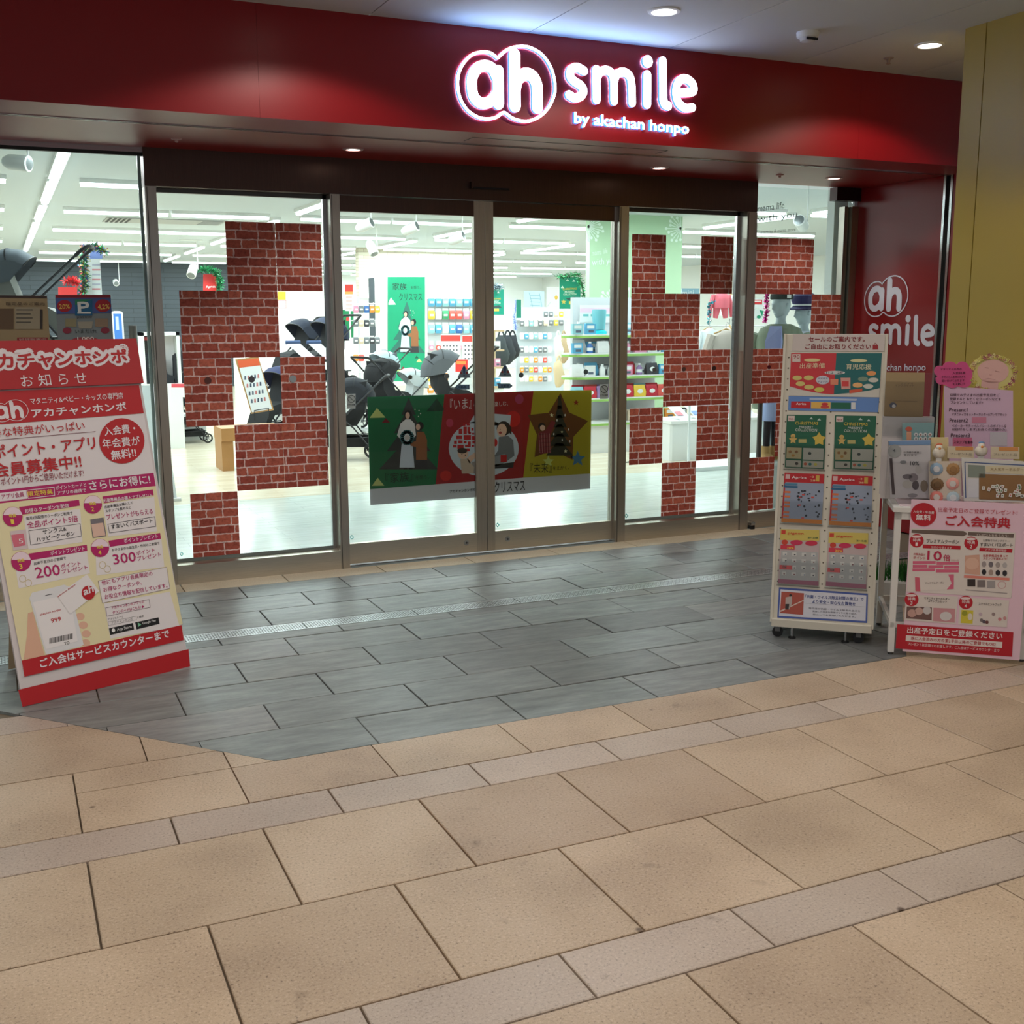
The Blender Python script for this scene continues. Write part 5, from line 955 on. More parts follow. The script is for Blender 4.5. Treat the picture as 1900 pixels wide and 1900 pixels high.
# ------------------------------------------------------------------ Christmas poster across the two sliding doors
DY = .0215
UL = Vector((0, 0, 0))
SK = (226, 190, 168)
def doorposter(lab, pl, pr, xclip):
    o = at(*pl, DY); t = thing('door_poster', lab, 'poster', (0, DY, 0)); s = Sheet(t, (0, DY, 0), (1, 0, 0), (0, 0, 1), (660, 700, 1900/460), .0); s.clip = xclip
    s.poly([(88, 152), (1808, 98), (1797, 855), (112, 980)], (206, 208, 214), 1)
    s.poly([(88, 152), (680, 132), (612, 820), (110, 858)], (14, 110, 66), 2); s.poly([(680, 132), (1362, 105), (1283, 770), (612, 820)], (158, 24, 32), 2); s.poly([(1362, 105), (1808, 98), (1797, 738), (1283, 770)], (178, 166, 40), 2)
    if xclip[0] < 0:
        fir(s, 405, 155, 705, 225, (58, 62, 60), 3); couple(s, 400, 255, 705, .85, 4)
        s.poly([(540, 262), (620, 162), (676, 240), (672, 258)], (24, 66, 48), 3); s.poly([(105, 312), (162, 235), (228, 308)], (196, 206, 130), 3); s.poly([(198, 350), (230, 312), (262, 347)], (122, 22, 30), 3); s.poly([(122, 832), (168, 770), (218, 830)], (196, 206, 130), 3)
        s.text('『家族』', (228, 812), (440, 798), 78, (20, 52, 38), .0, 5); s.text('を想う、', (458, 785), (560, 778), 32, (20, 52, 38), .0, 5)
    s.ellp(720, 350, 28, 32, (190, 60, 90), 3); s.ellp(690, 755, 44, 40, (196, 40, 34), 3)
    s.ellp(1205, 320, 58, 62, (200, 28, 30), 3); s.ellp(1253, 168, 33, 37, (176, 60, 104), 3)
    s.ellp(980, 545, 268, 215, (196, 206, 216), 4, 36); s.poly([(870, 350), (920, 268), (1190, 290), (1180, 380)], (196, 206, 216), 4)
    if xclip[0] < 0:
        for x, y, a, b in ((820, 352, 20, 20), (848, 352, 26, 18), (788, 395, 28, 40), (824, 378, 26, 58), (855, 380, 20, 46), (885, 388, 16, 22), (770, 445, 44, 28), (826, 442, 56, 38), (890, 450, 36, 30), (752, 485, 22, 26), (784, 484, 34, 22), (826, 488, 22, 18), (858, 492, 22, 42), (892, 486, 34, 22), (744, 518, 28, 20), (778, 518, 48, 30), (836, 518, 22, 16), (888, 518, 18, 14), (830, 545, 42, 22), (862, 420, 20, 16), (890, 425, 16, 14)): s.rect(x, y, x+a, y+b, (188, 28, 36), 5)
        s.ellp(820, 585, 40, 42, SK, 5); s.ellp(815, 562, 38, 22, (60, 44, 38), 6); s.ellp(838, 596, 5, 5, (60, 40, 36), 7); s.ellp(812, 590, 4, 4, (60, 40, 36), 7); s.poly([(800, 628), (860, 625), (905, 690), (900, 735), (812, 738), (806, 690)], (196, 176, 158), 6); s.poly([(850, 620), (930, 560), (930, 600), (870, 660)], SK, 6); s.poly([(890, 650), (930, 640), (930, 740), (895, 735)], (160, 150, 146), 5)
        s.text('『いま』', (722, 255), (888, 240), 88, (228, 216, 216), .0, 5); s.text('を', (900, 232), (925, 230), 34, (228, 216, 216), .0, 5)
        s.text('アカチャンホンポの', (720, 888), (915, 872), 24, (50, 52, 56), .01, 5)
    else:
        s.ellp(1132, 392, 54, 56, (40, 32, 32), 5); s.ellp(1118, 405, 38, 50, SK, 6); s.poly([(1150, 350), (1190, 380), (1192, 440), (1168, 420)], (40, 32, 32), 6); s.ellp(1106, 424, 12, 10, (170, 70, 70), 7); s.ellp(1104, 398, 4, 3, (40, 30, 30), 7)
        s.poly([(1095, 458), (1165, 448), (1205, 480), (1215, 600), (1160, 640), (1075, 640), (1062, 600), (1090, 560)], (120, 124, 130), 5); s.poly([(1062, 610), (1140, 585), (1165, 640), (1110, 668), (1062, 690)], (150, 154, 160), 6); s.poly([(1062, 668), (1212, 650), (1205, 692), (1062, 700)], (44, 44, 48), 6); s.rect(1108, 595, 1155, 650, (190, 30, 38), 7); s.ellp(1070, 500, 14, 30, (200, 40, 46), 7)
        S5 = [(1568, 120), (1636, 270), (1780, 335), (1668, 455), (1660, 632), (1505, 560), (1370, 612), (1388, 440), (1318, 290), (1478, 272)]; s.poly(S5[:], (112, 66, 30), 3)
        for j in range(6): yy = 180+j*72; hw = 20+j*17; s.poly([(1556-hw*.2, yy-35), (1556+hw*.2+8, yy-35), (1556+hw+8, yy+60), (1556-hw+6, yy+60)], (46, 48, 40), 4)
        s.ellp(1425, 378, 28, 30, (44, 34, 32), 5); s.ellp(1430, 388, 20, 22, SK, 6); s.poly([(1402, 420), (1450, 410), (1500, 330), (1530, 345), (1490, 440), (1495, 580), (1412, 588), (1395, 500)], (130, 44, 54), 6)
        for j in range(5): s.line([(1402+j*20, 430), (1410+j*19, 580)], 3, (206, 150, 150), 7); s.line([(1402, 440+j*32), (1492, 432+j*32)], 3, (90, 30, 40), 7)
        for a, b, r in ((1500, 290, 17), (1578, 418, 10), (1606, 565, 15)): s.star(a, b, r, (236, 232, 190), 7)
        for a, b in ((1602, 290), (1540, 330), (1516, 435), (1580, 480), (1638, 490), (1628, 400)): s.ellp(a, b, 5, 10, (226, 226, 220), 7, 8)
        s.star(1688, 195, 24, (150, 54, 30), 3); s.star(1475, 645, 46, (196, 208, 120), 3); s.star(1700, 625, 62, (76, 132, 170), 3)
        s.text('楽しむ、', (1062, 225), (1165, 218), 38, (228, 216, 216), .0, 5); s.text('『未来』', (1335, 738), (1500, 730), 78, (46, 44, 24), .0, 5); s.text('をえがく、', (1510, 712), (1632, 705), 30, (46, 44, 24), .0, 5); s.text('クリスマス', (1062, 885), (1296, 868), 84, (40, 42, 46), .0, 5)
    s.done()
xm = at(901, 800, DY).x
doorposter('green and red half of the Christmas poster on the left sliding door', (682, 740), (890, 900), (-99, xm-.03)); doorposter('red and yellow half of the Christmas poster on the right sliding door', (901, 740), (1096, 900), (xm+.03, 99))
# stickers on the glass: one thing each
def sticker(nm, px, py, y, fn, label, group=None):
    t = thing(nm, label, 'sticker', (0, y, 0), group=group); s = Sheet(t, (0, y, 0), (1, 0, 0), (0, 0, 1), (0, 0, 1), 0); fn(s, px, py); s.done()
def st_no(s, x, y):
    s.poly([(x-8.5, y-14), (x+7.5, y-14.5), (x+7.5, y+13), (x-8.5, y+13.5)], (206, 206, 208), 1); s.line([(x+6.5*math.cos(a), y-5+6.8*math.sin(a)) for a in [2*math.pi*i/16 for i in range(16)]], 1.0, (60, 60, 64), 2, True); s.line([(x-5, y-10), (x+4, y-1)], 1.0, (60, 60, 64), 2); s.text('ドアに注意', (x-7, y+8), (x+6.5, y+7.6), 3.4, (50, 50, 56), .02)
sticker('warning_sticker', 652, 745, DY-.001, st_no, 'small white no-touch warning sticker at lower left of the left door'); sticker('warning_sticker', 1121, 727, DY-.001, st_no, 'small white no-touch warning sticker at the right edge of the right door')
def st_tri(s, x, y): s.poly([(x-12.5, y+12), (x, y-13), (x+12.5, y+12)], (120, 134, 150), 1); s.poly([(x-2, y-8), (x+2, y-8), (x+1, y+5), (x-1, y+5)], (30, 60, 120), 2); s.ellp(x, y+8, 1.5, 1.5, (30, 60, 120), 2, 8); s.rect(x-7, y+1, x-3.5, y+5, (150, 50, 60), 2); s.rect(x+3.5, y+1, x+7, y+5, (150, 50, 60), 2)
sticker('caution_triangle', 861, 689, DY-.001, st_tri, 'grey blue caution triangle sticker on the left door'); sticker('caution_triangle', 937, 687, DY-.001, st_tri, 'grey blue caution triangle sticker on the right door')
def st_arr(d):
    def f(s, x, y): q = [(x-13, y-4.5), (x+9, y-4.5), (x+14, y), (x+9, y+4.5), (x-13, y+4.5)]; q = q if d > 0 else [(2*x-a, b) for a, b in q]; s.poly(q, (50, 70, 96), 1); s.poly([(x+(a-x)*.86, y+(b-y)*.72) for a, b in q], (110, 140, 168), 2); s.text('自動扉', (x-8, y+2), (x+7, y+2), 4, (40, 56, 80), .02)
    return f
sticker('auto_door_sticker', 858, 718, DY-.001, st_arr(-1), 'blue arrow shaped automatic door sticker pointing left on the left door'); sticker('auto_door_sticker', 937, 716, DY-.001, st_arr(1), 'blue arrow shaped automatic door sticker pointing right on the right door')
for px, py, y, r, c, l_ in ((543.5, 703, GY-.005, 5, (160, 172, 180), 'pale grey round button on the brick sheet right of the menu board'), (386, 706, GY-.005, 4.6, (96, 52, 46), 'brown round button on the brick sheet left of the menu board'), (467, 704, GY-.001, 4.4, (90, 92, 100), 'dark round button over the menu board'),
    (967, 696, DY-.001, 4, (96, 100, 106), 'dark round button on the right sliding door left of the shelves'), (1087, 690, DY-.001, 4, (96, 106, 112), 'dark round button on the right sliding door over the shelves'), (1214, 686, GY-.001, 3.6, (90, 92, 90), 'dark round button over the shelves in the right fixed pane'), (1269, 685, GY-.005, 3.6, (88, 60, 54), 'dark round button on the left brick sheet, right fixed pane'), (1325, 683, GY-.005, 3.6, (60, 34, 32), 'near black round button on the right brick sheet, right fixed pane'), (1427, 681, .015, 3.4, (90, 24, 34), 'dark red round button on a brick sheet in the mannequin pane'), (829, 698, DY-.001, 4, (110, 110, 114), 'grey round button over the grey pushchair'), (761, 700, DY-.001, 3.4, (90, 80, 70), 'brown round button over the green pillar sign')):
    p = at(px, py, y); MB().lathe([(r*.0043, -.002), (r*.0045, 0)], mat(c, .4), n=18, ax='y').build('safety_dot', None, l_, 'sticker', 'round buttons on the glass', loc=p)
for px, py, y, l_ in ((337, 1028, GY, 'left fixed pane'), (653, 997, DY, 'left sliding door'), (923, 974, DY, 'right sliding door'), (1162, 957, GY, 'right fixed pane')):
    def dia(s, x, y): s.line([(x-3, y), (x, y-3.5), (x+3, y), (x, y+3.5)], 1.2, (40, 196, 196), 1, True)
    sticker('glass_mark', px, py, y-.001, dia, 'tiny turquoise diamond glass mark at the lower left of the %s' % l_)
t = thing('pane_lettering', 'grey lettering mama life with you on the pane over the mannequins', 'lettering', (0, .3, 0)); s = Sheet(t, (0, .3, 0), (1, 0, 0), (0, 0, 1), (1370, 340, 6.785), 0); g = (128, 136, 140)
s.text('mama life', (240, 362), (575, 315), 85, g); s.text('with you', (235, 520), (735, 450), 105, g); s.text('maternity & mama store', (245, 655), (715, 612), 55, g); s.done()
# two small posters fixed outside on the left pane
t = thing('small_poster', 'brownish beige notice poster on the left pane above the red header', 'poster', (0, -.02, 0)); s = Sheet(t, (0, -.02, 0), (1, 0, 0), (0, 0, 1), (0, 440, 7.915), -.003)
b = MB(); q = [s.P(-300, 850), s.P(690, 860), s.P(745, 1700), s.P(-300, 1700)]; b.prism(q, -.002, .002, mat((150, 132, 100), .5)); b.build('sheet', t)
s.poly([(-300, 850), (690, 862), (690, 895), (-300, 885)], (60, 44, 40), 1); s.text('限定品のご案内', (90, 1000), (655, 1003), 45, (70, 54, 40), .01); s.rect(-20, 1050, 200, 1350, (96, 76, 56), 1); s.rect(220, 1030, 590, 1350, (150, 140, 118), 1); [s.rect(240, 1060+i*60, 480-30*(i % 2), 1075+i*60, (80, 76, 68), 2) for i in range(4)]; s.rect(585, 1060, 625, 1350, (50, 42, 38), 2); s.poly([(250, 1475), (705, 1475), (700, 1540), (250, 1530)], (136, 40, 48), 1); s.text('好評販売中', (280, 1525), (680, 1525), 40, (190, 160, 150), .02); s.done()
t = thing('small_poster', 'blue payment campaign poster with white P emblem on the left pane', 'poster', (0, -.02, 0)); s = Sheet(t, (0, -.02, 0), (1, 0, 0), (0, 0, 1), (0, 250, 4.872), -.003)
b = MB(); b.prism([s.P(498, 1448), s.P(998, 1446), s.P(1028, 1900), s.P(525, 1900)], -.002, .002, mat((120, 130, 134), .5)); b.build('sheet', t)
s.poly([(498, 1448), (998, 1446), (1000, 1472), (500, 1474)], (136, 20, 40), 1); s.poly([(500, 1475), (1000, 1473), (1010, 1610), (510, 1620)], (70, 90, 150), 1); s.ellp(582, 1548, 68, 55, (160, 24, 40), 2); s.ellp(930, 1545, 72, 58, (160, 24, 40), 2)
s.rect(678, 1488, 835, 1635, (20, 96, 140), 2); s.poly([(678, 1488), (835, 1488), (678, 1540)], (40, 130, 90), 3); s.text('P', (705, 1615), (812, 1612), 105, (214, 218, 216), .06, 5); s.rect(700, 1600, 820, 1618, (214, 218, 216), 4); s.text('paseto', (695, 1665), (832, 1662), 24, (60, 66, 70), .01); s.text('20%', (535, 1575), (632, 1572), 42, (226, 190, 90), .02); s.text('4,2%', (885, 1585), (990, 1580), 50, (226, 190, 90), .02)
s.poly([(700, 1690), (840, 1688), (830, 1750), (715, 1752)], (150, 146, 132), 2); s.rect(590, 1660, 690, 1735, (136, 130, 100), 2); s.rect(860, 1660, 975, 1735, (140, 120, 100), 2); s.ellp(606, 1770, 40, 28, (130, 40, 60), 2); s.ellp(950, 1768, 40, 28, (130, 40, 60), 2); s.text('いまだけ!', (680, 1795), (870, 1795), 36, (50, 60, 60), .01); s.ellp(770, 1855, 120, 26, (150, 50, 60), 2); s.text('1,000', (700, 1862), (850, 1860), 34, (236, 226, 220), .02); s.done()
# ------------------------------------------------------------------ big leaning poster board, left
yaw, lean = .36332, .23067
bp, u, v = plane_thing('poster_board', 'large red and white Japanese membership poster board leaning at the left', 'poster board', (-.02177, -1.96505, 0), yaw, lean)
W_, H_ = .7455, 1.5006
fb = mat((214, 206, 208), .5)
MB().prism([(0, 0), (W_, .0), (W_, H_-.02), (W_-.02, H_), (0, H_)], 0, .012, fb).build('foam_board', bp)
MB().box((0, -.016, 1.30), (W_+.006, 0, H_+.002), mat((176, 20, 32), .4)).build('header_panel', bp)
MB().prism([(.05, .02), (W_-.05, .02), (W_-.05, 1.2), (.05, 1.2)], .012, .03, mat((190, 170, 140))).build('back_strut', bp)
MB().add([(W_*.2, .03, 1.1), (W_*.8, .03, 1.1), (W_*.8, .52, .125), (W_*.2, .52, .125)], [(0, 1, 2, 3)], mat((190, 170, 140))).build('rear_leg', bp)
RED_ = (184, 22, 34); MAG = (178, 20, 100); WT = (232, 224, 230)
s = Sheet(bp, bp.location, u, v, (0, 600, 5), -.0165)
s.text('アカチャンホンポ', (-240, 462), (1195, 398), 215, WT, .20, 1, nd=14); s.text('アカチャンホンポ', (-215, 442), (1172, 378), 150, RED_, .05, 3, nd=8)
s.text('お 知 ら せ', (187, 600), (795, 568), 115, WT, .0, 2)
s.done('header_artwork', 'header_lettering')
s = Sheet(bp, bp.location, u, v, (0, 600, 5), -.004)
MB().prism([s.P(-150, 640), s.P(1285, 575), s.P(1700, 3238-300), s.P(220, 3275)], -.003, 0, mat((228, 222, 226), .4)).build('poster_sheet', bp)
s.poly([(-150, 640), (1285, 575), (1330, 835), (-150, 950)], RED_, 1)
# outline emblem
a0, a1 = s.P(-95, 830)[0], s.P(262, 820)[0]; b0, b1 = s.P(100, 915)[1], s.P(150, 708)[1]
stamp(s, M_RING, BR_, a0, a1, b0, b1, WT, 2, .6); stamp(s, M_AH, BR_, a0, a1, b0, b1, WT, 3)
s.text('マタニティ&ベビー・キッズの専門店', (280, 757), (1140, 700), 62, WT, .012); s.text('アカチャンホンポ', (292, 882), (1170, 812), 88, WT, .04)
s.text('お得な特典がいっぱい', (-180, 1075), (785, 990), 90, RED_, .006); s.line([(-180, 1098), (880, 1005)], 5, (120, 60, 70), 2)
s.text('ポイント・アプリ', (-60, 1262), (888, 1165), 130, RED_, .03); s.text('会員募集中!!', (-60, 1440), (758, 1340), 135, RED_, .03)
s.ellp(1126, 1092, 210, 210, RED_, 2, 36); s.text('入会費・', (968, 1048), (1255, 1015), 85, WT, .02); s.text('年会費が', (952, 1165), (1298, 1132), 90, WT, .02); s.text('無料!!', (1032, 1272), (1262, 1240), 90, WT, .03)
s.text('ポイント1円からご使用いただけます!', (10, 1508), (775, 1422), 72, (140, 40, 60), .006)
s.poly([(-100, 1560), (1420, 1388), (1440, 1510), (-80, 1680)], MAG, 1); s.poly([(-80, 1585), (238, 1548), (248, 1628), (-70, 1660)], WT, 2); s.text('アプリ会員', (12, 1635), (220, 1610), 48, MAG, .01, 5)
s.line([(245, 1550), (497, 1522), (503, 1597), (255, 1625)], 6, WT, 2, True); s.text('限定特典', (255, 1610), (488, 1585), 50, (236, 206, 80), .02); s.text('ポイントカードと', (512, 1548), (795, 1515), 38, WT, .02); s.text('アプリの連携で', (528, 1595), (795, 1565), 36, WT, .02); s.text('さらにお得に!', (828, 1555), (1392, 1490), 92, WT, .03)
s.poly([(-80, 1680), (1440, 1510), (1690, 2790), (200, 3140)], (232, 222, 180), 1)
s.crop = (0, 940, 5)
def wb(pts, l=2): s.poly(pts, (232, 226, 228), l)
def benefit(n, cx, cy, r, bar, btxt, t0, t1, th):
    s.poly(bar, MAG, 3); s.ellp(cx, cy, r, r, MAG, 4, 24); s.poly([(cx+r*.97*math.cos(a), cy+r*.97*math.sin(a)) for a in [math.pi*(1.05+.9*i/10) for i in range(11)]], (236, 214, 226), 5); s.text('特典', (cx-.35*r, cy+.12*r), (cx+.35*r, cy+.06*r), r*.38, (236, 206, 80), .03, 6); s.text(n, (cx-.16*r, cy+.75*r), (cx+.16*r, cy+.75*r), r*.5, (236, 206, 80), .04, 6); s.text(btxt, t0, t1, th, WT, .02)
wb([(215, 90), (740, 20), (760, 330), (260, 400)]); wb([(945, -20), (1425, -90), (1450, 230), (1000, 280)]); wb([(130, 520), (800, 400), (830, 620), (170, 760)]); wb([(880, 380), (1490, 280), (1520, 560), (890, 640)])
benefit('1', 112, 95, 92, [(170, 5), (728, -62), (735, -8), (205, 75)], 'お得なクーポンを配信', (228, 64), (635, 8), 40)
benefit('2', 855, -18, 85, [(945, -92), (1412, -158), (1420, -105), (960, -30)], '出産準備品の購入でプレゼント', (955, -35), (1405, -88), 38)
benefit('3', 190, 510, 92, [(260, 438), (800, 355), (805, 412), (285, 498)], 'ポイントプレゼント', (465, 455), (780, 405), 42)
benefit('4', 922, 385, 85, [(1000, 318), (1480, 245), (1487, 300), (1015, 375)], 'ポイントプレゼント', (1148, 338), (1460, 290), 40)
K = (40, 36, 40)
s.text('毎月2回配信のクーポンご利用で', (240, 128), (670, 75), 32, K, .01); s.text('全品ポイント5倍', (252, 205), (720, 140), 62, MAG, .02)
for q in ([(262, 225), (738, 160), (750, 275), (280, 358)], [(995, 165), (1430, 95), (1440, 185), (1010, 245)]): s.line(q, 5, (90, 84, 90), 3, True)
s.text('サンクス&', (395, 258), (612, 225), 42, K, .02); s.text('ハッピークーポン', (335, 332), (690, 270), 48, K, .02)
s.text('出産準備品を購入して', (965, 20), (1230, -22), 28, K, .01); s.text('スタンプを集めると', (975, 58), (1210, 20), 28, K, .01); s.text('プレゼントがもらえる', (985, 125), (1415, 65), 52, MAG, .01); s.text('すまいくパスポート', (1028, 212), (1410, 150), 46, K, .02)
s.poly([(88, 230), (235, 212), (255, 392), (118, 408)], (214, 196, 200), 3); s.poly([(98, 265), (212, 250), (232, 360), (125, 378)], (214, 110, 130), 4); s.text('5', (170, 345), (210, 340), 45, (240, 230, 232), .02, 6); s.poly([(832, 120), (955, 102), (982, 275), (855, 292)], (120, 114, 120), 3); s.poly([(840, 165), (950, 150), (972, 268), (862, 284)], (222, 186, 170), 4)
s.text('出産予定日のご登録で', (312, 545), (608, 490), 30, K, .01); s.text('200', (330, 668), (558, 635), 105, MAG, .02); s.text('ポイント', (560, 578), (745, 545), 45, MAG, .01); s.text('プレゼント', (570, 625), (810, 580), 42, MAG, .01)
s.text('お子さまのお誕生日・性別のご登録で', (1035, 420), (1475, 352), 28, K, .01); s.text('300', (1050, 540), (1260, 508), 95, MAG, .02); s.text('ポイント', (1262, 455), (1430, 420), 42, MAG, .01); s.text('プレゼント', (1270, 505), (1490, 460), 42, MAG, .01)
for q in ((205, 670), (258, 710), (945, 542), (990, 580)): s.line([(q[0]+30*math.cos(a), q[1]+32*math.sin(a)) for a in [2*math.pi*i/12 for i in range(12)]], 4, (200, 180, 110), 3, True)
wb([(905, 690), (1540, 562), (1570, 760), (945, 895)], 3); wb([(960, 900), (1570, 790), (1660, 1110), (1020, 1225)], 2); s.line([(905, 690), (1540, 562), (1570, 760), (945, 895)], 3, (150, 130, 140), 4, True)
s.text('他にもアプリ会員限定の', (940, 730), (1410, 640), 44, MAG, .01, 5); s.text('お得なクーポンや、', (955, 795), (1310, 725), 44, MAG, .01, 5); s.text('お役立ち情報を配信しています。', (968, 862), (1548, 752), 46, MAG, .01, 5)
s.line([(975, 940), (1378, 862), (1388, 935), (985, 1018)], 4, (120, 100, 110), 3, True); s.text('アカチャンホンポアプリの', (1030, 955), (1332, 895), 28, MAG, .02); s.text('ダウンロードはこちら! ▶', (1040, 1000), (1335, 940), 30, MAG, .02)
s.text('アプリストアで', (995, 1058), (1138, 1030), 20, K); s.line([(998, 1070), (1255, 1018), (1260, 1050), (1000, 1105)], 2, K, 3, True); s.text('アカチャンホンポ', (1030, 1092), (1225, 1055), 26, (120, 116, 120)); s.text('と検索', (1268, 1040), (1328, 1025), 20, K)
s.poly([(1005, 1130), (1228, 1080), (1238, 1140), (1018, 1192)], (22, 22, 26), 3); s.poly([(1248, 1075), (1465, 1028), (1475, 1088), (1262, 1140)], (22, 22, 26), 3); s.text('App Store', (1082, 1162), (1218, 1132), 34, (236, 236, 236), .01); s.text('Google Play', (1318, 1100), (1442, 1070), 28, (236, 236, 236), .01); s.ellp(1046, 1148, 16, 18, (236, 236, 236), 4); s.poly([(1272, 1075), (1305, 1095), (1275, 1118)], (120, 190, 150), 4)
# hand with phone and card
s.poly([(255, 990), (300, 975), (370, 1240), (410, 1380), (215, 1420), (245, 1200)], (224, 178, 152), 2)
for x, y in ((738, 1020), (768, 1100), (795, 1180), (790, 1265)): s.ellp(x, y, 42, 34, (226, 180, 156), 2)
s.poly([(268, 850), (290, 800), (590, 725), (640, 745), (770, 1280), (740, 1300), (420, 1375)], (226, 226, 230), 3); s.poly([(300, 890), (640, 810), (715, 1250), (420, 1325)], (238, 234, 236), 4)
s.text('akachan honpo', (365, 1020), (560, 968), 26, RED_, .02, 5); s.text('999', (470, 1082), (562, 1060), 42, RED_, .02, 5); s.line([(415, 825), (475, 812)], 5, K, 5)
for i in range(22):
    x = 452+i*10; y0 = 1222-i*2.15; s.poly([(x, y0), (x+(6 if i % 3 else 4), y0-1), (x+(6 if i % 3 else 4), y0+50), (x, y0+51)], K, 5)
s.text('YO', (590, 1285), (640, 1275), 28, K, .02, 5)
s.poly([(520, 825), (800, 628), (912, 785), (645, 1000)], (236, 232, 234), 6); s.text('akachan honpo', (530, 848), (692, 735), 22, RED_, .02, 8); s.ellp(812, 800, 62, 66, RED_, 7, 24); s.text('ah', (770, 828), (862, 790), 72, WT, .05, 9)
s.poly([(197, 1428), (1678, 1100), (1698, 1238), (222, 1578)], RED_, 3); s.text('ご入会はサービスカウンターまで', (370, 1500), (1568, 1215), 88, WT, .035, 5)
s.poly([(165, 1700), (1745, 1322), (1760, 1485), (205, 1858)], (182, 20, 30), 1); s.done()
# ------------------------------------------------------------------ flyer rack, right
yaw, lean = -.73689, .15175
fr, u, v = plane_thing('flyer_rack', 'off-white perforated flyer rack on castors with eight flyers in pockets', 'rack', (3.34348, -2.44005, .08), yaw, lean)
W_, H_ = .4706, 1.406; RK = mat((206, 200, 186), .45)
MB().rbox((0, 0, 0), (W_, .02, H_), RK, .003).box((-.006, -.008, 0), (.006, .02, H_), RK).box((W_-.006, -.008, 0), (W_+.006, .02, H_), RK).build('front_panel', fr)
hb = MB()
for i in range(22):
    for x in (.022, W_-.022, W_/2-.004): hb.lathe([(.0042, -.0006), (.0003, -.0008)], mat((96, 88, 76), .6), (x, -.0002, .20+i*.052), 8, 'y')
hb.build('peg_holes', fr)['kind'] = 'stuff'
B_ = fr.location; fb_ = thing
inv = lambda x, y, z: (x, y, z)
# base box, rear panel, castors in upright coordinates
n_ = Vector((-math.sin(yaw), math.cos(yaw), 0)); uu = Vector((math.cos(yaw), math.sin(yaw), 0))
def up_part(b, nm, par=fr, lift=.08):
    "part built upright (x along rack, y to the back, z up from the floor) though its parent leans"
    o = b.build(nm, par); o.matrix_parent_inverse = Matrix.Identity(4); o.rotation_euler = (lean, 0, 0); o.location = Vector((0, 0, -lift)); M = Matrix.Rotation(lean, 4, 'X'); o.location = M @ Vector((0, 0, -lift)); return o
up_part(MB().rbox((0, -.012, .06), (W_, .36, .10), RK, .004).box((0, .335, .1), (W_, .355, .9), RK).box((0, .02, .1), (.012, .34, .13), RK), 'base')
for x in (.03, W_-.06):
    for y in (.01, .30):
        up_part(MB().lathe([(.012, -.01), (.026, -.008), (.026, .008), (.012, .01)], BLACK, (x, y+.02, .026), 14, 'y').box((x-.012, y+.005, .03), (x+.012, y+.035, .062), mat((120, 120, 120), .4, .6)), 'castor')
for x in (.10, W_-.12): up_part(MB().tube([(x, .02, .004), (x, .02, .06)], .006, ALU, 8).lathe([(.018, .0), (.018, .006), (.006, .01)], BLACK, (x, .02, 0)), 'levelling_foot')
s = Sheet(fr, fr.location, u, v, (1420, 600, 6.3333), -.002)
s.poly([(330, 128), (1408, 132), (1398, 330), (312, 325)], (196, 186, 182), 1); s.text('セールのご案内です。', (508, 218), (1168, 218), 62, (128, 24, 32), .03); s.text('ご自由にお取りください', (468, 305), (1240, 306), 62, (128, 24, 32), .03)
s.rect(1262, 252, 1325, 308, (150, 24, 34), 2); s.line([(1278, 252), (1285, 235), (1302, 235), (1308, 252)], 6, (150, 24, 34), 2)
s.poly([(300, 345), (1375, 345), (1340, 870), (278, 850)], (198, 194, 186), 1)
rp = [(305, 350), (835, 350), (805, 835)]+[(805-(805-285)*f, 835-95*f**1.7) for f in (.25, .5, .75, 1)]; s.poly(rp, (190, 48, 56), 2)
tp_ = [(835, 350), (1370, 350), (1345, 760)]+[(1345-(1345-805)*f, 760+75*f**.6) for f in (.25, .5, .75, 1)]; s.poly(tp_, (16, 96, 98), 2)
s.rect(318, 362, 412, 455, (206, 190, 184), 3); s.text('90', (330, 415), (402, 415), 42, (150, 40, 50)); s.text('出産準備', (405, 532), (698, 528), 62, (220, 206, 170), .0); s.text('育児応援', (950, 542), (1245, 545), 66, (220, 214, 180), .0)
for x, y, a, b, c in ((552, 433, 98, 20, (214, 196, 140)), (1098, 438, 100, 20, (206, 200, 150)), (817, 580, 122, 22, (196, 196, 196)), (375, 642, 55, 28, (200, 184, 110)), (510, 640, 58, 28, (200, 184, 110)), (413, 710, 55, 28, (200, 184, 110)), (515, 750, 58, 28, (200, 184, 110)), (635, 780, 58, 28, (196, 190, 90)), (675, 667, 80, 52, (196, 196, 206)), (1245, 588, 58, 28, (222, 150, 90)), (1148, 655, 60, 28, (120, 140, 120)), (1270, 667, 60, 28, (196, 196, 186)), (1085, 726, 60, 30, (222, 170, 110)), (1210, 740, 60, 28, (196, 196, 186))): s.ellp(x, y, a, b, c, 3, 16)
s.text('11.2', (715, 590), (800, 590), 22, (50, 50, 60), .02); s.text('28', (845, 590), (910, 590), 22, (50, 50, 60), .02); s.text('スマホで', (615, 660), (735, 660), 22, (40, 70, 120), .02); s.text('チェック!', (615, 698), (735, 698), 22, (40, 70, 120), .02)
s.poly([(765, 655), (858, 655), (855, 725), (765, 720)], (214, 130, 100), 3); s.poly([(885, 640), (1000, 640), (1000, 770), (895, 775)], (206, 150, 140), 3); s.poly([(985, 785), (1140, 765), (1140, 800), (990, 825)], (200, 80, 50), 3); s.rect(900, 680, 980, 740, (200, 60, 60), 4)
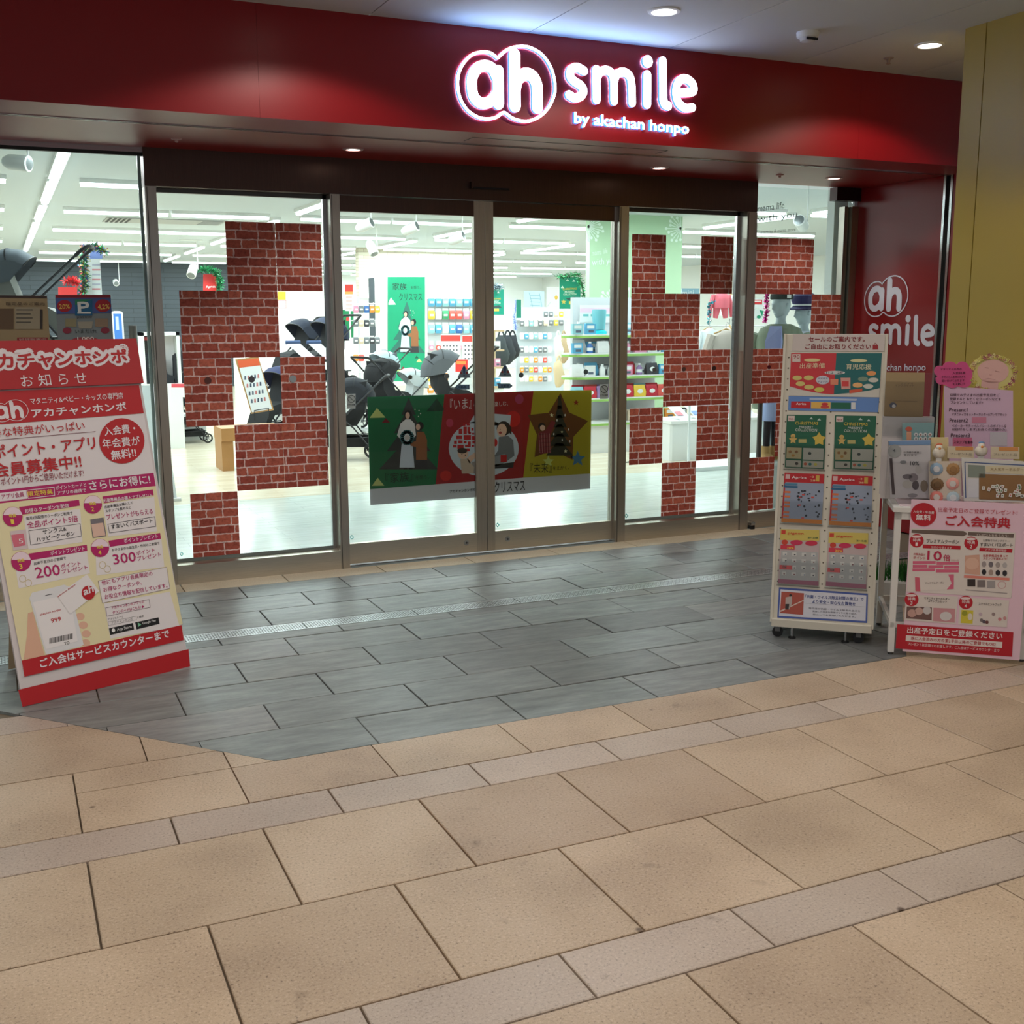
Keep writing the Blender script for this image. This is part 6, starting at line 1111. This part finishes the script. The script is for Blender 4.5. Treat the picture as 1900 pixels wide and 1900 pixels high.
s.poly([(275, 855), (1340, 872), (1325, 1045), (268, 1020)], (92, 130, 190), 2); s.poly([(520, 875), (1078, 888), (1070, 912), (520, 900)], (170, 184, 206), 3); s.poly([(305, 918), (535, 920), (530, 1000), (300, 994)], (180, 20, 34), 3); s.text('Aprica', (362, 965), (478, 968), 34, (232, 220, 222), .03); s.poly([(540, 924), (768, 928), (765, 1004), (538, 1000)], (214, 170, 80), 3); s.ellp(700, 950, 40, 18, (190, 40, 50), 4); s.ellp(700, 982, 50, 18, (190, 60, 50), 4); s.poly([(776, 930), (1005, 934), (1003, 1008), (773, 1003)], (18, 92, 66), 3); s.rect(1010, 930, 1060, 1010, (206, 206, 206), 3)
def gl(x0, y0, x1, y1, xb0, yb0, xb1, yb1):
    Q = lambda a, b: (x0+(x1-x0)*a+(xb0-x0)*b*(1-a)+(xb1-x1)*b*a, y0+(y1-y0)*a+(yb0-y0)*b*(1-a)+(yb1-y1)*b*a)
    return Q
def leaflet(i, s, Q, kind):
    R_ = lambda a, b, c, d, col, l: s.poly([Q(a, b), Q(c, b), Q(c, d), Q(a, d)], col, l)
    T_ = lambda tx, a, b, c, h, col, bo=.02: s.text(tx, Q(a, b), Q(c, b), h, col, bo, 7)
    if kind == 0:
        R_(0, 0, 1, 1, (14, 88, 62), 2); R_(.03, .02, .2, .12, (206, 190, 184), 3); T_('90', .05, .10, .17, 22, (150, 40, 50), 0); T_('CHRISTMAS', .22, .185, .80, 36, (196, 176, 70)); T_('PRESENT', .32, .25, .68, 26, (190, 196, 190)); T_('COLLECTION', .23, .31, .78, 32, (190, 196, 190))
        for a, b in ((.62, .04), (.82, .06)): s.poly([Q(a-.05, b+.04), Q(a, b), Q(a+.05, b+.04)], (180, 196, 190), 3)
        q = Q(.84, .45); s.star(q[0], q[1], 82, (196, 170, 70), 3, .6); q = Q(.18, .45); s.ellp(q[0], q[1]-30, 28, 26, (190, 160, 90), 3); s.star(q[0], q[1]+15, 52, (190, 160, 90), 3, .5); q = Q(.42, .49); s.rect(q[0]-45, q[1]-22, q[0]+48, q[1]+22, (170, 160, 100), 3)
        for a, b, c, d, col in ((.03, .62, .41, .83, (178, 166, 128)), (.45, .62, .97, .84, (176, 176, 166)), (.03, .86, .41, .985, (170, 168, 156)), (.45, .86, .97, .985, (172, 170, 156))): R_(a, b, c, d, col, 4)
        for a, b, c in ((.12, .70, (150, 110, 60)), (.28, .70, (130, 90, 50)), (.2, .77, (170, 130, 60)), (.62, .72, (60, 70, 66)), (.3, .92, (60, 56, 50)), (.52, .92, (180, 90, 60)), (.64, .92, (50, 110, 110)), (.78, .92, (190, 180, 80))): q = Q(a, b); s.ellp(q[0], q[1], 20, 18, c, 5, 8)
    elif kind == 1:
        R_(0, 0, 1, 1, (176, 24, 34), 2); R_(.03, .03, .14, .12, (206, 170, 170), 3); T_('Aprica', .19, .13, .56, 34, (226, 206, 206), .03); T_('~2', .64, .08, .74, 18, (226, 190, 150)); T_('28', .66, .155, .78, 18, (226, 190, 150)); R_(.79, .03, .88, .15, (196, 160, 70), 3)
        R_(.04, .19, 1, .92, (140, 150, 170), 3); R_(.02, .21, .34, .25, (70, 120, 150), 4); R_(.0, .26, .35, .30, (30, 90, 130), 4); R_(0, .92, 1, 1, (196, 120, 30), 3)
        rn = random.Random(4)
        for b in (.37, .46, .58, .66, .78, .86): R_(.03, b, .18, b+.04, (206, 110, 60), 4)
        for j in range(26): q = Q(.36+.6*rn.random(), .30+.58*rn.random()); s.ellp(q[0], q[1], 5+9*rn.random(), 5+9*rn.random(), (30, 32, 40), 5, 7)
        for j in range(5): q = Q(.4+.5*rn.random(), .4+.5*rn.random()); s.rect(q[0]-14, q[1]-7, q[0]+14, q[1]+7, (196, 80, 70), 5)
    else:
        R_(0, 0, 1, 1, (186, 166, 166), 2); R_(0, 0, 1, .2, (200, 180, 90), 3); R_(.02, .02, .13, .09, (196, 60, 40), 4); T_('pigeon', .19, .10, .60, 26, (196, 50, 34), .03); T_('2▸28', .70, .155, .96, 15, (40, 90, 60), .02)
        for a, w_, c in ((.12, .08, (190, 60, 40)), (.42, .16, (190, 40, 80)), (.80, .16, (190, 40, 70))):
            q = Q(a, .24); e = Q(a+w_, .24); s.ellp(q[0], q[1], e[0]-q[0], 26, c, 4, 14)
        R_(.02, .29, .38, .37, (200, 50, 70), 4); T_('20%', .18, .36, .36, 20, (240, 200, 90), .03); R_(.04, .40, .98, .92, (168, 168, 168), 3); R_(.02, .66, .34, .74, (200, 80, 80), 4); R_(0, .92, 1, 1, (150, 90, 110), 3)
        rn = random.Random(9)
        for j in range(4):
            for k_ in range(4): q = Q(.14+.24*k_, .45+.12*j); s.rect(q[0]-22, q[1]-16, q[0]+20, q[1]+16, (196, 196, 192), 4); s.ellp(q[0]+12*rn.random(), q[1]+6, 9, 6, rn.choice(((40, 40, 50), (90, 110, 140), (120, 70, 70))), 5, 7)
def pocket(x0, y0, x1, y1, xb0, yb0, xb1, yb1, kind, crop, label, grp='flyers in the rack pockets'):
    s2 = Sheet(None, fr.location, u, v, crop, -.006); a, b_, c, d = s2.P(x0, y0), s2.P(x1, y1), s2.P(xb1, yb1), s2.P(xb0, yb0)
    t = thing('flyer', label, 'flyer', fr.location, group=grp, rot=(-lean, 0, yaw)); s2.root = t; MB().prism([a, b_, c, d], -.0055, -.0025, mat((190, 184, 176))).build('flyer_stack', t); leaflet(0, s2, gl(x0, y0, x1, y1, xb0, yb0, xb1, yb1), kind); s2.done()
    m = .006; z0 = min(c[1], d[1]); z1 = z0+(a[1]-z0)*.45; MB().prism([(d[0]-m, z0-m), (c[0]+m, z0-m), (c[0]+m, z1), (d[0]-m, z1)], -.014, -.0125, PLAST).box((d[0]-m, -.014, z0-m-.002), (c[0]+m, .0, z0-m), PLAST).build('clear_pocket', fr)
C6 = (1420, 600, 6.3333); C7 = (1420, 860, 5.28)
pocket(255, 1075, 720, 1080, 230, 1692, 690, 1712, 0, C6, 'green Christmas gift flyer in the upper left rack pocket'); pocket(820, 1082, 1305, 1090, 803, 1708, 1270, 1722, 0, C6, 'green Christmas gift flyer in the upper right rack pocket')
pocket(190, 90, 580, 105, 157, 572, 552, 592, 1, C7, 'red pushchair sale flyer in the middle left rack pocket'); pocket(655, 108, 1055, 125, 625, 600, 1035, 622, 1, C7, 'red pushchair sale flyer in the middle right rack pocket')
pocket(152, 642, 530, 652, 125, 1172, 522, 1196, 2, C7, 'yellow and pink baby goods flyer in the lower left rack pocket'); pocket(625, 670, 1010, 682, 592, 1196, 988, 1228, 2, C7, 'yellow and pink baby goods flyer in the lower right rack pocket')
s.crop = C7; s.poly([(135, 1212), (1005, 1275), (998, 1562), (118, 1508)], (70, 90, 160), 1); s.poly([(150, 1232), (990, 1292), (982, 1542), (134, 1492)], (206, 206, 216), 2); s.poly([(158, 1254), (380, 1270), (370, 1482), (146, 1464)], (168, 80, 66), 3); s.poly([(146, 1440), (375, 1335), (375, 1345), (146, 1455)], (210, 190, 180), 4); s.poly([(200, 1310), (262, 1300), (262, 1370), (235, 1430), (195, 1425)], (180, 166, 160), 4); s.ellp(248, 1290, 14, 12, (50, 40, 36), 5); s.poly([(198, 1375), (235, 1375), (228, 1430), (195, 1428)], (50, 44, 44), 5)
s.text('「抗菌・ウイルス除去対策の施工」で', (392, 1318), (962, 1346), 34, (40, 60, 130), .02); s.text('より安全・安心なお買物を', (460, 1366), (882, 1394), 34, (40, 60, 130), .02); s.text('専門店が抗菌・ウイルス除去の施工を', (425, 1425), (930, 1455), 18, (90, 90, 100)); s.text('実施した安全な売場づくりに取り組み、', (462, 1455), (900, 1482), 18, (90, 90, 100)); s.text('安心してお買物いただけます。', (465, 1486), (885, 1510), 18, (90, 90, 100)); s.line([(390, 1368), (980, 1405)], 2, (150, 150, 160), 3); s.done()
# ------------------------------------------------------------------ white table with displays, pink poster
tb = thing('display_table', 'white metal legged display table at the right under the handwritten notices', 'table', (3.66, -2.90, 0), -.64); TW, TD, TH = .60, .54, .70
WP = mat((214, 212, 208), .4)
MB().rbox((-.01, -.01, TH-.025), (TW+.01, TD, TH), WP, .004).box((0, .0, TH-.06), (TW, .02, TH-.025), WP).box((0, TD-.02, TH-.06), (TW, TD, TH-.025), WP).build('table_top', tb); MB().box((.02, .01, TH), (TW-.02, TD-.02, TH+.003), mat((226, 206, 212), .5)).build('pink_cloth', tb)
for x in (0, TW-.028):
    for y in (0, TD-.028): MB().box((x, y, .012), (x+.028, y+.028, TH-.025), WP).lathe([(.011, 0), (.013, .006), (.010, .012)], mat((60, 60, 60)), (x+.014, y+.014, 0), 10).build('leg', tb)
MB().box((0, .005, .13), (TW, .022, .155), WP).box((0, TD-.022, .13), (TW, TD-.005, .155), WP).box((.005, 0, .13), (.022, TD, .155), WP).box((TW-.022, 0, .13), (TW-.005, TD, .155), WP).build('stretcher_frame', tb)
yaw = -.7306; pk, u, v = plane_thing('pink_poster', 'pink membership benefit poster hung on the front of the white table', 'poster', (3.7046, -2.9478, .0233), yaw, 0)
MB().box((0, 0, 0), (.498, .003, .7128), mat((224, 190, 206), .45)).build('sheet', pk)
s = Sheet(pk, pk.location, u, v, (1600, 900, 5.43), -.001); R2 = (178, 22, 40); C2 = (214, 204, 198)
s.ellp(617, 296, 130, 118, R2, 2, 30); s.text('入会費・年会費', (512, 278), (722, 292), 28, (226, 210, 210), .01); s.text('無料', (540, 350), (690, 362), 62, (232, 220, 220), .03); s.text('出産予定日のご登録でプレゼント!', (762, 268), (1560, 302), 46, R2, .0); s.text('ご入会特典', (835, 408), (1488, 438), 108, R2, .035)
s.poly([(492, 435), (1545, 480), (1500, 1138), (445, 1072)], C2, 1); s.poly([(498, 448), (1020, 462), (1062, 490), (1018, 515), (495, 480)], (104, 88, 80), 2); s.poly([(1068, 472), (1528, 492), (1522, 532), (1062, 505)], (104, 88, 80), 2); s.text('プレゼントをもらおう!', (1140, 512), (1470, 525), 26, (220, 206, 200), .01)
for n, x, y in (('1', 548, 560), ('2', 1096, 585), ('3', 496, 1152), ('4', 1042, 1182)): s.ellp(x, y, 70, 68, R2, 2, 24); s.text('特典', (x-40, y+8), (x+38, y+10), 34, (232, 216, 216), .02); s.text(n, (x-14, y+50), (x+8, y+51), 34, (232, 216, 216), .03); s.ellp(x-2, y-42, 50, 13, (226, 206, 206), 3)
s.text('プレミアムクーポン', (645, 582), (970, 592), 40, (60, 50, 50), .015); s.poly([(612, 598), (990, 612), (988, 650), (608, 635)], R2, 2); s.text('当日から使えます', (695, 636), (900, 644), 24, (226, 206, 206), .01); s.text('対象商品が', (515, 705), (635, 712), 24, R2, .01); s.text('ポイント', (512, 742), (635, 750), 28, R2, .02); s.text('10', (652, 752), (798, 762), 95, (180, 24, 70), .03); s.text('倍', (812, 762), (885, 768), 66, (180, 24, 70), .02); s.text('になるクーポン', (895, 765), (972, 768), 20, R2)
for q in ((508, 765, 738, 792), (748, 772, 975, 802), (508, 802, 655, 830), (665, 806, 815, 834), (825, 812, 972, 840), (505, 838, 732, 866), (742, 848, 970, 880)): s.rect(*q, (206, 96, 126), 2)
s.poly([(530, 915), (925, 900), (920, 1045), (535, 1070)], (216, 206, 200), 2); s.poly([(530, 925), (575, 930), (585, 1070), (535, 1068)], (200, 90, 110), 3); s.poly([(865, 900), (922, 898), (920, 1045), (850, 1050), (900, 990)], (206, 96, 126), 3); s.text('プレミアムクーポン', (630, 998), (825, 992), 22, (110, 90, 90), .0)
s.text('お買物でスタンプラリー!', (1215, 568), (1485, 576), 24, (70, 60, 60)); s.text('すまいくパスポート', (1185, 615), (1512, 626), 40, (60, 50, 50), .015); s.poly([(1182, 630), (1512, 645), (1508, 682), (1178, 665)], R2, 2); s.text('アプリ会員様限定', (1235, 662), (1450, 672), 24, (226, 206, 206), .01); s.text('出産準備品を買って', (1215, 722), (1465, 728), 26, R2, .01); s.text('スタンプを集めよう!', (1215, 750), (1455, 756), 26, R2, .01)
s.poly([(1035, 710), (1180, 700), (1185, 905), (1030, 890)], (206, 160, 140), 2); s.ellp(1105, 790, 70, 60, (216, 176, 156), 3)
rn = random.Random(3)
for i in range(8): x, y = 1225+70*(i % 4), 795+80*(i//4)+4*(i % 4); s.ellp(x, y, 24, 30, ((150, 140, 140), (110, 104, 110), (160, 150, 146), (176, 170, 170), (30, 28, 36), (160, 140, 130), (36, 32, 40), (40, 38, 46))[i], 3, 9)
s.poly([(1025, 905), (1482, 935), (1480, 960), (1022, 932)], (216, 130, 116), 3)
for i, c in enumerate(((50, 40, 40), (120, 110, 110), (156, 150, 150))): s.rect(1058+100*i, 948+8*i, 1138+100*i, 1020+8*i, c, 3)
s.line([(1405+40*math.cos(a), 1005+36*math.sin(a)) for a in [2*math.pi*i/14 for i in range(14)]], 4, (206, 130, 136), 3, True); s.poly([(1040, 1050), (1460, 1085), (1460, 1095), (1040, 1060)], (160, 150, 150), 2)
s.poly([(440, 1100), (965, 1122), (938, 1400), (425, 1360)], C2, 1); s.poly([(985, 1130), (1480, 1162), (1455, 1432), (965, 1402)], C2, 1); s.text('マタニティキーホルダー', (622, 1150), (878, 1160), 26, (60, 50, 50), .01); s.text('&サンプルセット', (665, 1178), (852, 1186), 24, (60, 50, 50), .01); s.text('スマイルヒントブック', (1170, 1208), (1400, 1218), 28, (60, 50, 50), .01)
s.poly([(448, 1222), (700, 1232), (698, 1360), (440, 1342)], (110, 80, 76), 2); s.ellp(500, 1290, 45, 40, (190, 150, 140), 3); s.ellp(570, 1270, 42, 38, (196, 160, 150), 3); s.ellp(652, 1262, 42, 40, (196, 190, 190), 3); s.poly([(715, 1235), (935, 1245), (930, 1385), (712, 1368)], (196, 140, 146), 2); s.ellp(840, 1320, 60, 45, (206, 200, 200), 3)
s.poly([(998, 1255), (1118, 1262), (1110, 1395), (990, 1388)], (206, 190, 60), 2); s.ellp(1030, 1290, 28, 26, (150, 150, 40), 3); s.ellp(1085, 1325, 24, 34, (216, 206, 190), 3)
for x, y, c in ((1190, 1300, (190, 170, 180)), (1225, 1375, (90, 80, 90)), (1255, 1380, (100, 60, 60)), (1320, 1300, (150, 130, 130)), (1385, 1350, (200, 120, 130)), (1435, 1340, (196, 140, 140)), (1200, 1360, (120, 110, 110))): s.ellp(x, y, 18, 18, c, 3, 8)
s.poly([(352, 1400), (1522, 1482), (1508, 1728), (335, 1645)], R2, 1); s.text('出産予定日をご登録ください', (450, 1490), (1410, 1555), 66, (230, 216, 216), .03); s.poly([(440, 1512), (1412, 1580), (1408, 1640), (436, 1570)], (222, 210, 206), 2); s.text('既に入会済みの方の第2子目以降のご登録でもOK!', (490, 1558), (1340, 1622), 36, R2, .01); s.text('プレゼントは店頭でのお渡しです。ご入会はサービスカウンターまで', (455, 1612), (1380, 1682), 30, (230, 210, 210), .01); s.done()
# things on the table: all stand in upright planes parallel to the table front
TYAW = -.70; TU = Vector((math.cos(TYAW), math.sin(TYAW), 0)); TN = Vector((-math.sin(TYAW), math.cos(TYAW), 0)); TO = Vector((3.67, -2.895, TH))
TC = (1600, 630, 6.3333)
def tplane(nm, label, cat, back, lean_=0): t, u_, v_ = plane_thing(nm, label, cat, TO+TN*back, TYAW, lean_); return t, Sheet(t, t.location, u_, v_, TC, -.003)
def board(t, s, pts, m_, th=.006, nm='board'): MB().prism([s.P(*p) for p in pts], -.002, th, m_).build(nm, t)
t, s = tplane('notice_sheet', 'pink handwritten notice headed Present 1, 2, 3 standing on the table', 'notice', .30)
zt0 = 1855
board(t, s, [(960, 545), (1770, 600), (1775, zt0), (975, zt0-20)], mat((212, 180, 206), .5))
HW = (60, 30, 44)
for i, (tx, a, b, h) in enumerate((('店頭でお子さまの出産予定日をご', (1028, 665), (1610, 668), 34), ('登録すると おとくなクーポンなどを', (1028, 712), (1625, 716), 34), ('プレゼントしています!!', (1035, 755), (1415, 758), 34), ('Present1', (1018, 845), (1232, 848), 44), ('マタニティロゼットキーホルダー&プレママセット', (1048, 893), (1695, 896), 34), ('Present2', (1022, 970), (1238, 972), 46), ('ベビーカーやチャイルドシートのポイントを', (1050, 1030), (1690, 1034), 36), ('10倍付与します(お近くの店舗のみ)', (1055, 1075), (1690, 1078), 36), ('Present3', (1038, 1145), (1262, 1148), 46), ('スタンプを集め', (1070, 1222), (1295, 1226), 40))): s.text(tx, a, b, h, HW, .012)
s.rect(1285, 912, 1455, 980, (206, 130, 156), 1); s.rect(1060, 1150, 1290, 1255, (206, 110, 146), 1); s.rect(1500, 1085, 1700, 1250, (196, 190, 200), 1); s.done()
t, s = tplane('cloud_notice', 'magenta cloud shaped handwritten notice above the pink sheet', 'notice', .295)
cl = []
for cx_, cy_, rx, ry, a0, a1 in ((905, 370, 62, 65, 110, 250), (1030, 320, 85, 62, 190, 330), (1175, 320, 72, 62, 200, 340), (1235, 410, 60, 80, -60, 60), (1190, 500, 90, 65, 0, 120), (1060, 510, 80, 60, 40, 140), (920, 460, 60, 70, 70, 190)): cl += arc(cx_, cy_, rx, ry, a0, a1, 6)
board(t, s, cl, mat((206, 80, 136), .5), .004)
for tx, a, b, h in (('マタニティの方の', (915, 360), (1165, 358), 28), ('入会特典', (1055, 408), (1210, 406), 30), ('すでにご入会済みの方も', (930, 455), (1210, 452), 28), ('受け付けております!', (930, 500), (1205, 496), 30), ('OK!!', (1060, 535), (1205, 532), 28)): s.text(tx, a, b, h, (60, 20, 40), .01)
s.done()
t, s = tplane('wreath_picture', 'round picture of a sleeping child face in a yellow flower wreath', 'picture', .335)
board(t, s, arc(1530, 400, 290, 225, 0, 345, 23), mat((214, 204, 130), .6), .004)
s.ellp(1535, 375, 185, 140, (222, 178, 172), 1, 26); s.poly([(1400, 480), (1600, 490), (1590, 600), (1390, 590)], (222, 178, 172), 1)
s.line([(1440, 328), (1460, 332), (1482, 335)], 4, (130, 70, 70), 3); s.line([(1560, 368), (1585, 376), (1610, 380)], 4, (130, 70, 70), 3); s.line([(1490, 412), (1505, 418), (1520, 414)], 3, (170, 100, 100), 3); s.line([(1420, 470), (1480, 455), (1560, 470)], 3, (190, 140, 140), 3)
fb2 = MB(); rn = random.Random(8)
for i in range(95):
    a = 2*math.pi*i/95; rr = .90+.16*rn.random(); q = s.P(1530+270*rr*math.cos(a), 400+208*rr*math.sin(a)); c = mat(rn.choice(((226, 216, 120), (232, 226, 170), (196, 190, 90), (170, 90, 110), (190, 130, 120), (224, 214, 130))), .7)
    for k_ in range(5): b_ = 2*math.pi*k_/5+i; fb2.add([(q[0], -.006, q[1]), (q[0]+.006*math.cos(b_-.5), -.010, q[1]+.006*math.sin(b_-.5)), (q[0]+.010*math.cos(b_), -.007-.003*(i % 2), q[1]+.010*math.sin(b_)), (q[0]+.006*math.cos(b_+.5), -.010, q[1]+.006*math.sin(b_+.5))], [(0, 1, 2, 3)], c)
fb2.build('flower_wreath', t)['kind'] = 'stuff'; s.done()
q = s.P(1530, 600); MB().box((q[0]-.006, .005, 0), (q[0]+.006, .012, q[1]), mat((210, 206, 200))).build('support_stick', t)
# clear stand with kraft bag
t, s = tplane('sample_bag', 'brown kraft sample bag in a clear packet at the left of the table', 'bag', .25)
P0, P1 = s.P(280, 385), s.P(705, 905); rings = [[(x, y, z) for x, y in ((P0[0], -d), (P1[0], -d), (P1[0], d*.3), (P0[0], d*.3))] for z, d in ((P1[1], .02), (P1[1]+.03, .04), ((P0[1]+P1[1])/2, .035), (P0[1]-.03, .012), (P0[1], .004))]
MB().loft(rings, mat((158, 132, 92), .8)).build('kraft_bag', t); MB().box((P0[0]-.005, -.045, P1[1]-.09), (P1[0]+.05, -.043, P0[1]+.0), PLAST).build('clear_packet', t); MB().box((P0[0]-.005, -.04, 0), (P1[0]+.05, .02, P1[1]), mat((196, 190, 190), .4)).build('box_stand', t)
s.front = -.038; s.text('プレママ', (440, 520), (590, 520), 20, (110, 84, 56)); s.text('サンプルセット', (380, 545), (600, 545), 24, (110, 84, 56), .01); s.line([(360, 715), (640, 718)], 3, (120, 96, 66), 3); s.ellp(355, 765, 42, 34, (80, 80, 96), 3); s.ellp(365, 775, 22, 20, (200, 196, 196), 4); s.done()
MB().prism([s.P(500, 905), s.P(725, 905), s.P(725, 985), s.P(500, 985)], -.03, .0, mat((150, 60, 70))).build('red_box_edge', t)
t, s = tplane('turquoise_card', 'turquoise card with little round faces below the kraft bag', 'card', .17)
board(t, s, [(470, 985), (845, 975), (835, 1210), (470, 1200)], mat((120, 156, 160), .5)); s.ellp(545, 1050, 40, 28, (190, 90, 70), 1)
for i in range(8): x, y = 630+55*(i % 4), 1115+48*(i//4); s.ellp(x, y, 24, 22, (206, 206, 206), 1, 12); s.ellp(x, y+4, 9, 9, ((60, 60, 70), (150, 100, 80))[i % 2], 2, 8)
s.rect(520, 1080, 575, 1200, (206, 150, 120), 1); s.done(); MB().prism([s.P(475, 1200), s.P(830, 1210), s.P(830, zt0-10), s.P(475, zt0-10)], .004, .008, PLAST).build('clear_holder', t)
t, s = tplane('clear_case', 'clear plastic display case of samples with number 4 badge', 'case', .10)
board(t, s, [(300, 1190), (800, 1180), (800, zt0+10), (330, zt0+10)], mat((206, 200, 204), .4)); s.poly([(300, 1190), (800, 1182), (798, 1235), (302, 1240)], (120, 150, 190), 1); s.ellp(380, 1310, 78, 78, (166, 166, 166), 2, 24); s.text('4', (358, 1320), (388, 1320), 34, (60, 60, 66), .02); s.poly([(318, 1395), (352, 1395), (385, 1820), (350, 1820)], (84, 70, 74), 2); s.text('お子様の成長に', (482, 1335), (695, 1338), 24, K, .02); s.text('合わせて', (482, 1365), (640, 1367), 24, K, .02); s.text('10%', (560, 1475), (665, 1478), 46, (70, 70, 76), .02)
for x, y, a, b, c in ((530, 1610, 60, 30, (120, 112, 120)), (600, 1620, 55, 50, (140, 130, 136)), (530, 1700, 60, 50, (196, 190, 186)), (625, 1710, 40, 55, (96, 86, 92)), (725, 1720, 45, 70, (140, 124, 110)), (660, 1530, 40, 50, (196, 190, 190)), (590, 1830, 60, 25, (150, 146, 150)), (480, 1440, 40, 20, (140, 140, 146))): s.ellp(x, y, a, b, c, 2, 12)
s.done(); q0, q1 = s.P(300, 1190), s.P(800, zt0); MB().box((q0[0], -.05, .0), (q1[0], -.048, q0[1]), PLAST).box((q0[0], -.05, 0), (q0[0]+.002, 0, q0[1]), PLAST).build('clear_cover', t)
t, s = tplane('rosette_board', 'board of six round rosettes, brown, pink and blue, beside the clear case', 'board', .08)
board(t, s, [(780, 1430), (1160, 1430), (1165, zt0+10), (780, zt0+10)], mat((206, 192, 176), .5))
for x, y, c1, c2 in ((870, 1520, (150, 176, 200), (206, 206, 210)), (1065, 1522, (170, 130, 84), (150, 112, 70)), (878, 1700, (126, 96, 64), (110, 84, 56)), (1060, 1692, (226, 160, 150), (206, 200, 196)), (870, 1850, (222, 130, 120), (206, 196, 190)), (1065, 1855, (176, 196, 206), (206, 210, 214))):
    q = s.P(x, y); R_ = abs(s.P(x+82, y)[0]-q[0]); r_ = MB(); 
    if q[1] < .01: continue
    r_.loft([[(q[0]+(R_*(1 if k_ % 2 else .9))*math.cos(2*math.pi*k_/28), -.004, q[1]+(R_*(1 if k_ % 2 else .9))*math.sin(2*math.pi*k_/28)) for k_ in range(28)], [(q[0]+R_*.6*math.cos(2*math.pi*k_/28), -.012, q[1]+R_*.6*math.sin(2*math.pi*k_/28)) for k_ in range(28)]], mat(c1, .7)); r_.lathe([(R_*.5, -.012), (R_*.45, -.016), (.001, -.017)], mat(c2, .6), (q[0], 0, q[1]), 16, 'y'); r_.build('rosette', t)
s.done()
t, s = tplane('bird_card', 'cream price card with white plush bird, left of the pair', 'card', .12)
board(t, s, [(810, 1150), (1010, 1150), (1020, 1430), (810, 1430)], mat((214, 196, 150), .5)); s.ellp(880, 1255, 26, 22, (206, 110, 80), 1); s.done()
for x, y, l_, bk in ((900, 1330, 'white plush bird ornament in front of the cream card', .09), (1395, 1310, 'white plush bird ornament with blue cap and orange wings', .13)):
    q = TO+TN*bk; sh = Sheet(None, q, TU, (0, 0, 1), TC); p2 = sh.P(x, y); t2 = thing('bird_ornament', l_, 'ornament', q+TU*p2[0], TYAW, group='plush birds on the table'); z_ = p2[1]; MB().ell((0, 0, z_), (.028, .024, .026), mat((222, 214, 200), .9), 12, 8).ell((.0, -.004, z_+.024), (.016, .016, .015), mat((226, 218, 206), .9), 10, 6).build('body', t2); MB().lathe([(.006, -.03), (.0005, -.04)], mat((220, 140, 60)), (0, 0, z_+.022), 8, 'y').build('beak', t2); MB().ell((.0, 0, z_+.038), (.014, .012, .006), mat((110, 150, 190) if x > 1000 else (206, 110, 80)), 10, 5).build('cap', t2); MB().box((-.012, -.01, 0), (.012, .01, z_-.024), WP).build('stand', t2)
for x0, x1, y0, y1, l_ in ((1000, 1315, 1255, 1395, 'cream strip card with orange band between the plush birds'), (1510, 1845, 1260, 1400, 'cream strip card with orange band at the right end')):
    t, s = tplane('strip_card', l_, 'card', .10); board(t, s, [(x0, y0), (x1, y0+6), (x1, y1+6), (x0, y1)], mat((206, 192, 166), .5)); s.poly([(x0+95, y0+4), (x1-15, y0+6), (x1-15, y0+46), (x0+95, y0+44)], (206, 140, 80), 1); s.text('プレゼント品', (x0+30, y1-40), (x1-30, y1-36), 26, (120, 110, 100)); s.done(); q = s.P((x0+x1)/2, y1); MB().box((q[0]-.01, .004, 0), (q[0]+.01, .01, q[1]+.01), PLAST).build('clear_prop', t)
t, s = tplane('keyring_case', 'blue rimmed case of small white keyring tags on brown cork', 'case', .05)
board(t, s, [(1165, 1390), (1990, 1440), (2000, zt0+60), (1195, zt0+40)], mat((206, 204, 200), .4), .02); s.line([(1205, 1440), (1990, 1480)], 10, (50, 80, 140), 1); s.line([(1205, 1440), (1215, zt0)], 10, (50, 80, 140), 1); s.poly([(1240, 1470), (1440, 1480), (1445, 1625), (1240, 1615)], (130, 140, 130), 1); s.poly([(1450, 1480), (1990, 1500), (1990, 1590), (1450, 1560)], (206, 196, 166), 1); s.text('大人気キーホルダー', (1500, 1540), (1890, 1545), 36, (150, 120, 80), .0); s.poly([(1245, 1635), (1365, 1640), (1365, zt0), (1245, zt0)], (206, 206, 212), 1); s.poly([(1370, 1575), (1990, 1600), (1990, zt0+40), (1370, zt0+20)], (140, 104, 66), 1)
s.done(); rn = random.Random(2)
for i in range(24):
    x = 1410+rn.random()*480; y = 1690+rn.random()*150; q = s.P(x, y); o = MB().box((-.006, -.008, -.009), (.006, -.006, .007), mat((222, 218, 212))).lathe([(.003, -.0085), (.0003, -.009)], mat(rn.choice(((70, 70, 80), (190, 90, 90), (90, 130, 90)))), (0, 0, -.001), 8, 'y').build('keyring_tag', t, loc=(q[0], -.001, q[1])); o.rotation_euler = (0, rn.uniform(-.4, .4), 0)
# planter behind the table
pz = fl(1634, 1150); pl = thing('planter', 'white box planter of artificial grass behind the white table', 'planter', (4.42, -2.15, 0), -.70); MB().rbox((-.32, -.1, 0), (.22, .12, .13), WP, .01).build('trough', pl)
gb = MB(); rn = random.Random(6)
for i in range(900):
    x, y = rn.uniform(-.31, .21), rn.uniform(-.09, .11); a = rn.uniform(-.5, .5); gb.add([(x-.003, y, .12), (x+.003, y, .12), (x+.05*a, y+.03*rn.uniform(-1, 1), .18+.06*rn.random())], [(0, 1, 2)], mat(((34, 96, 36), (50, 120, 44), (24, 74, 30))[i % 3], .8))
gb.build('grass', pl)['kind'] = 'stuff'
